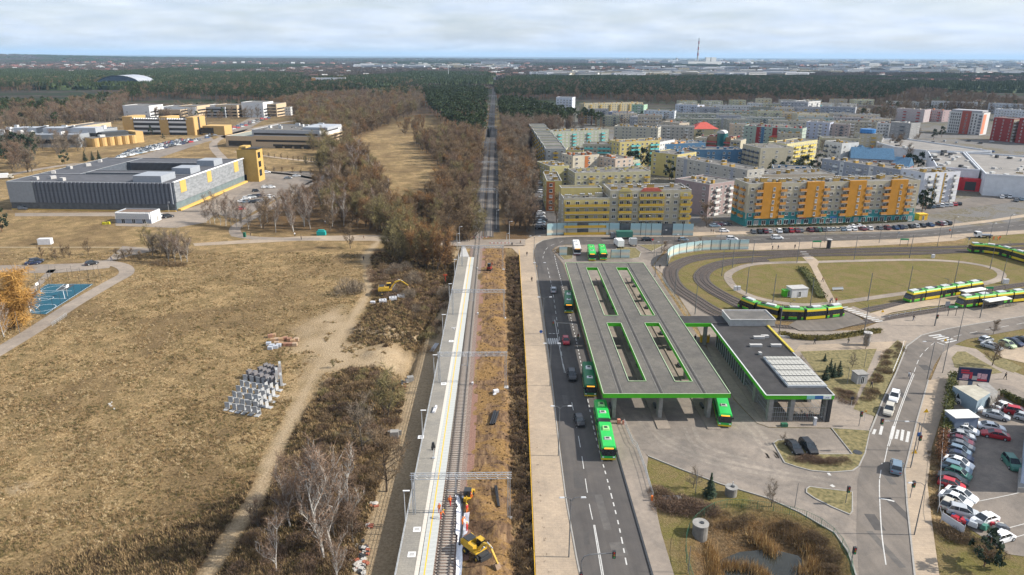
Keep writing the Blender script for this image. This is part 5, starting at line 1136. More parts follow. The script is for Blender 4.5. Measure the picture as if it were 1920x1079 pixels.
 for nm,px0,px1,py,pt,lab in(('boiler_house',1323,1331,122,108,'left boiler house of the power station'),('boiler_house',1333,1342,122,108,'right boiler house of the power station'),('turbine_hall',1290,1352,123,116,'long low hall of the power station'),('high_rise',1828,1840,141,127,'pale high-rise block far right below the horizon'),('high_rise',1840,1870,140,133,'row of pale far blocks beside the high-rise'),('mill_building',1141,1155,139,132,'far pale works building')):
  a,c=G(px0,py),G(px1,py); s=Block(nm,lab,a,c,nm.replace('_',' '),world=True); s.vol(0,s.L,0,s.L*.4,height_at(a[0],a[1],pt),(.5,.5,.48)); s.panel(s.L*.1,s.L*.9,4,9,M_GLASS,d=.2,name='ribbon_window'); s.done()
 x,y=G(1268,121); r=thing('water_tower','far white water tower left of the tall chimney','water tower',(x,y,0)); H=height_at(x,y,109); b=MB(); b.tube((0,0,0),(0,0,H*.8),8,7,10); b.tube((0,0,H*.8),(0,0,H),8,13,10); b.build('shaft',WH,r)
 for px,pb,pt,lab in((43,101,92,'thin mast on the wooded hill at the left'),(841,150,131,'thin radio mast above the far bare woods')):
  x,y=(-4900,7200)if px==43 else G(px,pb); z0=gz(x,y);
  if px==43:x,y=-5150,7750; z0=gz(x,y)
  b=MB(); hh=38 if px==43 else 42; b.tube((0,0,0),(0,0,hh),2.2 if px==43 else 1.0,.5,5); o=b.build('radio_mast',M_GALV,None,(x,y,z0)); o['label']=lab; o['category']='mast'
campus_rest()
# ---- the far country: woods and scattered houses to the horizon
def far_country():
 r=random.Random(77); forms=[]
 for s_ in range(3):
  for m,hh in((M_PINE,15),(mat('far_wood',(.05,.04,.032),.95,.2,.02,col2=(.11,.085,.065)),12),(mat('far_wood_brown',(.06,.045,.03),.95,.2,.02,col2=(.13,.098,.065)),11)):
   b=MB()
   for i in range(150):
    a=r.uniform(0,6.283); k=32*math.sqrt(r.random()); x,y=math.cos(a)*k,math.sin(a)*k; z=hh*r.uniform(.65,1.1); w=r.uniform(2.2,4)
    for t in range(3):
     a0=a+t*2.1; b.tri((x+math.cos(a0)*w,y+math.sin(a0)*w,z*.35),(x+math.cos(a0+2.1)*w,y+math.sin(a0+2.1)*w,z*.35),(x+r.uniform(-1,1),y+r.uniform(-1,1),z))
   b.add([(math.cos(i*.7)*33,math.sin(i*.7)*33,0 if j==0 else hh*.5)for j in(0,1)for i in range(9)],[(i,(i+1)%9,9+(i+1)%9,9+i)for i in range(9)]+[tuple(range(9,18))])
   forms.append(b.mesh('grove',m))
 it=[]
 for i in range(26000):
  d=1500*(14000/1500)**(r.random()**.75); a=r.uniform(R(-40),R(42)); x,y=d*math.sin(a),d*math.cos(a)
  if y<1480:continue
  px,py=proj(x,y,0)
  v=vnoise(np.array([x]),np.array([y*1.0]),900,5)[0]*.6+vnoise(np.array([x]),np.array([y]),320,9)[0]*.4
  if abs(x+4-y*.004)<32 and y<4000:continue
  kind=0 if v>.6 else(1 if v>.42 else-1)
  if 138<py<150 and 960<px<1700:kind=1
  if y<2100 and px<560 and v>.3:kind=0
  if kind<0:kind=2;
  if kind==2 and r.random()<.55:continue
  it.append((r.randrange(3)*3+kind,x,y,0.0,r.uniform(.6,1.15),r.uniform(0,6.28)))
 zs=gz_many([(a[1],a[2])for a in it]); it=[(a[0],a[1],a[2],float(z)-.5,a[4],a[5])for a,z in zip(it,zs)]
 instancer('forest',it,forms)
 hf=[]
 for wc,rc in((WHT,M_BRNROOF),(CREAM,M_BRNROOF),(WHT,M_TIN),(BEIGE,mat('faded_red_roof',(.22,.08,.06),.9,.2,1))):
  b=MB(); b.box((0,0,0),(13,10,6.5),mi=0); b.add([(-7,-5.5,6.4),(7,-5.5,6.4),(7,5.5,6.4),(-7,5.5,6.4),(-7,0,10),(7,0,10)],[(0,1,5,4),(2,3,4,5),(1,2,5),(3,0,4)],1); b.box((-3,-5.05,3),(2,.1,1.6),mi=2); b.box((3,-5.05,3),(2,.1,1.6),mi=2); hf.append(b.mesh('house',[plaster(wc),rc,M_GLASS]))
 for wc,L in((WHT,60),(CREAM,45),((.5,.52,.56),90)):
  b=MB(); b.box((0,0,0),(L,14,15),mi=0); b.box((0,0,15.01),(L-1,13,.3),mi=1)
  for f in range(4):b.box((0,-7.06,1.4+f*3.4),(L*.92,.1,1.3),mi=2)
  hf.append(b.mesh('slab',[plaster(wc),M_ROOFING,M_GLASS]))
 it=[]
 zones=[(-80,400,122,136,1),(480,1000,122,134,1),(680,960,124,131,2),(900,1300,128,150,1),(1020,1180,141,149,2),(1180,1500,128,148,1.4),(1500,1920,120,142,2),(1640,1960,140,172,1),(1180,1420,143,148,2),(240,350,150,163,1),(640,800,149,157,.8),(0,560,116,150,.8),(360,700,136,156,.7),(1100,1920,112,122,2)]
 for x0,x1,y0,y1,w in zones:
  n=int((x1-x0)*w*.62)
  for i in range(n):
   px,py=r.uniform(x0,x1),r.uniform(y0,y1); x,y=G(px,py); big=w>1 and r.random()<.35
   it.append((r.randrange(4,7)if big else r.randrange(4),x,y,gz(x,y)if y<3000 else 0.0,r.uniform(.9,1.3)*(1.5 if y>5000 else 1.0),r.uniform(-.5,.5)))
 instancer('far_town',it,hf)
 for i in range(60):
  px=r.uniform(1700,1915); py=r.uniform(173,196); x,y=G(px,py)
 return
far_country()
def more_slabs():
 r=random.Random(31); cols=[(.35,.35,.25),(.33,.32,.30),BEIGE,(.30,.31,.34),(.46,.41,.29),(.26,.26,.22),(.40,.34,.25)]
 taken=[G((a[1][0]+a[2][0])/2,a[1][1])for a in SLABS]
 for px,py in[(1290+(i%8)*47+(i//8)*19,204+(i//8)*9.5)for i in range(56)]+[(1105+i*34,232+(i%2)*5)for i in range(4)]+[(1520+i*32,236+(i%3)*9)for i in range(8)]:
  x,y=G(px,py)
  if px>1650 or(1395<px<1505 and py>262)or(1290<px<1400 and py>262)or any(abs(x-t[0])<22 and abs(y-t[1])<20 for t in taken):continue
  taken.append((x,y)); c=r.choice(cols); w=r.uniform(18,34)
  SB('%s slab in the crowded far rows of the estate'%{0:'grey-green',1:'grey',2:'beige',3:'blue-grey',4:'cream',5:'dark',6:'brown-grey'}[cols.index(c)],(x-w/2,y),(x+w/2,y+r.uniform(-3,3)),r.uniform(9,13),12,4,c,'wwbw','w.w',r.choice(['white','dark','turq','ochre']),nch=3,roofcol=r.choice([OCHR,BEIGE,GREY]),group='slabs in the crowded far rows',world=True)
more_slabs()
# ---------------------------------------------------------------- railway, platform and works
def tx(y):return-7.2+(y-79)*0.0025
def rail_track(label,xo,y0,y1,n_single,name='railway_track',ballast=True):
 r=thing(name,label,'railway track',(0,0,0)); b=MB()
 if ballast:
  A=[(tx(y)+xo,y)for y in(y0,y1)]; ribbon('ballast',[(tx(y)+xo,y)for y in(y0,min(y1,266))]if xo==0 else A,3.9,-0.1,M_BALLAST if xo==0 else M_BALLASTG,r,h=0.22)
  if xo==0:ribbon('ballast',[(tx(y)+xo,y)for y in(266.01,y1)],3.9,-.1,M_BALLASTG,r,h=.22)
 for s in(-.75,.75):
  q=MB(); q.add([(tx(y)+xo+s+dx,y,z)for y in(y0,y1)for dx,z in((-.045,.28),(.045,.28),(.045,.44),(-.045,.44))],[(0,4,5,1),(1,5,6,2),(2,6,7,3),(3,7,4,0),(0,1,2,3),(7,6,5,4)]); q.build('rail',M_RAIL,r)
 s=MB(); s.box((0,0,0.1),(2.5,0.26,0.17),taper=(.97,.8)); s.box((-.75,0,.27),(.35,.2,.03)); s.box((.75,0,.27),(.35,.2,.03)); me=s.mesh('sleeper',M_SLEEP)
 y=y0+1; k=0
 while y<y1 and k<n_single:ob('sleeper',me,r,(tx(y)+xo,y,0),rnd.uniform(-.01,.01)); y+=0.62; k+=1
 if y<y1:
  b=MB()
  while y<y1:b.box((tx(y)+xo,y,.1),(2.5,.26,.17)); y+=0.62 if y<500 else 1.3
  o=b.build('sleeper',M_SLEEP,r); o['kind']='stuff'
 return r
rail_track('railway track with concrete sleepers beside the new platform',0,60,620,290)
rail_track('second track starting beyond the level crossing',4.2,268,620,90)
ribbon('ballast_bed',[(tx(620)+2,620),(tx(4000)+2,4000)],7,0.02,mat('painted_shade_ballast',(.018,.017,.018),.9,.3,4,col2=(.05,.047,.045)))  # ballast coloured near black to carry the shade of the cutting
for s in(-.75,.75,3.45,4.95):ribbon('far_rail',[(tx(620)+s,620),(tx(3000)+s,3000)],.09,.1,M_RAIL,h=.1)
ribbon('trackbed',[(tx(60)+2.6,60),(tx(262)+2.6,262)],1.5,0.03,mat('red_ballast',(.17,.085,.06),.95,.3,5,bump=.6,col2=(.28,.16,.12)))
ribbon('trackbed',[(tx(262)-.5,276),(tx(700)-.5,700)],4.4,0.02,M_BALLASTG); ribbon('trackbed',[(tx(262)+5.4,276),(tx(700)+5.4,700)],6.3,0.026,mat('painted_shade_ballast',(.018,.017,.018),.9,.3,4,col2=(.05,.047,.045)))  # right-hand bed: cast shadow painted in as a near-black colour
ribbon('ballast_shoulder',[(tx(60)-.1,60),(tx(262)-.1,262)],4.5,0.035,M_BALLAST)
# level crossing deck
P_('crossing',[(852,452),(985,450),(985,462),(848,463)],0.33,M_PAVE2)
def barrier(px,py,dx,lab):
 x,y=G(px,py); r=thing('barrier',lab,'barrier',(x,y,0)); b=MB(); b.box((0,0,0),(.5,.5,1.2)); b.build('post',M_DARK,r); b=MB()
 for i in range(12):b.box((dx*(0.5+i*.7),0,1.0),(.68,.09,.12),mi=i%2)
 b.build('arm',[mat('white_trim',(.8,.8,.8)),mat('signal_red',(.5,.02,.02),.5,.05,2)],r)
barrier(876,450,1,'red and white barrier on the far side of the level crossing'); barrier(960,461,-1,'red and white barrier on the near side of the level crossing')
# platform
ZPL=0.95
def platform():
 r=thing('platform','new railway platform with pale edge slabs and a yellow line','platform')
 L_=GG([(741,1090),(741,1079),(816,700),(860,482)],ZPL); M_=GG([(776,1090),(776,1079),(841,700),(878,482)],ZPL); R_=GG([(810,1090),(811,1079),(861,700),(889,482)],ZPL)
 L_=[(x,y)for x,y in L_]; y0,y1=60,L_[-1][1]
 def xat(P,y):return P[1][0]+(P[3][0]-P[1][0])*(y-P[1][1])/(P[3][1]-P[1][1])
 a=[(xat(L_,y0),y0),(xat(M_,y0),y0),(xat(M_,y1),y1),(xat(L_,y1),y1)]; b=MB(); b.prism(a,-1.9,ZPL)
 b.build('deck',mat('grey_block_paving',(.235,.225,.205),.9,.10,3,det=7,blotch=.12,tiles=(.9,.45)),r)
 b=MB(); b.prism([(xat(M_,y0)+.002,y0),(xat(R_,y0)-.12,y0),(xat(R_,y1)-.12,y1),(xat(M_,y1)+.002,y1)],-.2,ZPL-.07); b.build('edge_wall',M_CONC,r)
 sl=MB(); w=xat(R_,100)-xat(M_,100); sl.box((0,0,0),(w*.74,.985,.09)); me=sl.mesh('paving_slab',mat('edge_slab',(.40,.41,.39),.85,.09,1.3)); sl=MB(); sl.box((0,0,0),(w*.23,.985,.09)); me2=sl.mesh('paving_slab',mat('tactile_slab',(.52,.48,.42),.9,.06,5))
 y=y0+.5
 while y<y1:
  if y>76:xm,xr=xat(M_,y),xat(R_,y); ob('paving_slab',me,r,(xr-w*.37,y,ZPL-.068),0); ob('tactile_slab',me2,r,(xm+w*.12,y,ZPL-.066))
  y+=1.0
 ribbon('yellow_line',[(xat(R_,y0)-1.15,y0),(xat(R_,y1)-1.15,y1)],.18,ZPL+.028,M_YEL,r)
 for py,px in((820,789),(993,782),(1040,772),(720,832),(640,846)):
  x,yy=G(px,py,ZPL); b=MB(); b.box((0,0,0),(1.1,1.1,.02),mi=0); b.box((0,0,.021),(.7,.7,.01),mi=1); b.build('manhole_frame',[mat('white_trim',(.8,.8,.8)),M_CONCW],r,(x,yy,ZPL+.003))
 g=thing('railing','grey steel railing along the outer edge of the platform','railing'); p=MB(); p.box((0,0,0),(.07,.07,1.15)); pm=p.mesh('post',M_GALV); y=62.0
 while y<y1:ob('post',pm,g,(xat(L_,y)+.12,y,ZPL)); y+=1.9
 for z in(.35,.7,1.12):q=MB(); q.tube((xat(L_,61)+.12,61,ZPL+z),(xat(L_,y1)+.12,y1,ZPL+z),.03,n=5); q.build('handrail',M_GALV,g)
 for i,y in enumerate((90,115,140,165,190,215,236)):
  o=thing('platform_lamp','slim white platform lamp, %s from the camera'%'nearest second third fourth fifth sixth seventh'.split()[i],'lamp',(xat(L_,y)-.12,y,ZPL-.4),group='platform lamps')
  b=MB(); b.tube((0,0,0),(0,0,5.6),.09,.06,7); b.build('post',M_GALV,o); b=MB(); b.box((.35,0,5.55),(1.0,.22,.1)); b.build('lamp_head',mat('white_trim',(.8,.8,.8)),o)
 b=MB(); c=GG([(862,482),(880,482),(872,463),(866,463)],.5); b.prism([c[0],c[1],c[2],c[3]],-.3,.55); b.build('ramp',M_CONCW,r)
 return xat,L_,R_
xat,PL,PR=platform()
def bench(px,py,lab):
 x,y=G(px,py,ZPL); r=thing('bench',lab,'bench',(x,y,ZPL)); b=MB()
 b.box((0,0,.42),(.45,1.8,.06)); b.build('seat',M_DARK,r); b=MB(); b.box((-.2,0,.48),(.05,1.8,.45)); b.build('backrest',M_DARK,r)
 for s in(-.8,.8):b=MB(); b.box((0,s,0),(.4,.06,.42)); b.build('leg',M_DARK,r)
def gantry(y,lab,full=True,xl=None,xr=None,h=8.0):
 r=thing('catenary_gantry',lab,'gantry',(0,y,0),group='overhead line gantries'); xl=-12.55+(y-90)*.011 if xl is None else xl; xr=2.0+(y-90)*.004 if xr is None else xr
 for x,z0 in((xl,.5),(xr,-.2)):
  b=MB(); w=.22
  for sx,sy in((-w,-w),(w,-w),(w,w),(-w,w)):b.box((x+sx*.8,sy,z0),(.09,.09,h-z0))
  n=9
  for i in range(n):
   z=z0+(h-z0)*i/n; z2=z0+(h-z0)*(i+1)/n; s=1 if i%2 else-1
   b.tube((x-w*s*.8,-w,z),(x+w*s*.8,-w,z2),.025,n=3,cap=False); b.tube((x-w*s*.8,w,z),(x+w*s*.8,w,z2),.025,n=3,cap=False)
  b.build('mast',M_GALV,r); b=MB(); b.box((x,0,z0-.5),(1.2,1.2,.6)); b.build('footing',M_CONCW,r)
 b=MB(); n=int((xr-xl)/.75)
 for yy,zz in((-.3,h-.05),(.3,h-.05),(-.3,h-.75),(.3,h-.75)):b.box(((xl+xr)/2,yy,zz),(xr-xl+.8,.08,.08))
 for i in range(n):
  x0=xl+(xr-xl)*i/n; x1=xl+(xr-xl)*(i+1)/n; s=i%2
  for yy in(-.3,.3):b.tube((x0,yy,h-.72 if s else h),(x1,yy,h if s else h-.72),.028,n=3,cap=False)
  b.tube((x0,-.3 if s else.3,h),(x1,.3 if s else-.3,h),.022,n=3,cap=False)
 b.build('truss_beam',M_GALV,r); b=MB(); x=tx(y)+1.1
 b.box((x,0,h-3.2),(.12,.12,3.2)); b.tube((x,0,h-2.4),(x-1.4,0,h-2.9),.03,n=4); b.tube((x,0,h-3.1),(x-1.4,0,h-2.9),.03,n=4); b.build('drop_arm',M_GALV,r)
for y,l in((91.5,'nearest lattice portal over the track and platform'),(137,'second lattice portal over the track and platform'),(179,'third lattice portal over the track and platform'),(225,'fourth lattice portal, at the platform end')):gantry(y,l)
for y in(330,420,520,640,780,950,1150):gantry(y,'lattice portal over the line at the %s'%{330:'shaded cutting just past the crossing',420:'middle of the dark cutting',520:'start of the pine wood',640:'middle of the pine wood',780:'far half of the pine wood',950:'far end of the pine wood',1150:'bright bend beyond the pines'}[y],xl=tx(y)-3.2,xr=tx(y)+7.6)
def wires():
 r=thing('overhead_wire','thin overhead line wires strung above the railway','wire');
 for xo,z in((0,5.4),(4.2,5.4)):
  b=MB(); y0=60 if xo==0 else 268; b.tube((tx(y0)+xo,y0,z),(tx(1150)+xo,1150,z),.02,n=3,cap=False); b.build('contact_wire',M_DARK,r)
wires()
# masts and lamps around the crossing
def pole(name,lab,cat,px,py,h,m=M_GALV,r0=.1,arms=(),group=None,rz=0.0,head=None,z0=0.0):
 x,y=G(px,py)if py is not None else px; r=thing(name,lab,cat,(x,y,z0),rz,group); b=MB(); b.tube((0,0,0),(0,0,h),r0,r0*.6,6); b.build('post',m,r)
 for ax_,az in arms:
  b=MB(); b.path([(0,0,h-.4),(ax_*.35,0,h+az*.7),(ax_,0,h+az)],.045,4); b.build('arm',m,r)
  b=MB(); b.box((ax_*1.15,0,h+az-.06),(.75,.28,.12),taper=(.8,.6)); b.build('lamp_head',head or mat('lamp_head_grey',(.5,.51,.52),.5,.06,2),r)
 return r
for px,py,h,l in((862,470,9,'camera mast left of the level crossing'),(857,468,6,'thin mast beside the crossing camera mast'),(955,459,9,'lamp post right of the level crossing'),(931,430,8,'lamp post in the dark cutting'),(931,390,8,'farther lamp post in the dark cutting'),(950,452,3,'green-white signal post at the crossing')):pole('mast',l,'mast',px,py,h,arms=((.7,0),))
# yellow rail
def yellow_rail():
 r=thing('guard_rail','long yellow pipe rail between the ditch and the pavement','guard rail'); P=GG([(1003.5,1090),(987,700),(973,468)],0.5); P=resample(P,2.6); b=MB(); b.path([(p[0],p[1],.95)for p in P],.05,5); b.build('rail',M_YEL,r)
 q=MB(); q.tube((0,0,-.2),(0,0,.95),.045,n=5); me=q.mesh('post',M_YEL)
 for p in P:ob('post',me,r,(p[0],p[1],0))
 b=MB(); b.path([(p[0],p[1],.5)for p in P],.035,4); b.build('rail',M_YEL,r)
yellow_rail()
# white drainage fleece and pipe
def fleece():
 px=[(863,932),(868,960),(866,1000),(862,1025),(860,1095)]; P=smooth(GG(px),5); r=thing('drain_fleece','white fleece lining the drain trench beside the track','fleece'); b=MB(); W=mat('white_fleece',(.72,.73,.76),.85,.08,2,bump=.3); n=len(P); V=[]
 for i,p in enumerate(P):
  w=(.9 if i<12 else.45)*rnd.uniform(.8,1.2); ww=(-w,-.35*w,0,.35*w,w)
  for j,o in enumerate(ww):V.append((p[0]+o+rnd.uniform(-.06,.06),p[1],(.42,.2,.12,.2,.45)[j]+rnd.uniform(-.05,.08)))
 b.add(V,[(i*5+j,i*5+j+1,i*5+j+6,i*5+j+5)for i in range(n-1)for j in range(4)]); b.build('fleece',W,r)
 q=MB(); q.path([(p[0],p[1],.32)for p in P[:16]],.16,8); o=q.build('drain_pipe',mat('black_pipe',(.02,.02,.022),.4,.2,2)); o['label']='black corrugated pipe lying in the white fleece'; o['category']='pipe'
fleece()
BP=mat('black_pipe',(.02,.02,.022))
for i,(a,c)in enumerate((((919,800),(927,775)),((923,800),(930,776)),((927,799),(934,776)))):
 A,B=G(*a),G(*c); b=MB(); b.tube((A[0],A[1],.45),(B[0],B[1],.45),.2,n=8); o=b.build('pipe',BP); o['label']='black pipe, %s of three side by side'%('leftmost','middle','rightmost')[i]; o['category']='pipe'
for i,(a,c)in enumerate((((928,916),(934,955)),((931,916),(936,955)))):
 A,B=G(*a),G(*c); b=MB(); b.tube((A[0],A[1],.5),(B[0],B[1],.5),.13,n=8); o=b.build('pipe',BP); o['label']=('left' if i==0 else 'right')+' of two long thin black pipes near the gantry foot'; o['category']='pipe'
# concrete L elements on the field
def l_elements():
 C=mat('grey_precast',(.34,.345,.35),.85,.12,1.2)
 b=MB(); b.box((0,0,0),(.98,1.2,.14)); b.box((0,.55,.142),(.98,.13,1.25)); me=b.mesh('precast_slab',C)
 g='concrete L elements stored on the field'
 def put(px,py,rz,z,lab):x,y=G(px,py); o=ob('concrete_element',me,None,(x,y,gz(x,y)+z),rz,lab,'concrete element',g)
 rows=0
 for r_ in range(7):
  for c in range(5 if r_ else 6):
   px=424+c*11.6+r_*6.8; py=768-r_*10.5+c*2.2
   put(px+rnd.uniform(-1,1),py,R(-12)+rnd.uniform(-.22,.22),0,'L-shaped concrete element standing in the %s row of the left stack'%'front second third fourth fifth sixth rear'.split()[r_])
   if r_ in(0,2)and c>2:put(px,py,R(168),.9,'upturned concrete element on top of the left stack')
 for r_ in range(5):
  for c in range(3):put(505-c*10+r_*6.2,764-r_*10.5-c*2,R(70),0,'L-shaped concrete element facing right in the %s row of the right stack'%'front second third fourth rear'.split()[r_])
 for i,(px,py)in enumerate(((526,700),(520,712),(528,722))):
  x,y=G(px,py); b=MB(); b.box((0,0,0),(.5,1.4,2.6)); o=b.build('concrete_slab',C,None,(x,y,gz(x,y)),.3); o['label']='upright white concrete slab, %s of three at the stack end'%('rear','middle','front')[i]; o['category']='concrete slab'
 D=mat('dark_kerb_block',(.16,.15,.155),.9,.2,1.5)
 for k,(a,c,nm)in enumerate((((464,708),(512,722),'front'),((486,702),(518,714),'middle'),((496,696),(524,704),'rear'))):
  A,B=G(*a),G(*c); n=9; r=thing('kerb_stack','dark row of stacked kerb blocks, %s one behind the concrete elements'%nm,'stack',(A[0],A[1],0),math.atan2(B[1]-A[1],B[0]-A[0])); st=math.dist(A,B)/n; q=MB(); q.box((0,0,0),(st*.93,1.1,.95)); m_=q.mesh('block',D)
  for i in range(n):ob('block',m_,r,(st*(i+.5),rnd.uniform(-.06,.06),gz(*A)),rnd.uniform(-.03,.03))
  for i in range(0,n,2):ob('block',m_,r,(st*(i+.8),.1,gz(*A)+.96),rnd.uniform(-.05,.05))
l_elements()
def pallets():
 cols=[((.34,.21,.12),'tan'),((.27,.14,.09),'brown'),((.36,.26,.18),'beige'),((.36,.38,.42),'grey')]
 P=[(507,633,1),(512,641,0),(519,640,2),(527,640,0),(535,638,1),(543,640,1),(549,643,0),(556,640,2),(519,647,2),(527,648,0),(536,649,1),(545,649,1),(553,649,2),(504,648,3),(510,652,3),(517,654,3),(523,651,3),(507,656,3),(513,632,0)]
 for i,(px,py,c)in enumerate(P):
  x,y=G(px,py); col,nm=cols[c]; m=mat('pack_'+nm,col,.9,.2,2); r=thing('brick_pallet','%s shrink-wrapped pallet of paving bricks on the field'%nm,'pallet',(x,y,gz(x,y)-.02),R(8)+rnd.uniform(-.15,.15),group='%s brick pallets on the field'%nm)
  b=MB(); b.box((0,0,0),(1.2,1.0,.14)); b.build('pallet',mat('pallet_wood',(.24,.17,.10),.9,.2,3),r); q=MB(); q.box((0,0,0),(.37,.46,.23)); me=q.mesh('brick',m)
  for a in range(3):
   for d in range(2):
    for e in range(3):ob('brick',me,r,(-.385+a*.385,-.24+d*.48,.142+e*.235))
pallets()
def excavator(x,y,z,rz,label,boom=0.6,col=M_YEL,s=1.0,arm_px=None):
 Y=mat('excavator_yellow',(.50,.31,.03),.45,.12,2); r=thing('excavator',label,'excavator',(x,y,z),rz); r.scale=(s,s,s)
 b=MB(); b.box((0,0,.75),(4.6,1.7,.6)); b.box((2.6,0,.5),(.25,2.4,.7)); b.build('chassis',M_DARK,r)
 for sx in(-1.6,1.5):
  for sy in(-1.05,1.05):b=MB(); b.tube((sx,sy-.28,.62),(sx,sy+.28,.62),.62,n=14); b.tube((sx,sy-.3,.62),(sx,sy+.3,.62),.28,n=8,mi=1); b.build('wheel',[M_RUBBER,Y],r)
 b=MB(); b.box((-.6,0,1.42),(3.9,2.5,.35)); b.box((-1.6,-.1,1.78),(1.9,2.3,1.0),taper=(.9,.9)); b.box((-.1,-.75,1.78),(1.3,.9,.8),taper=(.9,.95)); b.box((-2.45,0,1.5),(.6,2.5,1.0)); b.build('upper_body',Y,r)
 b=MB(); b.box((-1.6,-.1,2.785),(1.5,1.8,.12)); b.build('engine_cover',M_DARK,r)
 b=MB(); b.box((.45,.72,1.78),(1.5,.95,1.5),taper=(.85,.9),mi=0); b.build('cab',M_GLASS,r); b=MB(); b.box((.45,.72,3.285),(1.35,.95,.1)); b.build('cab_roof',Y,r)
 pts=[(.9,-.25,1.8),(2.3,-.25,3.9),(3.9,-.25,4.4)]; b=MB()
 for a,c in zip(pts,pts[1:]):b.tube(a,c,.30,.24,4)
 b.tube((1.3,-.25,1.7),(2.4,-.25,3.2),.10,n=6,mi=1); b.build('boom',[Y,M_GALV],r)
 e=(5.9,-.25,1.9)if boom<1 else(5.6,-.25,2.6); b=MB(); b.tube(pts[-1],(6.2,-.25,2.6)if boom>=1 else e,.24,.16,4); b.tube((3.2,-.25,4.7),(4.6,-.25,4.2),.09,n=6,mi=1); b.build('stick',[Y,M_GALV],r)
 ex=(6.2,2.6)if boom>=1 else(5.9,1.9); q=MB(); q.add([(ex[0]-.2,yy,ex[1])for yy in(-.75,.25)]+[(ex[0]+.35,yy,ex[1]-.9)for yy in(-.75,.25)]+[(ex[0]-.6,yy,ex[1]-1.1)for yy in(-.75,.25)]+[(ex[0]-.9,yy,ex[1]-.5)for yy in(-.75,.25)],[(0,1,3,2),(2,3,5,4),(4,5,7,6),(0,2,4,6),(1,7,5,3)]); q.build('bucket',mat('worn_bucket_steel',(.20,.13,.08),.6,.3,3),r)
 return r
x,y=G(893,1042); excavator(x,y,.1,R(-48),'yellow wheeled excavator digging beside the track at the bottom',s=.82)
x,y=G(727,552); excavator(x,y,gz(x,y),R(8),'yellow wheeled excavator parked by the dirt track',boom=1)
def dozer():
 x,y=G(878,938); r=thing('backhoe_loader','small yellow loader with a black cab roof under the first gantry','loader',(x,y,.1),R(85)); r.scale=(.78,.78,.78); Y=mat('excavator_yellow',(.62,.38,.02)); b=MB(); b.box((0,0,.5),(3.2,1.5,.8)); b.box((1.2,0,1.3),(1.3,1.2,.5)); b.build('body',Y,r)
 b=MB(); b.box((-.3,0,1.3),(1.4,1.4,1.3),taper=(.9,.9)); b.build('cab',M_GLASS,r); b=MB(); b.box((-.3,0,2.605),(1.5,1.5,.12)); b.build('cab_roof',M_DARK,r)
 for sx in(-1.1,1.1):
  for sy in(-.9,.9):b=MB(); b.tube((sx,sy-.2,.5),(sx,sy+.2,.5),.5,n=12); b.build('wheel',M_RUBBER,r)
 b=MB(); b.box((2.4,0,.1),(.7,2.2,.7)); b.build('bucket',Y,r); b=MB(); b.tube((1.4,-.6,1.3),(2.3,-.6,.5),.09,n=4); b.tube((1.4,.6,1.3),(2.3,.6,.5),.09,n=4); b.build('loader_arm',Y,r); b=MB(); b.tube((-1.6,0,1),(-2.6,0,2.6),.12,n=4); b.tube((-2.6,0,2.6),(-3.3,0,1.0),.1,n=4); b.build('backhoe_arm',Y,r)
dozer()
def skid():
 x,y=G(918,508); r=thing('mini_excavator','small dark red mini excavator on the bare soil','mini excavator',(x,y,.2),R(70)); M=mat('dark_red_machine',(.20,.03,.02),.5,.2,3); b=MB(); b.box((0,-.6,0),(2,.35,.5)); b.box((0,.6,0),(2,.35,.5)); b.build('track',M_RUBBER,r); b=MB(); b.box((-.2,0,.55),(1.5,1.4,.7)); b.build('body',M,r); b=MB(); b.box((-.1,.1,1.26),(1,.9,1.1)); b.build('cab',M_GLASS,r); b=MB(); b.tube((.6,-.3,1),(1.5,-.3,2.4),.1,n=4); b.tube((1.5,-.3,2.4),(2.4,-.3,1.2),.09,n=4); b.build('boom',M,r)
skid()
# small loads and litter
def clutter(label,name,px,py,dims,col,rz=0.0,cat=None,z=None,zz=0.0):
 x,y=G(px,py,zz); b=MB(); m=plaster(col)if isinstance(col,tuple)else col
 for(dx,dy,dz,sx,sy,sz)in dims:b.box((dx,dy,dz),(sx,sy,sz))
 o=b.build(name,m,None,(x,y,(gz(x,y)if z is None else z)),rz); o['label']=label; o['category']=cat or name.replace('_',' '); return o
WT=mat('white_plastic',(.55,.55,.57),.6,.08,1)
clutter('white wrapped pallet lying on the soil by the spoil heap','wrapped_load',930,738,[(0,0,0,1.1,.8,.7),(-.6,-.7,0,.7,.4,.2),(.5,-1.0,0,.6,.3,.1)],WT,.4)
clutter('white foil bundle lying on the platform','foil_bundle',815,770,[(0,0,0,.5,2.0,.35),(.1,.9,0,.35,.9,.5),(-.1,-.8,0,.4,.7,.25)],WT,-.1,z=ZPL,zz=ZPL)
clutter('white slatted ladder-like frame lying on the lane','slatted_frame',814,640,[(-.45,0,0,.12,5.2,.15),(.45,0,0,.12,5.2,.15)]+[(0,-2.4+i*.6,.02,.95,.22,.15)for i in range(9)],WT,-.2)
clutter('white grit bin on the dirt beside the excavator','crate',699,569,[(0,0,0,1.4,.9,.4),(0,0,.45,1.3,.8,.25)],WT)
for i,(px,py,l)in enumerate(((718,567,'white hollow block with tyres near the yellow excavator'),(737,562,'row of white hollow blocks beside the yellow excavator'),(752,558,'rightmost white hollow block beside the yellow excavator'))):
 clutter(l,'concrete_ring',px,py,[(-.9,0,0,.3,1.6,.9),(.9,0,0,.3,1.6,.9),(0,.7,0,1.5,.25,.9),(0,-.7,0,1.5,.25,.9),(0,0,0,.3,1.2,.8)],WT,.2)
clutter('white Y-shaped bracket lying on the platform','bracket',851,617,[(0,0,0,.12,1.2,.1),(.35,.7,0,.8,.12,.1),(-.25,.7,0,.5,.12,.1)],WT,.3,z=ZPL,zz=ZPL)
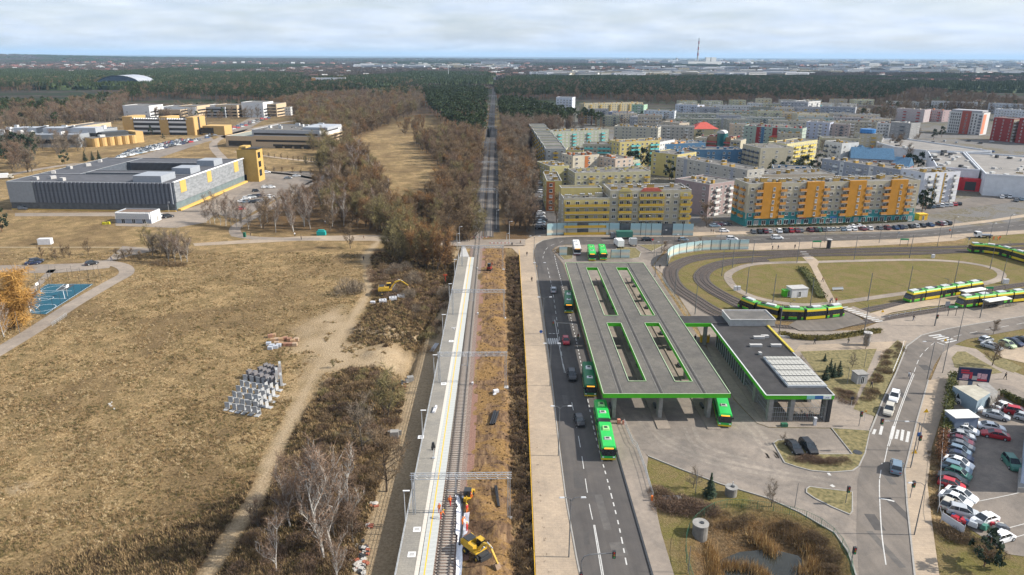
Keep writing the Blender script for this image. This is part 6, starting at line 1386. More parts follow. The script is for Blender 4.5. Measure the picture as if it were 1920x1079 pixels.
clutter('small grey concrete hut at the lane edge','concrete_box',739,806,[(0,0,0,1.6,1.2,1.5),(0,.9,0,2.6,.3,1.0)],M_CONC,.1)
clutter('weathered grey bunker-like box where the trench meets the lane','concrete_box',769,699,[(0,0,0,1.4,1.2,1.2),(-.9,-.3,0,.5,.9,.8)],M_CONC,.3)
clutter('white utility box on the meadow above the tree row','utility_box',86,458,[(0,0,0,4.5,2.2,2.2)],WT,.1)
clutter('red and white warning post beside the platform','warning_post',835,520,[(0,0,0,.25,.25,2.2),(0,0,2.2,1.2,.2,.5)],(.55,.10,.05))
for px,py,z,l in((895,505,.1,'white marker box beside the track, farther'),(896,590,.1,'white marker box beside the track, middle'),(886,721,.1,'white marker box beside the track, nearest')):clutter(l,'marker_box',px,py,[(0,0,0,.4,.5,.5)],WT)
def rubble():
 b=MB(); r=random.Random(9); ms=[mat('rubble_pale',(.42,.40,.37),.9,.2,3),mat('rubble_red',(.30,.10,.06),.9,.2,3),M_DARK]
 for(cx,cy,n,sp)in((672,1040,70,14),(682,1010,40,8),(690,970,16,6),(757,705,18,8),(700,930,10,5),(205,760,6,10)):
  for i in range(n):
   x,y=G(cx+r.gauss(0,sp*.5),cy+r.gauss(0,sp*.6)); s=r.uniform(.12,.6); b.box((x,y,gz(x,y)),(s*r.uniform(.5,2),s,s*.5),r.uniform(0,3),r.choice((0,0,1,2)))
 b.build('rubble',ms,kind='stuff')
rubble()
# ---------------------------------------------------------------- bus terminal
def canopy():
 Z1=6.1; FL,FR,BL,BR=(Vector((*G(*p,Z1),0))for p in((1131.5,739),(1370,739),(1062,493),(1206,493)))
 u=(FR-FL); Lu=u.length; u.normalize(); v=(BL-FL); Lv=v.length; v.normalize(); rz=math.atan2(u.y,u.x)
 def uv(px,py):p=Vector((*G(px,py,Z1),0))-FL; q=Matrix.Rotation(-rz,3,'Z')@p; return q.x,q.y
 skew=uv(1062,493)[0];
 r=thing('bus_station_canopy','huge grey flat bus station canopy with four long openings and bright green trim','canopy',(FL.x,FL.y,0),rz)
 slots=[]
 for a,c in(((1100,502),(1145,592)),((1156,502),(1214,592)),((1138,606),(1194,715)),((1210,606),(1280,716))):
  pass
 S=[[(1100,502),(1121,502),(1158,592),(1132,592)],[(1156,502),(1177,502),(1227,592),(1201,592)],[(1138,606),(1165,606),(1211,715),(1178,715)],[(1210,606),(1237,606),(1297,716),(1264,716)]]
 for s in S:
  q=[uv(*p)for p in s]; slots.append(((q[0][0]+q[3][0])/2,(q[1][0]+q[2][0])/2,(q[3][1]+q[2][1])/2,(q[0][1]+q[1][1])/2))
 W_,D_=Lu,uv(1062,493)[1]; print('canopy',W_,D_,skew,slots)
 xs=sorted({0.0,W_}|{s[0]for s in slots}|{s[1]for s in slots}); ys=sorted({0.0,D_}|{s[2]for s in slots}|{s[3]for s in slots})
 b=MB(); und=MB(); RT=mat('canopy_roof_slabs',(.125,.12,.112),.92,.10,.8,det=9,spec=.15,bump=.2,blotch=.14,tiles=(1.0,1.0))
 for i in range(len(xs)-1):
  for j in range(len(ys)-1):
   cx,cy=(xs[i]+xs[i+1])/2,(ys[j]+ys[j+1])/2
   if any(s[0]<cx<s[1]and s[2]<cy<s[3]for s in slots):continue
   b.quad((xs[i],ys[j],Z1-.03),(xs[i+1],ys[j],Z1-.03),(xs[i+1],ys[j+1],Z1-.03),(xs[i],ys[j+1],Z1-.03)); und.quad((xs[i],ys[j],5.35),(xs[i],ys[j+1],5.35),(xs[i+1],ys[j+1],5.35),(xs[i+1],ys[j],5.35))
 b.build('roof',RT,r); und.build('soffit',mat('soffit_concrete',(.30,.30,.29),.9,.1,1),r)
 GT=MB(); CAP=MB()
 def edge(x0,y0,x1,y1,out):
  L_=math.hypot(x1-x0,y1-y0); a=math.atan2(y1-y0,x1-x0); mx,my=(x0+x1)/2,(y0+y1)/2
  GT.box((mx,my,5.25),(L_+.1,.10,.9),a); CAP.box((mx,my,6.152),(L_+.13,.13,.035),a)
 for p,q in(((0,0),(W_,0)),((W_,0),(W_,D_)),((W_,D_),(0,D_)),((0,D_),(0,0))):edge(*p,*q,1)
 for s in slots:
  for p,q in(((s[0],s[2]),(s[1],s[2])),((s[1],s[2]),(s[1],s[3])),((s[1],s[3]),(s[0],s[3])),((s[0],s[3]),(s[0],s[2]))):edge(*p,*q,0)
 GT.build('green_fascia',M_GREEN,r); CAP.build('trim_cap',mat('pale_green_cap',(.40,.50,.32),.5,.05,1),r)
 for gu in(.13,.45,.79):
  x=W_*gu+.2; q=MB(); q.box((x,D_/2,Z1-.028),(.28,D_-.4,.03)); q.build('gutter',M_ROOFDK,r)
  for sx in(-.42,.42):q=MB(); q.box((x+sx,D_/2,Z1-.029),(.06,D_-.4,.05)); q.build('gutter_lip',M_CONC,r)
 for gu in(.10,.47,.86):
  for j in range(6):
   yy=2.2+(D_-4.4)*j/5; q=MB(); q.box((0,0,0),(.75,1.9,5.0)); q.box((0,0,5.0),(1.0,2.4,.36)); q.build('column',M_CONC,r,(W_*gu,yy,0))
  q=MB(); q.box((W_*gu,D_/2,4.85),(.5,D_-3,.5)); q.build('beam',M_CONC,r)
  q=MB(); q.box((W_*gu,D_*.5,.0),(2.6,D_+6 if gu>.2 else D_,.22),taper=(.98,.999)); q.build('boarding_island',M_PAVE2,r)
  for j in range(9):
   q=MB(); yy=6+(D_-12)*j/8; q.box((W_*gu,yy,.22),(.5,2.0,.45)); q.build('bench',M_DARK,r)
 return r
canopy()
def terminal_building():
 Z1=6.0; A=G(1437,741,Z1); B=G(1563,741,Z1); C=G(1336.6,607,Z1); D=G(1434.7,607,Z1); r=thing('terminal_building','dark-roofed bus terminal hall with a green fascia and pale skylights','terminal building',(A[0],A[1],0),math.atan2(B[1]-A[1],B[0]-A[0])); rz=r.rotation_euler.z; Mi=Matrix.Rotation(-rz,3,'Z')
 def lc(p):q=Mi@Vector((p[0]-A[0],p[1]-A[1],0)); return q.x,q.y
 W_,D_=lc(B)[0],lc(C)[1]; x0b=lc(C)[0]; print('terminal',W_,D_,x0b,lc(D))
 W_=max(W_,lc(D)[0])
 b=MB(); b.box((W_/2,D_/2,5.2),(W_-.3,D_-.3,.65)); b.build('roof',M_ROOFDK,r)
 b=MB(); b.box((W_/2,0,5.1),(W_,.2,.85)); b.box((0,D_/2,5.1),(.2,D_-.2,.85)); b.build('green_fascia',M_GREEN,r); b=MB(); b.box((W_,D_/2,5.1),(.2,D_-.2,.9)); b.build('side_fascia',M_TIN,r); b=MB(); b.box((W_/2,0,5.952),(W_+.1,.26,.05)); b.box((0,D_/2,5.952),(.26,D_-.3,.05)); b.build('trim_cap',mat('pale_cap',(.5,.52,.5),.6,.05,1),r)
 y0=D_*.42; b=MB(); b.box((W_/2,(y0+D_)/2,0),(W_-3,D_-y0-.5,5.15)); b.build('glass_wall',mat('hall_glass',(.05,.065,.07),.12,.3,.4,spec=.7),r)
 q=MB(); q.box((0,0,0),(.1,.14,5.1)); mm=q.mesh('mullion',M_GALV)
 for i in range(15):ob('mullion',mm,r,(1.42,y0+.3+(D_-y0-.8)*i/14,0))
 for i in range(8):ob('mullion',mm,r,(W_-1.42,y0+.3+(D_-y0-.8)*i/7,0))
 for i in range(6):ob('mullion',mm,r,(1.5+(W_-3)*i/5,y0+.18,0))
 for x in(.6,W_*.36,W_-1.6):
  for yy in(1.0,y0*.55):q=MB(); q.box((0,0,0),(.8,1.3,5.1)); q.build('column',M_CONC,r,(x+.8,yy,0))
 M_BAR=M_GALV; cg=MB()
 def bars(xa,ya,xb,yb):
  L_=math.hypot(xb-xa,yb-ya); n=int(L_/.42)
  for i in range(n+1):t=i/n; cg.box((lerp(xa,xb,t),lerp(ya,yb,t),0),(.035,.035,3.1))
  for z in(.1,1.0,2.0,3.05):cg.tube((xa,ya,z),(xb,yb,z),.03,n=4)
 bars(1.6,.5,W_-1.2,.5); bars(1.6,.5,1.6,y0-.2); bars(W_-1.2,.5,W_-1.2,y0-.2); c_=cg.build('cage_bars',M_BAR,r)
 b=MB(); b.box((W_-.5,1.5,0),(.7,3,5.08)); b.build('side_pier',M_DARK,r)
 b=MB(); b.box((W_/2,D_/2,-.2),(W_-.4,D_-.4,.38)); b.build('floor',M_PAVE2,r)
 for i,c in enumerate(((.20,.46,.46),(.04,.12,.32),(.72,.72,.72))):b=MB(); b.box((W_-4.6+i*1.6,-.14,5.2),(1.55,.1,.68)); b.build('fascia_sign',mat('sign_%d'%i,c,.5,.05,1),r)
 txt('P+R',r,(W_-1.4,-.2,5.36),.42,(.05,.09,.2),R(90),0)
 H=7.4; P0=[lc(G(*p,H))for p in((1334,582),(1439,583),(1454,601),(1371,603))]; xa=P0[3][0]; xb=P0[2][0]; ya,yb=P0[2][1],P0[1][1]
 b=MB(); b.box(((xa+xb)/2,(ya+yb)/2,5.9),(xb-xa,yb-ya,1.5)); b.build('upper_box',M_CONCW,r); b=MB(); b.box(((xa+xb)/2,(ya+yb)/2,7.403),(xb-xa-.8,yb-ya-.8,.05)); b.build('upper_roof',M_ROOFING,r)
 b=MB(); b.box(((xa+xb)/2,ya,7.402),(xb-xa+.2,.3,.25)); b.box(((xa+xb)/2,yb,7.402),(xb-xa+.2,.3,.25)); b.box((xa,(ya+yb)/2,7.402),(.3,yb-ya-.3,.25)); b.box((xb,(ya+yb)/2,7.402),(.3,yb-ya-.3,.25)); b.build('upper_parapet',M_CONCW,r)
 l0=lc(G(1276,600,Z1)); l1=lc(G(1282,607,Z1)); l2=lc(G(1271,593,Z1)); b=MB(); xx0=l0[0]+.4; b.box(((xx0+xa+4)/2,(l1[1]+l2[1])/2,5.35),(xa+4-xx0,l2[1]-l1[1],.7)); b.build('link_roof',M_ROOFDK,r); b=MB(); b.box(((xx0)/2,l1[1]-.08,5.2),(-xx0,.14,.9)); b.build('green_fascia',M_GREEN,r)
 b=MB(); b.box((-1,l1[1]+1,0),(.8,.8,5.3)); b.build('column',M_CONC,r); b=MB(); b.box((-.5,l1[1]+2.5,0),(2.2,.8,1.8)); b.build('vending_box',M_YEL,r)
 for px,py,w in((1423,634,2.4),(1434,632,1.6),(1417,649,2.6),(1455,649,2.2),(1425,664,.6)):
  p=lc(G(px,py,Z1)); q=MB(); q.box((0,0,0),(w,.8,.5)); q.box((0,0,.5),(w*1.06,.9,.05)); q.build('roof_unit',M_CONCW,r,(p[0],p[1],5.86))
 p0=lc(G(1438,672,Z1)); p1=lc(G(1494,672,Z1)); p2=lc(G(1473,725,Z1)); p3=lc(G(1551,725,Z1)); xa,xb=p0[0]*.5+p2[0]*.5,p1[0]*.5+p3[0]*.5; ya,yb=p2[1],p0[1]
 SK=mat('pale_skylight_panel',(.34,.33,.30),.5,.12,.6,col2=(.44,.43,.39)); nx_,ny_=9,10; sx,sy=(xb-xa)/nx_,(yb-ya)/ny_
 q=MB(); q.box((0,0,0),(sx*.90,sy*.88,.08)); me=q.mesh('panel',SK); b=MB(); b.box(((xa+xb)/2,(ya+yb)/2,5.86),(xb-xa+.4,yb-ya+.4,.42)); b.build('skylight_base',M_GALV,r)
 for i in range(nx_):
  for j in range(ny_):ob('panel',me,r,(xa+sx*(i+.5),ya+sy*(j+.5),6.285+(.12 if j%2 else 0)))
 q=MB()
 for i in range(30):t=i/29; q.box((W_+.1,D_*(.55+.42*(1-t)),5.9),(.5,.5,.25),rnd.uniform(0,3))
 o=q.build('yellow_edging',mat('yellow_edging',(.50,.40,.05),.8,.2,3),r); o['kind']='stuff'
def txt(s,parent,loc,size,col,rx,rz,ext=.01,name='lettering',align='CENTER'):
 c=bpy.data.curves.new(name,'FONT'); c.body=s; c.size=size; c.extrude=ext; c.align_x=align; c.resolution_u=2; t_=bpy.data.objects.new('t',c); me=bpy.data.meshes.new_from_object(t_); bpy.data.objects.remove(t_); me.materials.clear(); me.materials.append(mat('ink_%02d%02d%02d'%tuple(int(v*99)for v in col),col,.6,.03,1)); o=ob(name,me,parent,loc); o.rotation_euler=(rx,0,rz); return o
terminal_building()
# ---- noise barriers
def barrier_wall(name,label,px,h=3.6,m1=(.27,.44,.46),dark=(),ref_z=0.0,step=None):
 P=GG(px,ref_z); P=smooth(P,4)if len(P)>3 else P; P=resample(P,step or 4.2); r=thing(name,label,'noise barrier')
 st=bpy.data.materials.get('striped_acrylic')or striped_material()
 for i in range(len(P)-1):
  a,c=P[i],P[i+1]; L_=math.dist(a,c); rz=math.atan2(c[1]-a[1],c[0]-a[0]); b=MB(); b.box((0,0,0),(.16,.2,h+.1)); b.build('post',M_DARK,r,(a[0],a[1],0),rz)
  b=MB(); b.box((0,0,.35),(L_-.2,.05,h-.35)); b.build('panel',M_GLASSY if i in dark else st,r,((a[0]+c[0])/2,(a[1]+c[1])/2,0),rz)
  b=MB(); b.box((0,0,0),(L_-.17,.14,.34)); b.build('plinth',M_CONC,r,((a[0]+c[0])/2,(a[1]+c[1])/2,0),rz)
def striped_material():
 m=bpy.data.materials.new('striped_acrylic'); m.use_nodes=True; nt=m.node_tree; N=nt.nodes; L=nt.links; b=N['Principled BSDF']; b.inputs['Roughness'].default_value=.35
 tc=N.new('ShaderNodeTexCoord'); s=N.new('ShaderNodeSeparateXYZ'); L.new(tc.outputs['Object'],s.inputs[0]); w=N.new('ShaderNodeMath'); w.operation='MULTIPLY'; w.inputs[1].default_value=1/3.8; L.new(s.outputs['Z'],w.inputs[0])
 r=N.new('ShaderNodeValToRGB'); e=r.color_ramp.elements; cols=[(0,(.34,.52,.55)),(.22,(.46,.60,.60)),(.36,(.68,.62,.50)),(.5,(.72,.62,.48)),(.62,(.56,.62,.56)),(.8,(.40,.57,.60)),(1,(.38,.55,.58))]
 while len(e)<len(cols):e.new(.5)
 for k,(p,c)in enumerate(cols):e[k].position=p; e[k].color=(*c,1)
 L.new(w.outputs[0],r.inputs['Fac']); wv=N.new('ShaderNodeTexWave'); wv.bands_direction='Z'; wv.inputs['Scale'].default_value=1.5; wv.inputs['Distortion'].default_value=1.0; L.new(tc.outputs['Object'],wv.inputs['Vector'])
 mx=N.new('ShaderNodeMix'); mx.data_type='RGBA'; mx.blend_type='MULTIPLY'; mx.inputs['Factor'].default_value=.25; L.new(r.outputs['Color'],mx.inputs['A']); L.new(wv.outputs['Color'],mx.inputs['B']); L.new(mx.outputs['Result'],b.inputs['Base Color']); return m
M_GLASSY=mat('clear_acrylic',(.10,.11,.12),.15,.3,.6,spec=.6)
barrier_wall('noise_barrier','striped pale blue noise barrier in front of the yellow block',[(1025,443),(1055,441),(1302,443)],5.0,dark=(3,7,11))
barrier_wall('noise_barrier','short striped screen at the left of the parked buses',[(1048,480),(1075,480)],3.2,step=3.0)
barrier_wall('noise_barrier','short striped screen at the right of the parked buses',[(1145,485),(1192,485)],3.2,step=3.4)
barrier_wall('noise_barrier','curved white and beige noise barrier around the tram loop',[(1252,500),(1250,492),(1255,484),(1268,478),(1290,474),(1320,470),(1360,469),(1417,468)],3.8,step=3.6,dark=(24,25,26))
# ---- street markings
def mark(pts,w,z=.04,dash=None,name='road_marking',m=None):
 P=GG(pts); P=smooth(P,5)if len(P)>2 else P
 if not dash:return ribbon(name,P,w,z,m or M_WHITE)
 on,off=dash; R_=resample(P,.5); b=MB(); acc=0; run=[]
 per=on+off; cur=[]
 for i in range(len(R_)-1):
  s=(i*.5)%per
  if s<on:cur.append((R_[i],R_[i+1]))
 for a,c in cur:
  dx,dy=c[0]-a[0],c[1]-a[1]; l=math.hypot(dx,dy)or 1; nx_,ny_=-dy/l*w/2,dx/l*w/2
  b.quad((a[0]-nx_,a[1]-ny_,z),(c[0]-nx_,c[1]-ny_,z),(c[0]+nx_,c[1]+ny_,z),(a[0]+nx_,a[1]+ny_,z))
 return b.build(name,m or M_WHITE,kind='structure')
ZM=.045
mark([(1131,1095),(1123,1046),(1113,985)],.14,ZM); mark([(1134,1095),(1126,1046),(1115,985)],.14,ZM)
mark([(1111,975),(1103,935),(1090,850),(1080,795),(1072,755)],.13,ZM,(4,3)); mark([(1060,700),(1053,670)],.12,ZM); mark([(1058,700),(1044,600),(1035,540),(1026,500)],.13,ZM,(2.5,2.2))
mark([(1058,700),(1047,640),(1040,600)],.14,ZM)
mark([(1175,1060),(1160,985),(1140,905),(1125,850),(1108,780),(1085,660),(1066,580),(1050,520),(1042,490),(1040,478)],.2,ZM,(1.1,1.1))
mark([(1018,485),(1020,475),(1028,464),(1050,455),(1080,452),(1280,452),(1380,450),(1546,446),(1680,443),(1780,436),(1846,429),(1940,420)],.14,ZM,(3,3))
for i in range(6):mark([(1024.5+i*3.8,635),(1026+i*4,646)],.35,ZM)
for i in range(3):mark([(1029+i*7,626),(1034+i*7,626)],.3,ZM)
# right road
ZR=.085
mark([(1661,1060),(1653,1000),(1649,930),(1649,900)],.16,ZR); mark([(1649.5,898),(1654,868)],.14,ZR,(3,2)); mark([(1658,868),(1664,840)],.14,ZR)
mark([(1664,838),(1680,785),(1700,730),(1712,700)],.14,ZR); mark([(1667,838),(1683,785),(1703,730),(1714,703)],.14,ZR); mark([(1670,824),(1676,800)],.6,ZR+.003)
mark([(1714,698),(1724,672),(1738,655),(1756,640)],.13,ZR,(3,2))
mark([(1788,632),(1850,619),(1940,603)],.14,ZR,(3,3))
for i,(a,c)in enumerate((((1641,806),(1637,815)),((1654,800),(1650,816)),((1684,807),(1680,824)),((1693,807),(1690,827)),((1704,810),(1700,830)),((1658,790),(1668,790)))):mark([a,c],.5,ZR)
for i in range(5):mark([(1742+i*7.5,631+i*3.2),(1764+i*7.5,628+i*2.7)],.55,ZR)
mark([(1757,643),(1772,648)],.3,ZR); mark([(1651,936),(1664,938),(1690,945)],.35,ZR,(2,1))
mark([(1552,890),(1557,890)],.8,.07,name='road_marking'); mark([(1558,910),(1564,914)],.6,.07)
# tram crossing stripes
for i in range(10):mark([(1576+i*7.2,579+i*2.9),(1590+i*7.2,577.5+i*2.9)],.62,.27)
for i in range(4):mark([(1500+i*4,474+i*4),(1512+i*4,474+i*4)],.5,.27)
for px0,px1,n in((1285,1400,0),):pass
mark([(1823,943),(1888,930),(1940,918)],.12,.075); mark([(1887,992),(1940,978)],.12,.075); mark([(1905,1008),(1940,998)],.12,.075)
for i in range(18):mark([(1408+i*16.5,436-i*.7),(1402+i*16.5,431-i*.7)],.1,.07)
def wear():
 r=random.Random(8); D=mat('pale_dust_track',(.222,.196,.172),.95,.16,1.2,det=8,blotch=.2); K=mat('dark_tyre_track',(.187,.164,.146),.9,.14,1.2,det=8,blotch=.2)
 for m,px in((D,[(1195,775),(1230,815),(1290,850),(1370,872),(1460,890),(1560,905)]),(K,[(1225,790),(1262,826),(1330,856),(1430,878),(1500,893),(1590,905)]),(D,[(1290,800),(1305,830),(1345,852),(1400,866)]),(K,[(1375,800),(1400,830),(1440,850),(1462,870),(1520,893)]),(K,[(1200,800),(1235,838),(1330,880),(1420,905),(1500,940),(1570,985),(1605,1040)]),(D,[(1400,790),(1425,820),(1450,860)])):
  P=smooth(GG(px),8)
  for o in(-1.0,-.7,.75,1.05):
   b=MB(); Q=offset_line(P,o+r.uniform(-.1,.1)); n=len(Q); V=[]
   for i,q in enumerate(Q):
    w=.13+.2*math.sin(math.pi*i/(n-1))+r.uniform(-.04,.06); a=Q[max(0,i-1)]; c=Q[min(n-1,i+1)]; dx,dy=c[0]-a[0],c[1]-a[1]; l=math.hypot(dx,dy)or 1; V+=[(q[0]-dy/l*w,q[1]+dx/l*w,.052+.0006*(o+2)),(q[0]+dy/l*w,q[1]-dx/l*w,.052+.0006*(o+2))]
   b.add(V,[(2*i+1,2*i+3,2*i+2,2*i)for i in range(n-1)]); b.build('tyre_track',m,kind='structure')
 A=[mat('dark_asphalt_patch',(.066,.062,.061),.85,.15,1,blotch=.1),mat('pale_asphalt_patch',(.098,.092,.089),.9,.15,1,blotch=.1)]
 for px,py,w,l,z,k in((1085,900,1.6,5,.034,0),(1130,960,1.2,9,.034,1),(1060,750,1.0,4,.034,1),(1100,1010,.8,3,.034,0),(1040,600,1.4,6,.034,1),(1160,1030,2.2,3,.034,1),(1690,960,1.2,7,.075,0),(1640,980,1.6,4,.075,0),(1668,900,1.1,3,.075,1),(1690,740,1.4,6,.075,0),(1735,690,2,3,.075,0),(1660,1030,1.0,8,.075,1)):
  x,y=G(px,py); b=MB(); b.box((x,y,z),(w,l,.003),r.uniform(-.1,.1)); b.build('asphalt_patch',A[k],kind='structure')
wear()
# ---- islands and planted beds
def island(name,px,label_m,z=.16,k=None):
 P=GG(px); sheet(name,P,z,GRASS_M); Q=P+[P[0]]; ribbon('kerb',Q,.22,0.0,M_KERB,h=z+.03)
GRASS_M=mat('verge_grass',(.085,.080,.028),.95,.2,1.4,det=8,col2=(.23,.185,.085))
island('lawn',[(1450,832),(1458,827),(1477,826),(1498,835),(1533,853),(1598,853),(1559,804),(1631,809),(1622,851),(1610,876),(1598,884),(1560,887),(1522,884),(1495,877),(1471,869)],'')
island('lawn',[(1512,918),(1518,914),(1540,917),(1598,924),(1598,960),(1593,966),(1560,952),(1528,936),(1512,925)],'')
sheet('lawn',GG([(1500,660),(1644,655),(1600,757),(1560,740)]),.10,GRASS_M)
sheet('verge',GG([(1683,638),(1697,652),(1680,690),(1655,745),(1640,782),(1600,768),(1625,720),(1660,660)]),.10,GRASS_M)
island('lawn',[(1158,463),(1192,466),(1202,474),(1198,484),(1185,486),(1145,486)],''); island('lawn',[(1040,470),(1060,463),(1075,466),(1074,486),(1058,488)],''); island('lawn',[(1196,460),(1248,459),(1222,472)],'')
sheet('lawn',GG([(1795,660),(1810,660),(1880,700),(1855,703),(1790,690),(1784,672)]),.09,GRASS_M); sheet('lawn',GG([(1845,668),(1880,672),(1918,690),(1900,700),(1868,688)]),.094,GRASS_M)
def bed(label,px,kind,n,s0,s1,group):
 poly=GG(px); x0,x1=min(p[0]for p in poly),max(p[0]for p in poly); y0,y1=min(p[1]for p in poly),max(p[1]for p in poly); k=0
 while k<n:
  x,y=rnd.uniform(x0,x1),rnd.uniform(y0,y1)
  if in_poly(x,y,poly):plant(kind,x,y,rnd.uniform(s0,s1),label,group,sz=rnd.uniform(s0,s1)*.7); k+=1
bed('red-brown bare shrub in the oval bed on the grass island',[(1488,857),(1590,857),(1592,872),(1490,868)],'redbush',26,.5,.75,'oval bed of bare shrubs')
bed('dark bare shrub in the bed beside the terminal corner',[(1562,728),(1605,742),(1600,765),(1570,755)],'redbush',16,.5,.7,'bare shrubs by the terminal corner')
bed('brown bare shrub in the strip beside the right road',[(1685,640),(1694,652),(1632,762),(1615,755),(1660,665)],'bush',46,.45,.7,'strip of bare shrubs beside the right road')
bed('reddish leafless shrub beside the fenced pavement',[(1230,920),(1290,940),(1340,950),(1330,965),(1235,955)],'redbush',30,.7,1.2,'thicket of bare shrubs beside the fenced pavement')
bed('brown shrub inside the pond fence',[(1300,985),(1345,960),(1450,968),(1530,995),(1575,1040),(1585,1100),(1560,1090),(1520,1010),(1440,975)],'bush',60,.4,.7,'shrubs on the pond bank')
bed('brown shrub at the far end of the car yard',[(1760,980),(1830,1010),(1880,1040),(1880,1060),(1800,1020),(1755,1000)],'bush',26,.5,.9,'shrubs behind the banner')
bed('dark low shrub beside the noise barrier',[(1036,470),(1050,464),(1056,486),(1048,482)],'bush',10,.4,.6,'shrubs by the bus screens')
bed('scrubby bush on the strip between pavement and fenced lot',[(1745,850),(1765,850),(1772,960),(1752,960)],'bush',26,.4,.7,'bushes along the car yard fence')
def hedge(label,px,w,h,m=M_THUJA,n=900,seed=1):
 P=resample(smooth(GG(px),4)if len(px)>2 else GG(px),.4); r=thing('hedge',label,'hedge'); b=MB(); q=MB(); rr=random.Random(seed)
 ribbon('core',P,w*.7,0,m,r,h=h*.8)
 for i in range(n):
  p=rr.choice(P); c=Vector((p[0]+rr.uniform(-w,w)*.5,p[1]+rr.uniform(-w,w)*.5,h*(.25+.8*math.sqrt(rr.random())))); s=rr.uniform(.15,.34); a,d=rdir(rr),rdir(rr); b.tri(tuple(c-a*s),tuple(c+a*s),tuple(c+d*s))
 b.build('foliage',m,r)
hedge('green and ochre trimmed hedge behind the terminal forecourt',[(1464,630),(1500,636),(1540,638),(1580,634),(1615,628),(1650,624)],1.5,1.1,mat('ochre_hedge',(.05,.055,.012),.9,.3,1,col2=(.24,.19,.05)),2600)
hedge('dark green hedge between the lawn and the shrub bed inside the tram loop',[(1503,505),(1520,525),(1540,560)],3.0,.9,M_THUJA,1500)
hedge('thuja hedge along the car yard fence',[(1787,712),(1780,745),(1774,800),(1770,815)],1.8,2.0,M_THUJA,1900)
hedge('reddish hedge continuing the car yard boundary',[(1769,818),(1765,840),(1763,865)],1.5,1.6,mat('russet_hedge',(.10,.045,.02),.9,.3,1,col2=(.26,.13,.06)),900)
hedge('low hedge at the back of the car yard',[(1878,742),(1905,756),(1940,770)],1.3,1.3,M_THUJA,900)
hedge('long low hedge in front of the teal shop fronts',[(1402,427),(1560,423),(1700,416)],1.4,.9,mat('dark_hedge',(.03,.035,.012),.9,.3,1,col2=(.09,.085,.03)),2200)
# fir in the yard corner and pond
x,y=G(1845,1062); plant('broadpine',x,y,.62,'dark green conifer at the end of the car yard banner')
sheet('water',GG([(1352,1030),(1390,1015),(1450,1010),(1500,1022),(1530,1050),(1535,1110),(1400,1110),(1360,1060)]),-1.9,mat('pond_water',(.022,.022,.016),.12,.3,.5,spec=.6))
def reeds():
 b=MB(); rr=random.Random(12); ms=[mat('dry_reed',(.34,.205,.075),.9,.25,1),mat('pale_reed',(.50,.36,.17),.9,.2,1),mat('brown_reed',(.18,.10,.04),.9,.25,1)]
 for line,n,w in((smooth(GG([(1340,985),(1400,985),(1460,990),(1505,1008),(1528,1035)],-1.5),5),3600,1.7),(smooth(GG([(1415,1005),(1440,1022),(1448,1035)],-1.5),5),900,1.1),(smooth(GG([(1325,1020),(1335,1050),(1345,1085)],-1),5),2000,1.3),(smooth(GG([(1360,1060),(1420,1068),(1440,1100)],-1.6),5),1200,1.2),(smooth(GG([(1500,1075),(1530,1055),(1540,1095)],-1.6),5),900,1.2)):
  for i in range(n):
   k=rr.randrange(len(line)-1); t=rr.random(); x=lerp(line[k][0],line[k+1][0],t)+rr.gauss(0,w*.5); y=lerp(line[k][1],line[k+1][1],t)+rr.gauss(0,w*.5); z=-2.0; h=rr.uniform(.8,1.75); a=rr.uniform(0,6.28); dx,dy=math.cos(a)*.04,math.sin(a)*.04; lx,ly=rr.gauss(0,.25),rr.gauss(0,.25)
   b.tri((x-dx,y-dy,z),(x+dx,y+dy,z),(x+lx,y+ly,z+h),rr.choice((0,0,1,2)))
 b.build('reeds',ms,kind='stuff')
reeds()
for px,py,rr_,h,l in((1312,1000,1.15,1.7,'round concrete well beside the pond fence'),(1370,928,.95,1.4,'round concrete tank with a vent pipe on the verge')):
 x,y=G(px,py); r=thing('concrete_well',l,'well',(x,y,0)); b=MB(); b.tube((0,0,-.8),(0,0,h),rr_,n=20); b.build('shaft',mat('stained_concrete',(.17,.16,.145),.9,.25,.8,det=6),r); b=MB(); b.tube((0,0,h+.003),(0,0,h+.14),rr_*1.06,n=20); b.tube((.2,0,h+.14),(.2,0,h+.24),.32,n=10,mi=1); b.build('lid',[M_CONC,M_DARK],r)
 if rr_<1:b=MB(); b.tube((.2,.1,h+.1),(.2,.1,h+1),.07,n=6); b.build('vent_pipe',M_GALV,r)
def mesh_fence(name,label,px,h,m=M_DARK,step=2.5,rails=(1.0,),wire=0,pr=.035,smooth_=True,zfun=None,infill=0.0):
 P=GG(px); P=smooth(P,4)if smooth_ and len(P)>2 else P; P=resample(P,step); r=thing(name,label,'fence'); q=MB(); q.tube((0,0,-.1),(0,0,h),pr,n=5); me=q.mesh('post',m)
 for p in P:ob('post',me,r,(p[0],p[1],zfun(*p)if zfun else 0))
 for z in rails:b=MB(); b.path([(p[0],p[1],h*z+(zfun(*p)if zfun else 0))for p in P],pr*.7,4); b.build('rail',m,r)
 if infill:
  b=MB(); Q=resample(P,infill)
  for p in Q:b.box((p[0],p[1],.08+(zfun(*p)if zfun else 0)),(.02,.02,h-.1))
  for k in range(int(h/infill/1.5)):b.path([(p[0],p[1],.1+k*infill*1.5+(zfun(*p)if zfun else 0))for p in P],.009,3)
  o=b.build('wire_mesh',m,r); o['kind']='stuff'
 return r
GRF=mat('green_fence',(.03,.12,.07),.5,.15,2)
mesh_fence('wire_fence','curved green wire fence around the pond',[(1300,1100),(1286,1050),(1287,1010),(1300,985),(1330,962),(1360,952),(1420,955),(1480,965),(1530,983),(1570,1015),(1592,1055),(1600,1100)],1.5,GRF,2.4,infill=.35)
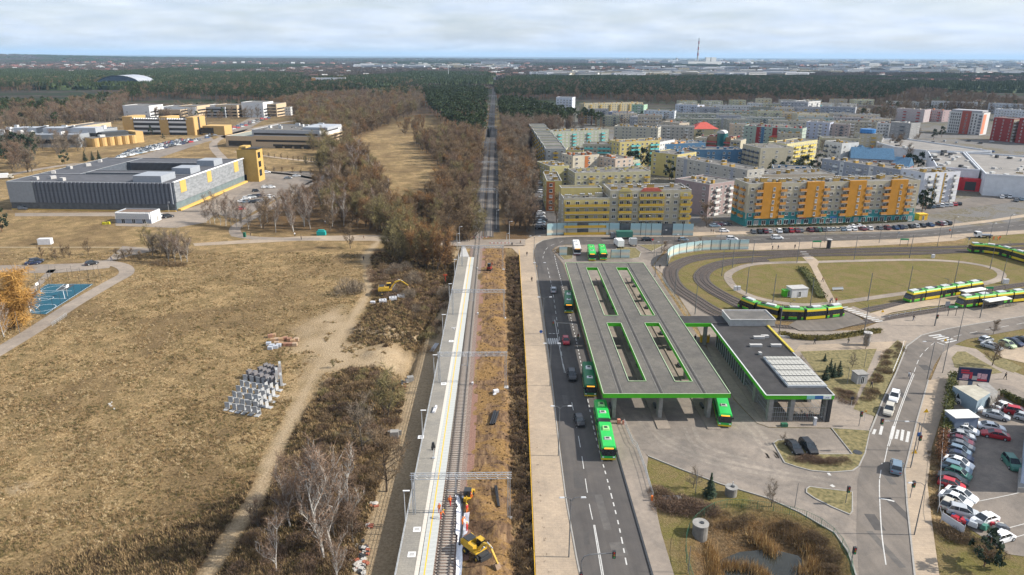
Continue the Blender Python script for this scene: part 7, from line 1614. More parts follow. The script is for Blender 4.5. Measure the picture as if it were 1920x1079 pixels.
mesh_fence('railing','grey pedestrian railing beside the pavement at the yard edge',[(1170,795),(1188,838),(1193,838),(1210,885),(1225,938)],1.1,M_GALV,1.9,(1.0,.5,.1),smooth_=False,infill=.25)
mesh_fence('railing','low railing between tram stop and track',[(1640,603),(1700,590),(1760,580),(1800,573)],1.1,M_GALV,3,(1.0,.5))
mesh_fence('railing','pedestrian railing along the walk right of the canopy',[(1232,510),(1262,555),(1290,596)],1.1,M_GALV,2.5,(1.0,.5),infill=.4)
mesh_fence('railing','white railing beside the shrub strip of the right road',[(1694,645),(1690,660),(1672,705)],.9,mat('white_trim',(.8,.8,.8)),1.5,(1.0,.5))
mesh_fence('court_fence','tall dark fence around the blue sports court',[(45,592),(96,588),(182,532),(122,526),(52,556)],4.0,M_DARK,4.0,(1.0,.3),smooth_=False)
mesh_fence('ball_fence','dark posts of the play area behind the sports court',[(75,536),(105,520),(140,518),(192,534),(185,515),(165,512)],3.6,M_DARK,4.5,(),smooth_=False)
mesh_fence('railing','short grey railing on the outer side of the path bend',[(98,612),(130,590)],1.0,M_GALV,1.5,(1.0,.5,.1),infill=.25)
# sports court
def court():
 px=[(48,556),(90,533),(175,533),(86,590),(56,588)]; r=thing('sports_court','blue-green basketball court with white lines','sports court',(0,0,0)); B=mat('court_blue',(.005,.068,.105),.8,.1,.6); P=GG(px); b=MB(); b.prism(P,-.1,.06); b.build('surface',B,r)
 sheet('key_area',GG([(105,545),(120,534),(140,534),(125,545)]),.066,mat('court_dark',(.05,.055,.06),.8,.1,1),r); W=mat('white_trim',(.8,.8,.8))
 for l in([(50,556),(91,534),(173,534),(86,589),(58,586),(50,556)],[(70,546),(135,546)],[(60,560),(125,561)],[(105,545),(120,534)],[(68,551),(76,553)],[(118,545),(122,561)],[(58,572),(75,572),(68,580)]):ribbon('line',GG(l),.1,.072,W,r)
 for cx,cy,rad in((87,560,1.8),(100,543,3.2),(82,578,3)):
  x,y=G(cx,cy); ribbon('line',[(x+math.cos(t*.35)*rad,y+math.sin(t*.35)*rad)for t in range(19)],.1,.072,W,r)
 for px_,py_ in((70,552),(127,556)):x,y=G(px_,py_); q=thing('basketball_hoop','basketball hoop post on the %s of the blue court'%('left half' if px_<100 else 'right half'),'basketball hoop',(x,y,0)); b=MB(); b.tube((0,0,0),(0,0,3.2),.08,n=6); b.build('post',M_GALV,q); b=MB(); b.box((.5,0,2.8),(.06,1.3,.8)); b.build('board',W,q)
court()
# ---------------------------------------------------------------- tram tracks, poles, stops
TR={'outer':[(1995,462),(1900,466),(1813,469),(1700,471),(1600,473),(1500,475),(1440,478),(1380,480),(1330,484),(1290,492),(1267,505),(1264,520),(1277,540),(1311,562),(1346,583),(1400,603),(1470,614),(1540,614),(1610,606),(1680,594),(1740,585),(1793,577.5),(1860,570),(1995,556)],'outer2':[(1995,455),(1900,459),(1813,463),(1700,466),(1600,468),(1500,471),(1440,473),(1380,475),(1320,479),(1280,488),(1255,502),(1252,520),(1264,542),(1298,566),(1332,588),(1385,609)],'inner':[(1995,512),(1920,492),(1870,478),(1813,473),(1700,477),(1500,480),(1440,484),(1370,489),(1330,499),(1311,513),(1311,528),(1330,545),(1362,563),(1400,582),(1440,594),(1480,600),(1530,598),(1580,592),(1640,579),(1698,568),(1760,558),(1835,546),(1920,534),(1995,524)],'inner2':[(1440,489),(1380,493),(1342,502),(1324,514),(1323,527),(1342,543),(1380,563),(1420,578),(1450,588)]}
TW={k:smooth(GG(v),6)for k,v in TR.items()}
def tram_tracks():
 for k,lab in(('outer','outer tram track running round the whole loop'),('outer2','outermost tram track on the left side of the loop'),('inner','inner tram track passing both waiting trams'),('inner2','innermost short tram track in the loop bend')):
  P=TW[k]; r=thing('tram_track',lab,'tram track'); zo={'outer':0.0,'outer2':.006,'inner':.012,'inner2':.018}[k]
  ribbon('ballast',P,3.0,.105+zo,M_BALLASTG,r)
  for s in(-.72,.72):ribbon('rail',offset_line(P,s),.1,.10+zo,M_RAIL,r,h=.13)
  S=resample(P,.75); q=MB(); q.box((0,0,0),(.24,2.1,.06)); me=q.mesh('sleeper',mat('brown_sleeper',(.13,.10,.085),.9,.3,2)); b=MB()
  for i,p in enumerate(S[:-1]):
   a=math.atan2(S[i+1][1]-p[1],S[i+1][0]-p[0]); b.box((p[0],p[1],.12+zo),(.24,2.1,.04),a)
  o=b.build('sleeper',me.materials[0],r); o['kind']='stuff'
tram_tracks()
P_('tram_pavement',[(1478,612),(1500,598),(1580,584),(1610,596),(1622,606),(1560,622),(1500,622)],.235,M_ASPH2)
P_('tram_pavement',[(1580,582),(1600,576),(1660,600),(1640,606)],.24,M_PAVE2)
POLES=[(1399,552),(1449,567),(1519,575),(1627,565),(1702,550),(1788,537),(1856,505),(1877,533),(1494,493),(1601,488),(1705,484),(1373,502),(1353,518),(1410,495),(1303,590),(1460,630),(1619,630),(1752,612),(1837,597),(1265,555),(1228,520)]
M_POLE=mat('pole_grey',(.13,.135,.14),.6,.15,3)
for i,(px,py)in enumerate(POLES):pole('catenary_pole','dark grey tram wire pole of the loop','pole',px,py,8.6,M_POLE,.13,group='tram wire poles')
def tram_wires():
 r=thing('overhead_wire','thin tram wires spanning between the loop poles','wire')
 for k,P in TW.items():b=MB(); b.path([(p[0],p[1],5.6)for p in P[::3]],.014,3); b.build('contact_wire',M_DARK,r)
 b=MB()
 for a,c in((0,11),(1,2),(2,16),(3,17),(4,18),(8,13),(9,3),(10,4),(0,14),(1,15),(5,6),(12,19),(19,20),(6,7)):A,C=G(*POLES[a]),G(*POLES[c]); b.tube((*A,7.8),(*C,7.8),.016,n=3,cap=False)
 b.build('span_wire',M_DARK,r)
tram_wires()
def tram(track,px0,px1,label,n=5,rev=False,cars=1):
 """cut the track line between two photo columns and set the sections along it"""
 P=TW[track]; pts=[p for p in P]; Q=resample(pts,.5)
 i0=min(range(len(Q)),key=lambda i:abs(Q[i][0]-G(*px0)[0])+abs(Q[i][1]-G(*px0)[1])); L_=31.5; nseg=n; seg=L_/nseg; step=1 if px1[0]>px0[0]else-1
 if abs(Q[min(len(Q)-1,i0+5)][0]-Q[i0][0])>0 and(Q[min(len(Q)-1,i0+5)][0]>Q[i0][0])!=(step>0):d=-1
 else:d=1
 GR=mat('tram_green',(.07,.38,.04),.35,.06,1,spec=.5); YE=mat('tram_yellow',(.62,.46,.02),.35,.06,1,spec=.5); BK=mat('tram_black',(.02,.021,.023),.3,.2,1); WU=mat('tram_roof_unit',(.42,.44,.45),.6,.2,1); r=thing('tram',label,'tram')
 def at(s):
  f=i0+d*s/.5; i=int(f); i=max(0,min(len(Q)-2,i)); t=f-i; return(lerp(Q[i][0],Q[i+1][0],t),lerp(Q[i][1],Q[i+1][1],t))
 for k in range(nseg):
  a,c=at(k*seg+.25),at((k+1)*seg-.25); ln=math.dist(a,c); rz=math.atan2(c[1]-a[1],c[0]-a[0]); mx=((a[0]+c[0])/2,(a[1]+c[1])/2,.2); e0=1.1 if k==0 else 0; e1=1.1 if k==nseg-1 else 0
  def prof(z0,z1,w0,w1,mi,b,s0=0.0,s1=0.0,t0=0.0,t1=0.0):
   h=ln/2; b.add([(-h+s0,-w0,z0),(h-s1,-w0,z0),(h-s1,w0,z0),(-h+s0,w0,z0),(-h+t0,-w1,z1),(h-t1,-w1,z1),(h-t1,w1,z1),(-h+t0,w1,z1)],[(0,1,5,4),(1,2,6,5),(2,3,7,6),(3,0,4,7),(4,5,6,7),(3,2,1,0)],mi)
  e=ob('section',None)
  e.parent=r; e.location=mx; e.rotation_euler=(0,0,rz)
  b=MB(); prof(.25,.95,1.18,1.2,0 if k%2==0 else 1,b,e0*.15,e1*.15,0,0); prof(.951,1.05,1.2,1.2,1,b); prof(2.45,2.95,1.2,1.12,1,b,e0*.75,e1*.75,e0*1.0,e1*1.0); prof(2.951,3.2,1.12,.95,0,b,e0,e1,e0*1.2,e1*1.2); b.build('body',[GR,YE],e)
  b=MB(); prof(1.051,2.449,1.19,1.19,0,b,0,0,e0*.7,e1*.7); b.build('window_band',M_GLASS,e)
  if k in(0,2,4):
   for t in(-.3,.28):b=MB(); b.box((ln*t,0,.3),(1.1,2.42,2.1)); b.build('door',BK,e)
  b=MB(); b.box((-ln*.1,0,3.21),(ln*.45,1.3,.35),mi=0); b.box((ln*.28,0,3.21),(ln*.18,1.1,.28),mi=1); b.build('roof_unit',[WU,M_DARK],e)
  if k in(0,2,4):b=MB(); b.box((0,0,.0),(2.4,1.9,.45)); b.build('bogie',M_DARK,e)
  if k<nseg-1:b=MB(); j=at((k+1)*seg); b.box((0,0,.35),(.6,2.1,2.8)); b.build('bellows',BK,r,(j[0],j[1],.2),rz)
  if k==2:b=MB(); b.path([(0,0,3.5),(.9,0,4.4),(-.2,0,5.35)],.04,4); b.box((-.2,0,5.36),(.25,1.5,.05)); b.build('pantograph',M_DARK,e)
 return r
tram('inner',(1578,592),(1400,582),'green and yellow tram waiting behind the terminal building')
tram('inner',(1699,568),(1835,546),'green and yellow tram at the far side of the tram stop')
tram('outer',(1794,577),(1920,562),'green and yellow tram beside the white stop shelter')
tram('inner',(1814,473),(1920,492),'green tram curving in at the top right of the loop',n=6)
# shelters
def shelter(px,py,lab,L_=9.0):
 x,y=G(px,py); a=G(px+40,py-6); rz=math.atan2(a[1]-y,a[0]-x); r=thing('tram_shelter',lab,'shelter',(x,y,.1),rz); b=MB(); b.box((0,0,2.5),(L_,2.2,.15)); b.box((0,0,2.652),(L_*.97,1.6,.1)); b.build('roof',mat('white_shelter_roof',(.68,.67,.62),.5,.06,.6),r)
 for i in range(4):b=MB(); b.box((-L_*.45+i*L_*.3,.8,0),(.1,.1,2.5)); b.build('post',M_DARK,r)
 for i in range(3):b=MB(); b.box((-L_*.3+i*L_*.3,.8,.3),(L_*.28,.04,1.9)); b.build('glass_panel',M_GLASS,r)
 b=MB(); b.box((0,.4,.45),(L_*.6,.4,.06)); b.build('bench',M_DARK,r)
shelter(1866,578,'white-roofed tram shelter on the near platform'); shelter(1822,560,'white-roofed tram shelter between the two trams')
def stop_sign(px,py,w,lab):
 x,y=G(px,py); r=thing('stop_sign',lab,'sign',(x,y,.1));
 for s in(-w/2,w/2):b=MB(); b.box((s,0,0),(.1,.1,2.7)); b.build('post',M_DARK,r)
 b=MB(); b.box((0,0,2.3),(w+.3,.14,.6)); b.build('board',mat('sign_green',(.03,.28,.12),.5,.05,1),r)
for px,py,w,l in((1530,466,3,'green tram stop sign above the loop, left one'),(1694,462,3,'green tram stop sign above the loop, right one'),(1784,593,2.2,'green stop sign between the poles of the near platform'),(1852,556,2,'small green stop sign behind the trams')):stop_sign(px,py,w,l)
for px,py,l,m in((1553,466,'round dark advertising column beside the upper tram stop',M_DARK),(1624,648,'round grey advertising column at the end of the hedge',M_CONC)):
 x,y=G(px,py); r=thing('advertising_column',l,'advertising column',(x,y,0)); b=MB(); b.tube((0,0,0),(0,0,3.3),.75,n=16); b.build('drum',m,r); b=MB(); b.tube((0,0,3.303),(0,0,3.5),1.0,n=16); b.build('cap',M_CONCW,r)
def hut(name,label,px,py,w,d,h,m,roof,rz=0.0):
 x,y=G(px,py); r=thing(name,label,name.replace('_',' '),(x,y,0),rz); b=MB(); b.box((0,0,0),(w,d,h)); b.build('wall',m,r); b=MB(); b.box((0,0,h+.002),(w+.3,d+.3,.14)); b.build('roof',roof,r); ob('door',window_mesh(.9,1.9),r,(0,-d/2,.05)); return r
hut('technical_hut','white technical container on the lawn inside the tram loop',1493,555,5.2,3.2,2.7,WT,M_CONCW,.15); hut('container','bright green container beside the white technical hut',1476,555,3.0,1.8,1.8,M_GREEN,M_GREEN,.1)
hut('kiosk','small pale kiosk with a grey roof on the terminal lawn',1610,717,2.4,2.2,2.3,M_CONCW,M_CONC,.1); hut('shed','blue-grey metal shed in the car yard',1798,803,4.6,3.0,3.0,mat('blue_grey_shed',(.16,.20,.27),.6,.1,1),mat('ribbed_white_roof',(.60,.60,.58),.6,.15,2,stretch=(3,.2,1)),.05)
clutter('two white cabinets on the loop path','utility_cabinet',1382,545,[(-.6,0,0,.9,.6,1.4),(.5,0,0,.9,.6,1.4)],WT); clutter('white cabinet at the right end of the loop path','utility_cabinet',1885,532,[(0,0,0,1.6,.7,1.5)],WT); clutter('white cabinet beside the upper tracks','utility_cabinet',1749,484,[(0,0,0,1,.6,1.3)],WT); clutter('grey bench by the loop lawn path','bench',1571,545,[(0,0,.4,3.6,.5,.1),(-1.5,0,0,.15,.45,.4),(1.5,0,0,.15,.45,.4),(0,.25,.5,3.6,.06,.5)],M_GALV,.1)
clutter('low concrete wall at the start of the hedge','low_wall',1480,634,[(0,0,0,8,.4,.6)],M_CONCW)
# billboard and sheds at the right
def billboard():
 x,y=G(1817,742); a,c=G(1787,738),G(1850,752); rz=math.atan2(c[1]-a[1],c[0]-a[0])*.0-R(12); r=thing('billboard','large dark blue and red advertising billboard on a post','billboard',(x,y,0),rz); b=MB(); b.box((-.2,.3,0),(.7,.5,3.6)); b.build('post',mat('blue_grey_shed',(.16,.20,.27)),r); W_=6.2
 b=MB(); b.box((0,0,3.4),(W_,.4,3.0)); b.build('frame',M_DARK,r); N_=mat('navy_print',(.02,.028,.075),.5,.15,.6); RP=mat('red_print',(.42,.02,.04),.5,.1,1); PK=mat('pink_print',(.52,.30,.33),.5,.3,3)
 b=MB(); b.box((0,-.22,3.5),(W_-.2,.04,2.8)); p=b.build('poster',N_,r)
 for(px_,z,w,h,m)in((-1.9,5.6,1.6,.35,RP),(-1.5,5.1,2.2,.35,RP),(-1.6,4.0,1.2,.9,PK),(-.6,4.0,.5,1.0,RP),(.15,3.8,1.0,.9,M_CONCW),(.9,4.2,.7,1.2,PK),(1.9,4.0,1.1,1.3,PK),(1.6,3.65,1.9,.45,RP),(-1.9,3.7,1.6,.2,PK)):
  b=MB(); b.box((px_,-.25,z),(w,.02,h)); b.build('print',m,p)
billboard()
def small_sign(px,py,h,lab,kind,col,w=.9):
 x,y=G(px,py); r=thing('road_sign',lab,'road sign',(x,y,0)); b=MB(); b.tube((0,0,0),(0,0,h),.04,n=6); b.build('post',M_GALV,r); b=MB()
 if kind=='tri':b.add([(-w/2,-.06,h-w*.8),(w/2,-.06,h-w*.8),(0,-.06,h),(-w/2,-.04,h-w*.8),(w/2,-.04,h-w*.8),(0,-.04,h)],[(0,1,2),(5,4,3),(0,3,4,1),(1,4,5,2),(2,5,3,0)])
 elif kind=='round':b.tube((0,-.07,h-w/2),(0,-.04,h-w/2),w/2,n=16)
 else:b.box((0,-.05,h-w),(w,.05,w))
 b.build('plate',mat('sign_%s'%lab.split()[0],col,.5,.05,1),r); return r
for px,py,h,l,k,c,w in((1731,797,3.6,'yellow warning sign farther up beside the right road','tri',(.75,.42,.02),1.1),(1709,874,3.4,'yellow triangular warning sign near the right crosswalk','tri',(.75,.42,.02),1.1),(1718,838,3.0,'blue square pedestrian sign by the right crosswalk','sq',(.02,.10,.35),.8),(1014,640,3,'blue round sign on the cycle path','round',(.03,.08,.35),.8),(1768,660,3.6,'yellow temporary sign on a black board','tri',(.8,.4,.02),.9),(1595,765,2.6,'black round sign seen from behind on the terminal lawn','round',(.03,.03,.04),.8),(1620,790,2.4,'orange small marker by the footpath','sq',(.5,.25,.03),.4),(1223,462,3,'red stop sign at the bus yard exit','round',(.5,.03,.04),.8),(1683,448,3,'grey signboard by the avenue lawn','round',(.25,.27,.3),1.0),(1815,460,3,'dark signboard near the curving tram','round',(.2,.22,.25),.9),(1652,600,3,'yellow warning triangle by the tram crossing','tri',(.75,.42,.02),1.0),(1774,583,2.8,'dark green poster panel on the near platform','sq',(.02,.12,.10),1.3)):small_sign(px,py,h,l,k,c,w)
def banner():
 a,c=G(1763,979),G(1804,1006); r=thing('banner','white banner fixed to the car yard fence','banner',(a[0],a[1],0),math.atan2(c[1]-a[1],c[0]-a[0])); L_=math.dist(a,c); b=MB(); b.box((L_/2,0,.5),(L_,.05,1.3)); p=b.build('sheet',WT,r); b=MB(); b.box((0,.1,0),(.08,.08,2)); b.box((L_,.1,0),(.08,.08,2)); b.build('post',M_GALV,r)
banner()
def sheds():
 p=GG([(1787,724),(1829,722),(1857,737),(1833,752)],3.0); r=thing('garage_shed','blue-grey shed with a stained flat roof in the car yard','shed'); b=MB(); b.prism(p,0,3.0,1,0); b.build('wall',[mat('pale_blue_shed',(.22,.29,.34),.7,.1,1),mat('stained_roof',(.36,.34,.28),.9,.2,.7)],r)
 p=GG([(1832,720),(1850,716),(1872,735),(1858,748)],2.2); r=thing('garage_shed','dark grey low shed behind the blue-grey one','shed'); b=MB(); b.prism(p,0,2.2); b.build('wall',M_CONC,r)
 p=GG([(1918,800),(1990,800),(1990,925),(1932,925),(1905,915),(1911,860)],0); r=thing('hall','pale blue-white hall wall at the right picture edge','hall'); b=MB(); b.prism([(x+.5,y)for x,y in p],0,7.0); b.build('wall',mat('blue_white_wall',(.44,.50,.60),.6,.06,.5),r); b=MB(); b.prism([(x,y)for x,y in GG([(1910,868),(1990,868),(1990,925),(1906,925)],0)],0,1); b.build('plinth',M_CONC,r)
sheds()
mesh_fence('yard_fence','wire fence between the pavement and the car yard',[(1783,712),(1770,780),(1764,850),(1757,960),(1763,985)],1.6,M_GALV,3,(1.0,),smooth_=False)
# street furniture along the roads
for i,(x,y)in enumerate(((10.4,82.4),(11.2,109),(11.8,137),(12.3,167),(12.9,198),(13.3,230))):
 pole('street_lamp','tall double-armed street lamp, %s on the cycle path side'%('nearest','second','third','fourth','fifth','sixth')[i],'street lamp',(x,y),None,9.8,M_POLE,.1,((1.5,.25),(-1.1,.25)),group='street lamps beside the street')
for px,py,l in((1714,1004,'lamp post with one arm at the lower right road'),(1707,878,'lamp post with one arm by the right crosswalk'),(1738,712,'lamp post with one arm near the billboard'),(1767,700,'tall lamp post in front of the billboard'),(1795,640,'lamp post with signs at the road bend')):pole('street_lamp',l,'street lamp',px,py,9.0,M_POLE,.1,((-2.0,.2),))
for px,py in((1447,460),(1546,455),(1648,457),(1757,463),(1853,460),(1783,447),(1887,442),(1350,462),(1210,445),(1240,475),(1262,485),(1225,500)):pole('street_lamp','grey lamp post standing along the avenue','street lamp',px,py,8.5,M_POLE,.1,((1.0,.15),),group='lamp posts along the avenue')
for px,py in((83,393),(143,394),(201,394),(258,396),(317,398),(28,392)):pole('path_lamp','thin lamp in front of the louvred building','lamp',px,py,4.6,M_GALV,.07,((.5,.0),),group='lamps before the louvred building')
for px,py,h in((72,545,7),(97,530,6),(37,625,6),(1304,925,4.5),(1490,952,4.5),(1290,1075,4.5),(1620,690,4.5),(1588,722,4)):pole('path_lamp','slim path lamp','lamp',px,py,h,M_POLE,.06,(),group='slim path lamps').__setitem__('label',{72:'dark floodlight mast left behind the court',97:'dark floodlight mast right behind the court',37:'white lamp below the golden willow',1304:'thin lamp among the bare shrubs near the spruce',1490:'thin lamp on the verge above the pond fence',1290:'white-topped lamp at the pond fence bottom',1620:'thin white-globed lamp on the terminal lawn',1588:'short lamp over the dark shrub bed'}[px])
def traffic_light(px,py,lab,arm=None,h=3.2):
 x,y=G(px,py)if py is not None else px; r=thing('traffic_light',lab,'traffic light',(x,y,0)); b=MB(); hh=6.0 if arm else h
 if arm:b.path([(0,0,0),(0,0,5),(arm*.08,0,5.8),(arm*.25,0,6.1),(arm,0,6.3)],.07,6)
 else:b.tube((0,0,0),(0,0,h),.06,n=6)
 b.build('post',M_POLE,r)
 for dx,z in(((arm,5.7),(0,2.3))if arm else((0,h-.9),)):
  b=MB(); b.box((dx,-.2,z),(.42,.35,1.1)); hd=b.build('signal_head',M_DARK,r)
  for k,c in enumerate(((.35,.02,.02),(.3,.15,.02),(.02,.2,.08))):q=MB(); q.tube((dx,-.38,z+.88-k*.34),(dx,-.43,z+.88-k*.34),.12,n=8); q.build('lens',mat('lens_%d'%k,c,.3,.1,2),hd)
traffic_light(1083,650,'traffic light with a long arm over the street beside the canopy',-6.2); traffic_light(1719,846,'traffic light with a curved arm over the right crosswalk',-7.6); traffic_light(1585,945,'traffic light on the triangular island'); traffic_light(1706,935,'traffic light on the right pavement'); traffic_light(1595,1062,'traffic light at the yard exit by the pond'); traffic_light(1610,800,'dark signal post by the footpath corner'); traffic_light(1753,612,'traffic light at the plaza by the road bend')
traffic_light((11.2,75.5),None,'traffic light arm reaching over the street at the bottom edge',4.2)
clutter('red and white striped bollard block by the first canopy column','bollard',1160,795,[(0,0,0,.6,.6,1.0),(.8,-.4,0,.3,.3,.9)],(.5,.2,.15)); clutter('orange marker at the railing end','bollard',1222,940,[(0,0,0,.3,.3,1.0)],(.6,.15,.03)); clutter('green grit container beside the cage','grit_box',1470,800,[(0,0,0,1.2,.8,.7)],GRF); clutter('white parking machine before the bicycle cage','ticket_machine',1527,798,[(0,0,0,.5,.5,1.6),(0,0,1.6,.6,.6,.1)],WT)
clutter('yellow and green play spring object near the pavilion','play_object',196,421,[(0,0,0,1.6,.8,.9),(1.6,.2,0,1.2,.8,1.0)],(.5,.45,.03)); clutter('teal park kiosk beside the footpath','park_kiosk',603,441,[(0,0,0,3.4,2,1.6),(0,0,1.6,2.4,1.2,.5)],(.02,.30,.28)); clutter('dark green bin at the footpath bend','bin',459,445,[(0,0,0,.9,.9,1.9)],(.02,.12,.08))
clutter('white steel manhole cover on the verge','manhole',1261,936,[(-.9,0,0,1.4,1.2,.3),(.8,.1,0,1.2,1.1,.25)],M_CONCW);
hut('technical_hut','yellow play house behind the orange block corner',1726,412,4,3,2.6,M_YEL,M_YEL,.1)
x,y=G(1608,850); b=MB(); b.tube((0,0,.165),(0,0,.2),.8,n=18); o=b.build('manhole_cover',M_DARK,None,(x,y,0)); o['label']='round black manhole cover on the grass island'; o['category']='manhole cover'
# ---------------------------------------------------------------- cars, buses, people
CARC=dict(white=(.72,.73,.74),silver=(.42,.44,.46),grey=(.14,.15,.165),black=(.018,.019,.022),red=(.38,.02,.03),maroon=(.13,.025,.04),blue=(.03,.07,.16),navy=(.02,.03,.07),green=(.05,.17,.13),lime=(.38,.46,.28),beige=(.45,.42,.36),steel=(.16,.22,.28))
_cm={}
def paint(c):return mat('car_paint_'+c,CARC[c],.28,.04,1,spec=.6,metal=.15 if c in('silver','grey','steel','blue')else 0)
STY=dict(hatch=(4.0,1.74,1.48,(-2.0,-1.95,-1.1,.95,1.9,2.0),(.62,.88,.98,.98,.80,.60),(-1.9,-1.35,.35,1.15)),sedan=(4.7,1.82,1.45,(-2.35,-2.3,-1.5,1.05,2.2,2.35),(.65,.92,1.0,.98,.80,.6),(-1.75,-.9,.35,1.25)),suv=(4.6,1.86,1.68,(-2.3,-2.25,-1.3,1.1,2.15,2.3),(.75,1.05,1.12,1.10,.95,.7),(-2.15,-1.8,.3,1.2)),van=(5.0,1.95,2.1,(-2.5,-2.45,-1.3,1.5,2.35,2.5),(.8,1.1,1.15,1.15,.95,.7),(-2.45,-2.3,1.0,1.9)))
def car_meshes(style):
 if style in _cm:return _cm[style]
 L_,W_,H_,X_,Zt,(g0,g1,g2,g3)=STY[style]; hw=W_/2; b=MB(); V=[]
 rows=[(X_[0],.30,Zt[0],.86),(X_[0]+.12,.24,Zt[1],.95),(X_[2],.20,Zt[2],1),(X_[3],.20,Zt[3],1),(X_[4]-.25,.22,Zt[4],.96),(X_[5],.30,Zt[5],.82)]
 for x,z0,z1,k in rows:V+=[(x,-hw*k,z0),(x,-hw*k,z0+(z1-z0)*.62),(x,-hw*k*.91,z1),(x,hw*k*.91,z1),(x,hw*k,z0+(z1-z0)*.62),(x,hw*k,z0)]
 F=[(0,1,2,3,4,5),tuple(range(30,36))[::-1]]
 for i in range(5):
  for j in range(6):F.append((i*6+j,i*6+6+j,i*6+6+(j+1)%6,i*6+(j+1)%6))
 b.add(V,[f[::-1]for f in F]); zb=Zt[2]-.03; tw=hw*.74
 b.add([(g1+.02,-tw,H_-.03),(g2-.02,-tw,H_-.03),(g2-.02,tw,H_-.03),(g1+.02,tw,H_-.03),(g1+.12,-tw*.9,H_+.02),(g2-.12,-tw*.9,H_+.02),(g2-.12,tw*.9,H_+.02),(g1+.12,tw*.9,H_+.02)],[(4,5,6,7),(0,1,5,4),(1,2,6,5),(2,3,7,6),(3,0,4,7)])
 for gx0,gx1 in((g0,g1),(g2,g3)):
  for s in(-1,1):b.tube((gx0 if gx0==g0 else g3,s*hw*.9,zb),(g1 if gx0==g0 else g2,s*tw,H_-.01),.045,n=4)
 for s in(-1,1):b.tube(((g1+g2)/2,s*hw*.91,zb),((g1+g2)/2,s*tw,H_-.01),.045,n=4); b.box((g2+.35,s*(hw+.06),zb-.05),(.16,.2,.14))
 body=b; g=MB(); g.add([(g0,-hw*.9,zb),(g3,-hw*.9,zb),(g3,hw*.9,zb),(g0,hw*.9,zb),(g1,-tw,H_-.03),(g2,-tw,H_-.03),(g2,tw,H_-.03),(g1,tw,H_-.03)],[(0,1,5,4),(1,2,6,5),(2,3,7,6),(3,0,4,7),(4,5,6,7)]); glass=g.mesh('window',M_GLASS)
 w=MB(); w.tube((0,-.11,0),(0,.11,0),.33,n=12); w.tube((0,-.12,0),(0,.12,0),.19,n=8,mi=1); wheel=w.mesh('wheel',[M_RUBBER,M_GALV]); h=MB(); h.box((0,0,0),(.1,.34,.15)); hl=h.mesh('headlight',mat('headlight',(.75,.77,.8),.2,.03,1)); tl=h.mesh('tail_light',mat('tail_light',(.38,.01,.01),.3,.05,1))
 _cm[style]=(body,glass,wheel,hl,tl,L_,hw,Zt,{}); return _cm[style]
def car(style,c,x,y,rz,label,group=None,z=.07,detail=2,name='parked_car'):
 body,glass,wheel,hl,tl,L_,hw,Zt,bc=car_meshes(style)
 if c not in bc:bc[c]=body.mesh('body',paint(c))
 r=thing(name,label,'car' if style!='van' else 'van',(x,y,z),rz,group); ob('body',bc[c],r); ob('window',glass,r)
 if detail:
  for sx in(-L_*.31,L_*.30):
   for sy in(-hw+.06,hw-.06):ob('wheel',wheel,r,(sx,sy,.33))
 if detail>1:
  for s in(-1,1):ob('headlight',hl,r,(L_/2-.1,s*hw*.6,Zt[5]-.12)); ob('tail_light',tl,r,(-L_/2+.04,s*hw*.68,Zt[0]-.1))
 return r
def carp(style,c,a,b_,label,group=None,**kw):
 A,B=G(*a,.6),G(*b_,.6); return car(style,c,(A[0]+B[0])/2,(A[1]+B[1])/2,math.atan2(B[1]-A[1],B[0]-A[0]),label,group,**kw)
ROW=[('suv','grey',1784,791,1824,799,'dark grey car behind the blue-grey shed'),('sedan','white',1793,801,1827,810,'white sedan below the dark grey one, first white of the row'),('sedan','silver',1780,812,1825,821,'silver sedan in the car yard row'),('sedan','maroon',1776,820,1824,833,'maroon sedan in the car yard row'),('sedan','grey',1780,830,1821,841,'dark grey sedan right below the maroon one'),('hatch','steel',1777,839,1820,852,'steel-grey hatchback in the upper half of the row'),('sedan','navy',1774,849,1821,862,'dark navy sedan above the white pair'),('sedan','white',1774,859,1822,876,'white sedan in the middle of the row'),('suv','steel',1772,872,1816,886,'pale blue-grey car above the green one'),('hatch','green',1781,882,1813,894,'small green hatchback in the row'),('sedan','black',1762,891,1812,906,'black sedan above the red hatchback'),('hatch','red',1763,902,1806,915,'red hatchback in the lower half of the row'),('sedan','white',1778,917,1828,938,'white sedan right of the pair below the red hatchback'),('sedan','white',1766,926,1818,947,'white sedan left of the pair below the red hatchback'),('hatch','beige',1770,955,1786,932,'pale hatchback parked steeply beside the yard fence'),('suv','silver',1786,956,1827,966,'silver car with an open engine bay'),('sedan','white',1866,968,1826,980,'white sedan with black roof among the wrecks'),('hatch','white',1858,1013,1901,1000,'white hatchback alone at the yard end'),('sedan','white',1836,797,1882,805,'white sedan in the middle of the yard'),('sedan','red',1890,820,1843,811,'dark red sedan beside the white one mid yard'),('sedan','silver',1848,774,1888,784,'silver-green sedan upper mid yard'),('sedan','white',1866,765,1894,757,'white-silver sedan at the back hedge'),('suv','red',1893,770,1922,776,'red car at the back hedge'),('hatch','silver',1909,780,1938,788,'silver car at the right edge by the red car'),('van','white',1808,754,1827,763,'white car squeezed behind the metal shed'),('suv','green',1890,860,1905,878,'dark green car beside the hall wall'),('sedan','silver',1841,644,1878,655,'silver car behind the bare bush, top right lot'),('hatch','lime',1877,641,1902,651,'pale green hatchback in the top right lot'),('sedan','navy',1888,636,1916,647,'dark blue sedan in the top right lot'),('sedan','black',1905,634,1935,644,'black car cut by the edge of the top right lot'),('hatch','silver',1836,640,1862,634,'silver car at the far left of the top right lot')]
for st,c,x0,y0,x1,y1,l in ROW:carp(st,c,(x0,y0),(x1,y1),l)
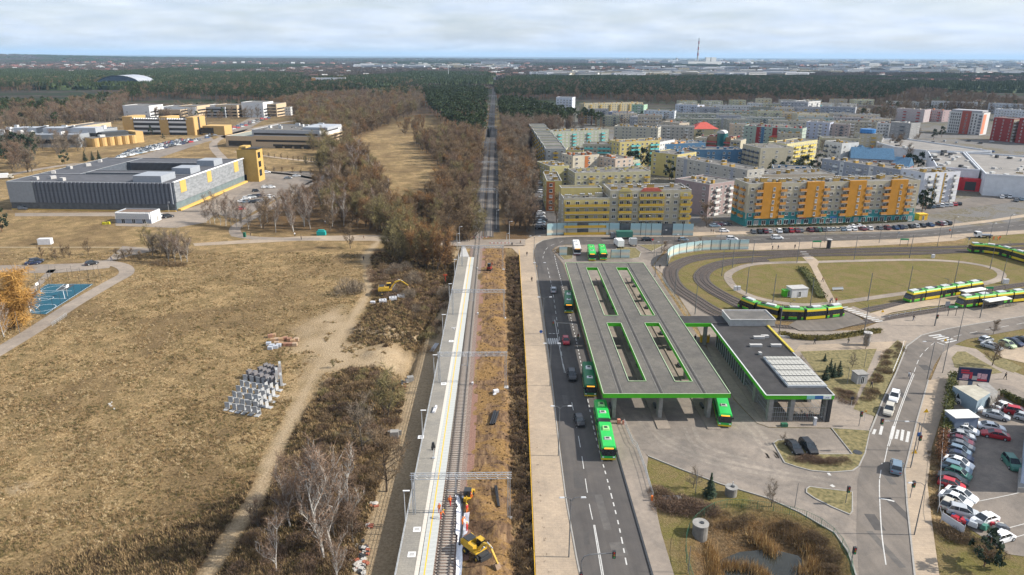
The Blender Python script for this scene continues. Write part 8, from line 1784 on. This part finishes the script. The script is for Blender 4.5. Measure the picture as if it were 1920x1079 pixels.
def wreck(px,py,label,cols):
 x,y=G(px,py); r=thing('scrap_pile',label,'scrap',(x,y,.06)); q=random.Random(px)
 for i,c in enumerate(cols*3):
  b=MB(); b.box((q.uniform(-1.3,1.3),q.uniform(-.9,.9),q.uniform(0,.5)),(q.uniform(.5,1.6),q.uniform(.4,1.1),q.uniform(.25,.7)),q.uniform(0,3),taper=(q.uniform(.5,1),q.uniform(.5,1))); b.build('scrap_piece',paint(c),r)
wreck(1806,978,'heap of blue, red and yellow car parts by the banner',['blue','red','grey']); wreck(1867,990,'orange and yellow wrecked machine parts beside the white sedan',['red','grey','beige']); wreck(1833,990,'dark green car body parts beside the heap',['green','grey','silver'])
MOVE=[('hatch','silver',(1038,548),(1038,540),'silver-white car driving in the canopy shade'),('hatch','red',(1060,634),(1062,644),'red car at the traffic light beside the canopy'),('suv','black',(1071,697),(1074,712),'black car with pale roof driving toward the camera'),('hatch','black',(1083,780),(1090,798),'black hatchback beside the articulated bus'),('suv','white',(1679,737),(1674,752),'white car on the right road'),('suv','beige',(1669,761),(1664,777),'beige car behind the white one on the right road'),('suv','steel',(1680,885),(1681,866),'blue-grey car driving away on the right road'),('sedan','black',(1481,829),(1497,848),'black sedan on the grass island, left of two'),('suv','black',(1507,829),(1525,848),'black car on the grass island, right of two'),('suv','white',(1360,448),(1385,449),'white car on the avenue, left one'),('suv','white',(1447,446),(1467,446),'white car on the avenue, right one'),('hatch','white',(1347,433),(1368,433),'white car at the left end of the shop car park'),('hatch','steel',(1270,450),(1292,449),'blue-grey car at the junction before the noise barrier'),('sedan','black',(1203,449),(1225,449),'dark car in front of the noise barrier'),('sedan','navy',(50,494),(74,492),'black car in the left parking bay, front of two'),('suv','black',(58,491),(78,489),'dark car behind it in the left parking bay'),('hatch','black',(164,495),(180,492),'single dark car before the path bend'),('hatch','white',(295,406),(310,404),'white car beside the pavilion'),('suv','black',(309,407),(322,405),'black car beside the pavilion'),('suv','grey',(38,391),(50,391),'dark car at the left end of the louvred building')]
for st,c,a,b_,l in MOVE:carp(st,c,a,b_,l,name='car')
def row(label,group,pts,cols,dirn,detail=1,styles=('hatch','sedan','suv')):
 for i,(px,py)in enumerate(pts):
  x,y=G(px,py); c=cols[i%len(cols)]if isinstance(cols,list)else rnd.choice(cols.split()); car(rnd.choice(styles),c,x,y,dirn+rnd.uniform(-.05,.05),label%c if '%s' in label else label,group,detail=detail)
xs_=(395,430,460,485,540,575,605,640,660,715,745,760,790,815,840,865,895,925,960,1010,1050,1105,1145,1195,1220,1245,1280,1310,1345,1390,1445,1465,1490)
cs_='grey black maroon silver white black red maroon grey maroon black green grey silver silver beige steel white white maroon white grey maroon blue navy grey black silver black blue maroon silver black'.split()
row('%s car in the long row before the shop fronts','cars parked before the shop fronts',[(1280+u/3,340+(292-(u-395)*.028-max(0,u-1200)*.06)/3)for u in xs_],cs_,R(86))
row('%s car in the second row before the shop fronts','cars in the second row before the shop fronts',[(1600,427.5),(1612,427),(1340,426),(1347,424),(1354,423),(1361,422)],['white','white','steel','maroon','grey','black'],R(10))
row('%s car in the shaded lot left of the yellow block','cars in the shaded lot',[(1014,402),(1013,409),(1017,414),(1014,419),(1014,424),(1013,430),(1018,372),(1016,362),(1012,345),(1012,330),(1012,355),(1010,320)],'white silver grey steel white black silver white'.split(),R(3))
row('%s car in the row below the white end block','cars below the white end block',[(1741+i*8.2,391-i*.9)for i in range(8)],'black steel grey white silver white red black'.split(),R(65))
row('%s car beside the retail hall','cars beside the retail hall',[(1878,372),(1884,370),(1892,371),(1905,378),(1915,376)],'white silver white grey steel'.split(),R(60))
row('%s car in the campus car park under the birches','cars in the campus car park',[(462,374),(472,372),(478,371),(489,370),(455,380),(464,381),(476,381),(486,380),(500,375),(508,371),(480,360),(497,353),(509,353),(470,326),(480,325),(487,327),(500,325),(556,332),(540,336),(452,394)],'white silver black navy white steel black grey silver white black white white blue black navy white silver grey red'.split(),R(20))
k=0
for j in range(6):
 for i in range(22):
  px=222+i*8.0+j*4.5+rnd.uniform(-1,1); py=297.5-i*1.75-j*2.6+(j>3)*.3
  if py<266+max(0,px-330)*.0-3 or px>386:continue
  x,y=G(px,py); car(rnd.choice(('hatch','sedan','suv')),rnd.choice('white silver black blue red grey white steel navy silver'.split()),x,y,R(60),'tiny car in the crowded campus lot behind the louvred building','cars in the crowded campus lot',detail=0); k+=1
for i in range(34):
 px=lerp(388,505,(i%17)/16); py=lerp(256,219,(i%17)/16)+(3.4 if i>16 else 0); x,y=G(px+rnd.uniform(-1,1),py); car('hatch',rnd.choice('white silver black blue red grey maroon'.split()),x,y,R(50),'tiny car along the road to the far campus row','cars along the far campus road',detail=0)
for i in range(16):x,y=G(1705+(i%8)*22,268+(i//8)*16+rnd.uniform(-3,3)); car('hatch',rnd.choice('white silver black blue'.split()),x,y,rnd.uniform(0,3),'tiny car on the roads around the shopping centre','cars around the shopping centre',detail=0)
def truck(px,py,rz,label,cab,box,L_=7.5,tarp=True):
 x,y=G(px,py); r=thing('truck',label,'truck',(x,y,.07),rz); b=MB(); b.box((L_/2-1,0,.5),(2.0,2.3,1.9),taper=(.9,.95)); b.build('cab',paint(cab),r); b=MB(); b.box((L_/2-.35,0,1.4),(.8,2.1,.8)); b.build('window',M_GLASS,r); b=MB(); b.box((-1,0,.8),(L_-2.6,2.4,2.3 if tarp else.5)); b.build('box_body',paint(box),r)
 for sx in(-L_*.3,L_*.34):
  for s in(-1,1):b=MB(); b.tube((sx,s*1.0-.15,.5),(sx,s*1.0+.15,.5),.5,n=12); b.build('wheel',M_RUBBER,r)
truck(1165,448,R(180),'dark green truck with a tarpaulin before the noise barrier','grey','green',9); truck(1160,463,R(95),'white truck parked beside the green-white bus','white','white',7); truck(1843,446,R(175),'white tipper truck on the avenue pavement','white','grey',6.5,False); truck(1186,461,R(90),'small white car-like van behind the right striped screen','white','silver',4.6); truck(1700,262,R(5),'long white trailer near the shopping centre','white','white',14); truck(8,336,R(20),'yellow and white truck at the left edge','beige','white',9)
def bus(a,b_,label,top='green',art=False,roofw=False,z=.07):
 A,B=G(*a,3.0),G(*b_,3.0); L_=math.dist(A,B); rz=math.atan2(B[1]-A[1],B[0]-A[0]); L_=17.8 if art else 11.8; r=thing('bus',label,'bus',(B[0]-math.cos(rz)*L_/2,B[1]-math.sin(rz)*L_/2,z),rz)
 GR=mat('bus_green',(.02,.42,.07),.35,.06,1,spec=.5)if top=='green' else(mat('bus_dark_green',(.01,.16,.06),.35,.1,1)if top=='dark' else paint('white')); YE=mat('tram_yellow',(.62,.46,.02))if top!='white' else paint('maroon'); RU=mat('bus_roof_unit',(.30,.62,.22),.5,.1,1)if top=='green' else paint('white')
 segs=[(-L_/2,-L_/2+7.6),(-L_/2+8.9,L_/2)]if art else[(-L_/2,L_/2)]
 for k,(x0,x1)in enumerate(segs):
  m=(x0+x1)/2; l=x1-x0; b=MB(); b.box((m,0,.28),(l,2.5,.32),mi=1); b.box((m,0,.602),(l,2.52,.6),mi=0); b.box((m,0,2.3),(l,2.52,.4),mi=0); b.box((m,0,2.702),(l-.1,2.4,.28),mi=0,taper=(.97,.86)); b.build('body',[GR,YE],r); b=MB(); b.box((m,0,1.203),(l-.03,2.49,1.095)); b.build('window_band',M_GLASS,r)
  b=MB(); n_=3
  for i in range(4):b.box((x0+l*(i+.5)/4,0,1.2),(.12,2.53,1.1))
  b.build('window_pillar',GR,r)
  for i,(u,w,hh)in enumerate(((.3,1.5,.28),(.7,1.0,.15))):b=MB(); b.box((x0+l*u,0,2.985),(w,1.3,hh),taper=(.85,.8)); b.box((x0+l*u,0,2.986+hh),(w*.4,.6,.06),mi=1); b.build('roof_unit',[RU if i==0 or roofw else M_CONCW,M_DARK],r)
  for sx in(x0+2.2,x1-2.4):
   for s in(-1,1):b=MB(); b.tube((sx,s*1.1-.16,.48),(sx,s*1.1+.16,.48),.48,n=12); b.build('wheel',M_RUBBER,r)
 if art:b=MB(); b.box((-L_/2+8.25,0,.4),(1.35,2.3,2.5)); b.build('bellows',mat('tram_black',(.02,.021,.023)),r)
 b=MB(); b.box((L_/2+.02,0,1.1),(.06,2.3,1.35)); b.build('windscreen',M_GLASS,r); b=MB(); b.box((L_/2+.03,0,2.47),(.06,1.6,.22)); b.build('destination_display',glow('display_amber',(.9,.35,.03),1.0)if 'display_amber' not in bpy.data.materials else bpy.data.materials['display_amber'],r)
 for s in(-1,1):b=MB(); b.box((L_/2+.03,s*.95,.75),(.06,.35,.18)); b.build('headlight',mat('headlight',(.75,.77,.8)),r); b=MB(); b.box((L_/2-.1,s*1.42,1.9),(.15,.25,.4)); b.build('mirror',M_DARK,r)
bus((1127,757),(1142,838),'bright green articulated bus leaving along the street',art=True); bus((1066,531),(1067,570),'dark green bus with a white roof unit at the far stop beside the canopy','dark',art=False,roofw=True); bus((1102,678),(1108,722),'dark green bus half hidden under the canopy edge','dark',roofw=True); bus((1353,747),(1361,777),'green bus under the right front corner of the canopy')
bus((1080,452),(1083,465),'white and dark red bus between the striped screens','white'); bus((1108,461),(1111,475),'green bus parked between the striped screens'); bus((1128,459),(1132,474),'green bus with white roof units beside the plain green one','green',roofw=True)
SKIN=mat('skin',(.42,.26,.19),.6,.05,4); HAIR=mat('dark_hair',(.03,.022,.016),.8,.2,5)
CL={k:mat('cloth_'+k,c,.85,.12,4)for k,c in dict(black=(.02,.02,.022),navy=(.03,.04,.08),grey=(.16,.16,.17),red=(.55,.04,.03),orange=(.85,.20,.03),white=(.65,.65,.65),brown=(.16,.09,.05),jeans=(.06,.08,.14),olive=(.10,.10,.05)).items()}; HELM={k:mat('helmet_'+k,c,.4,.04,2)for k,c in dict(red=(.6,.03,.02),yellow=(.8,.6,.03),white=(.75,.75,.75)).items()}
_pm={}
def person(px,py,pose,top,legs,rz,label,helmet=None,z=None,cat='person',group=None):
 k=(pose,top,legs,helmet)
 if k not in _pm:
  me=PEEPS[pose].copy(); me.materials.clear(); lim=1.0 if pose!='bend' else.9
  for m in(CL[legs],CL[top],SKIN,HELM[helmet]if helmet else HAIR):me.materials.append(m)
  hx=max(v.co.z for v in me.vertices)
  for f in me.polygons:
   c=f.center; f.use_smooth=True; f.material_index=(3 if c.z>hx-.13 else 2 if c.z>hx-.3 and abs(c.y)<.12 else 0 if c.z<.93 and not(abs(c.y)>.2)else 2 if c.z<.93 and abs(c.y)>.2 and c.z>.7 else 0 if c.z<.8 else 1)
  _pm[k]=me
 x,y=G(px,py,z or 0); zz=z if z is not None else max(0.06,gz(x,y)); o=ob('person',_pm[k],None,(x,y,zz),rz,label,cat,group); o.scale=(1,1,1); return o
for a in((824,962,'stand','orange','red',2.0,'worker in red-orange clothes and red helmet standing on the platform edge','red',ZPL),(826,973,'bend','orange','red',.5,'worker in red-orange clothes bending at the platform edge','yellow',ZPL),(844,948,'walk','orange','red',1.4,'worker in orange with a red helmet walking on the track','red',.3),(883,941,'stand','orange','orange',1.2,'worker in bright orange beside the small loader','red',.2),(876,962,'stand','red','orange',2.5,'worker with a yellow helmet at the end of the drain pipe','yellow',.2),(867,985,'bend','orange','orange',1.0,'worker in orange bending over the white fleece','white',.2),(876,997,'stand','red','red',2.8,'worker in red beside the excavator cabin','yellow',.2)):person(*a[:7],helmet=a[7],z=a[8])
for a in((988,481,'walk','black','grey',1.5,'cyclist-like walker in black on the cycle path, farther one'),(997,529,'walk','black','black',1.6,'person in black walking on the cycle path'),(976,459,'walk','brown','black',3.0,'person in brown at the level crossing pavement'),(1237,505,'walk','black','black',1.5,'person in black in the shade of the curved barrier'),(1303,640,'stand','black','navy',1,'person in black waiting beside the canopy arm'),(1329,640,'stand','grey','black',2,'person in grey waiting under the terminal roof edge'),(1527,646,'walk','black','black',3.1,'person in black walking on the forecourt path'),(1590,646,'walk','olive','grey',3.1,'person in olive beside the hedge path'),(1633,728,'walk','black','black',-1.6,'person in black on the path left of the shrub strip'),(1704,710,'walk','white','jeans',1.2,'person in white crossing the right road'),(1542,529,'walk','brown','black',-1.2,'person in brown on the loop cross path'),(1556,570,'stand','grey','black',2,'person in grey at the loop path junction, left'),(1559,568,'walk','navy','black',2,'person in navy at the loop path junction, middle'),(1567,569,'walk','red','black',1,'person in dark red at the loop path junction, right'),(1712,602,'walk','black','jeans',0,'person in black on the tram plaza'),(1884,712,'walk','black','black',-1.5,'person in black on the path behind the billboard'),(553,444,'walk','white','black',2,'person in white and black left of the park kiosk'),(610,421,'walk','white','navy',1,'person in white on the wood path'),(565,450,'stand','black','black',0,'person with a pushchair on the footpath'),(470,443,'stand','black','black',0,'person in black at the footpath bend'),(682,489,'walk','black','black',1.6,'person in black on the dirt track'),(682,449,'walk','brown','brown',0,'person in brown on the footpath near the trees'),(209,490,'walk','navy','jeans',.5,'person on the path above the bend'),(1333,437,'stand','black','black',0,'person in black at the shop car park, left'),(1337,438,'stand','brown','black',0,'person in brown at the shop car park'),(1448,469,'walk','black','black',0,'person walking on the upper tram platform'),(1459,468,'walk','navy','black',3,'person in navy on the upper tram platform'),(1490,467,'stand','black','black',1,'person in black waiting at the upper stop'),(1862,451,'stand','orange','orange',1,'worker in orange beside the tipper truck, left'),(1871,451,'bend','orange','orange',1,'worker in orange beside the tipper truck, middle'),(1874,450,'stand','orange','black',1,'worker in orange beside the tipper truck, right'),(812,853,'stand','black','grey',1.2,'dark figure by the covered sign on the platform'),(1780,437,'walk','orange','black',0,'person in orange on the avenue pavement')):person(*a)
for i in range(12):person(565+i*3.2+(i%3),299.5+i*.55,'walk',rnd.choice(['black','navy','grey']),'black',rnd.uniform(0,6),'dark-dressed person in the group on the campus footway',group='group walking on the campus footway')
def bicycle(px,py,rz,label,col='black',z=.2):
 x,y=G(px,py,z); r=thing('bicycle',label,'bicycle',(x,y,z),rz)
 for sx in(-.52,.52):
  b=MB(); n=14
  for i in range(n):a0,a1=2*math.pi*i/n,2*math.pi*(i+1)/n; b.tube((sx+math.cos(a0)*.33,0,.35+math.sin(a0)*.33),(sx+math.cos(a1)*.33,0,.35+math.sin(a1)*.33),.025,n=3,cap=False)
  b.build('wheel',M_RUBBER,r)
 b=MB(); b.path([(-.52,0,.35),(-.1,0,.35),(.35,0,.85),(-.2,0,.85),(-.1,0,.35)],.03,4); b.path([(.35,0,.85),(.52,0,.35)],.03,4); b.path([(.38,-.25,1.02),(.38,.25,1.02)],.02,4); b.build('frame',paint(col),r); b=MB(); b.box((-.22,0,.9),(.26,.14,.06)); b.build('saddle',M_DARK,r)
for i in range(9):bicycle(1488+i*5,778+(i%3)*4,R(80)+rnd.uniform(-.2,.2),'bicycle parked in the caged hall, number %s from the column'%'first second third fourth fifth sixth seventh eighth ninth'.split()[i],rnd.choice(['black','blue','red','silver']))
for i in range(4):bicycle(1885+i*6,576-i,.4,'bicycle beside the tram shelter, %s of four'%('first','second','third','last')[i],'grey')
def covered_sign():
 x,y=G(813,860,ZPL); r=thing('covered_sign','black-wrapped signal board on a thin post on the platform','sign',(x,y,ZPL)); b=MB(); b.tube((0,0,0),(0,0,2.2),.05,n=6); b.box((0,0,0),(.5,.4,.2)); b.build('post',M_GALV,r); b=MB(); b.box((0,0,2.2),(.75,.4,1.0),taper=(.5,.8)); b.build('hood',M_DARK,r)
covered_sign()
# ---------------------------------------------------------------- the air
def build_haze():
 b=MB(); b.box((0,29000,-6),(119000,62000,262)); m=bpy.data.materials.new('haze'); m.use_nodes=True; nt=m.node_tree; nt.nodes.clear()
 o=nt.nodes.new('ShaderNodeOutputMaterial'); v=nt.nodes.new('ShaderNodeVolumePrincipled')
 v.inputs['Color'].default_value=(0.50,0.73,1.0,1); v.inputs['Density'].default_value=3.9e-5; v.inputs['Anisotropy'].default_value=0.0
 nt.links.new(v.outputs[0],o.inputs['Volume'])
 b.build('haze',m,kind='stuff')
build_haze()
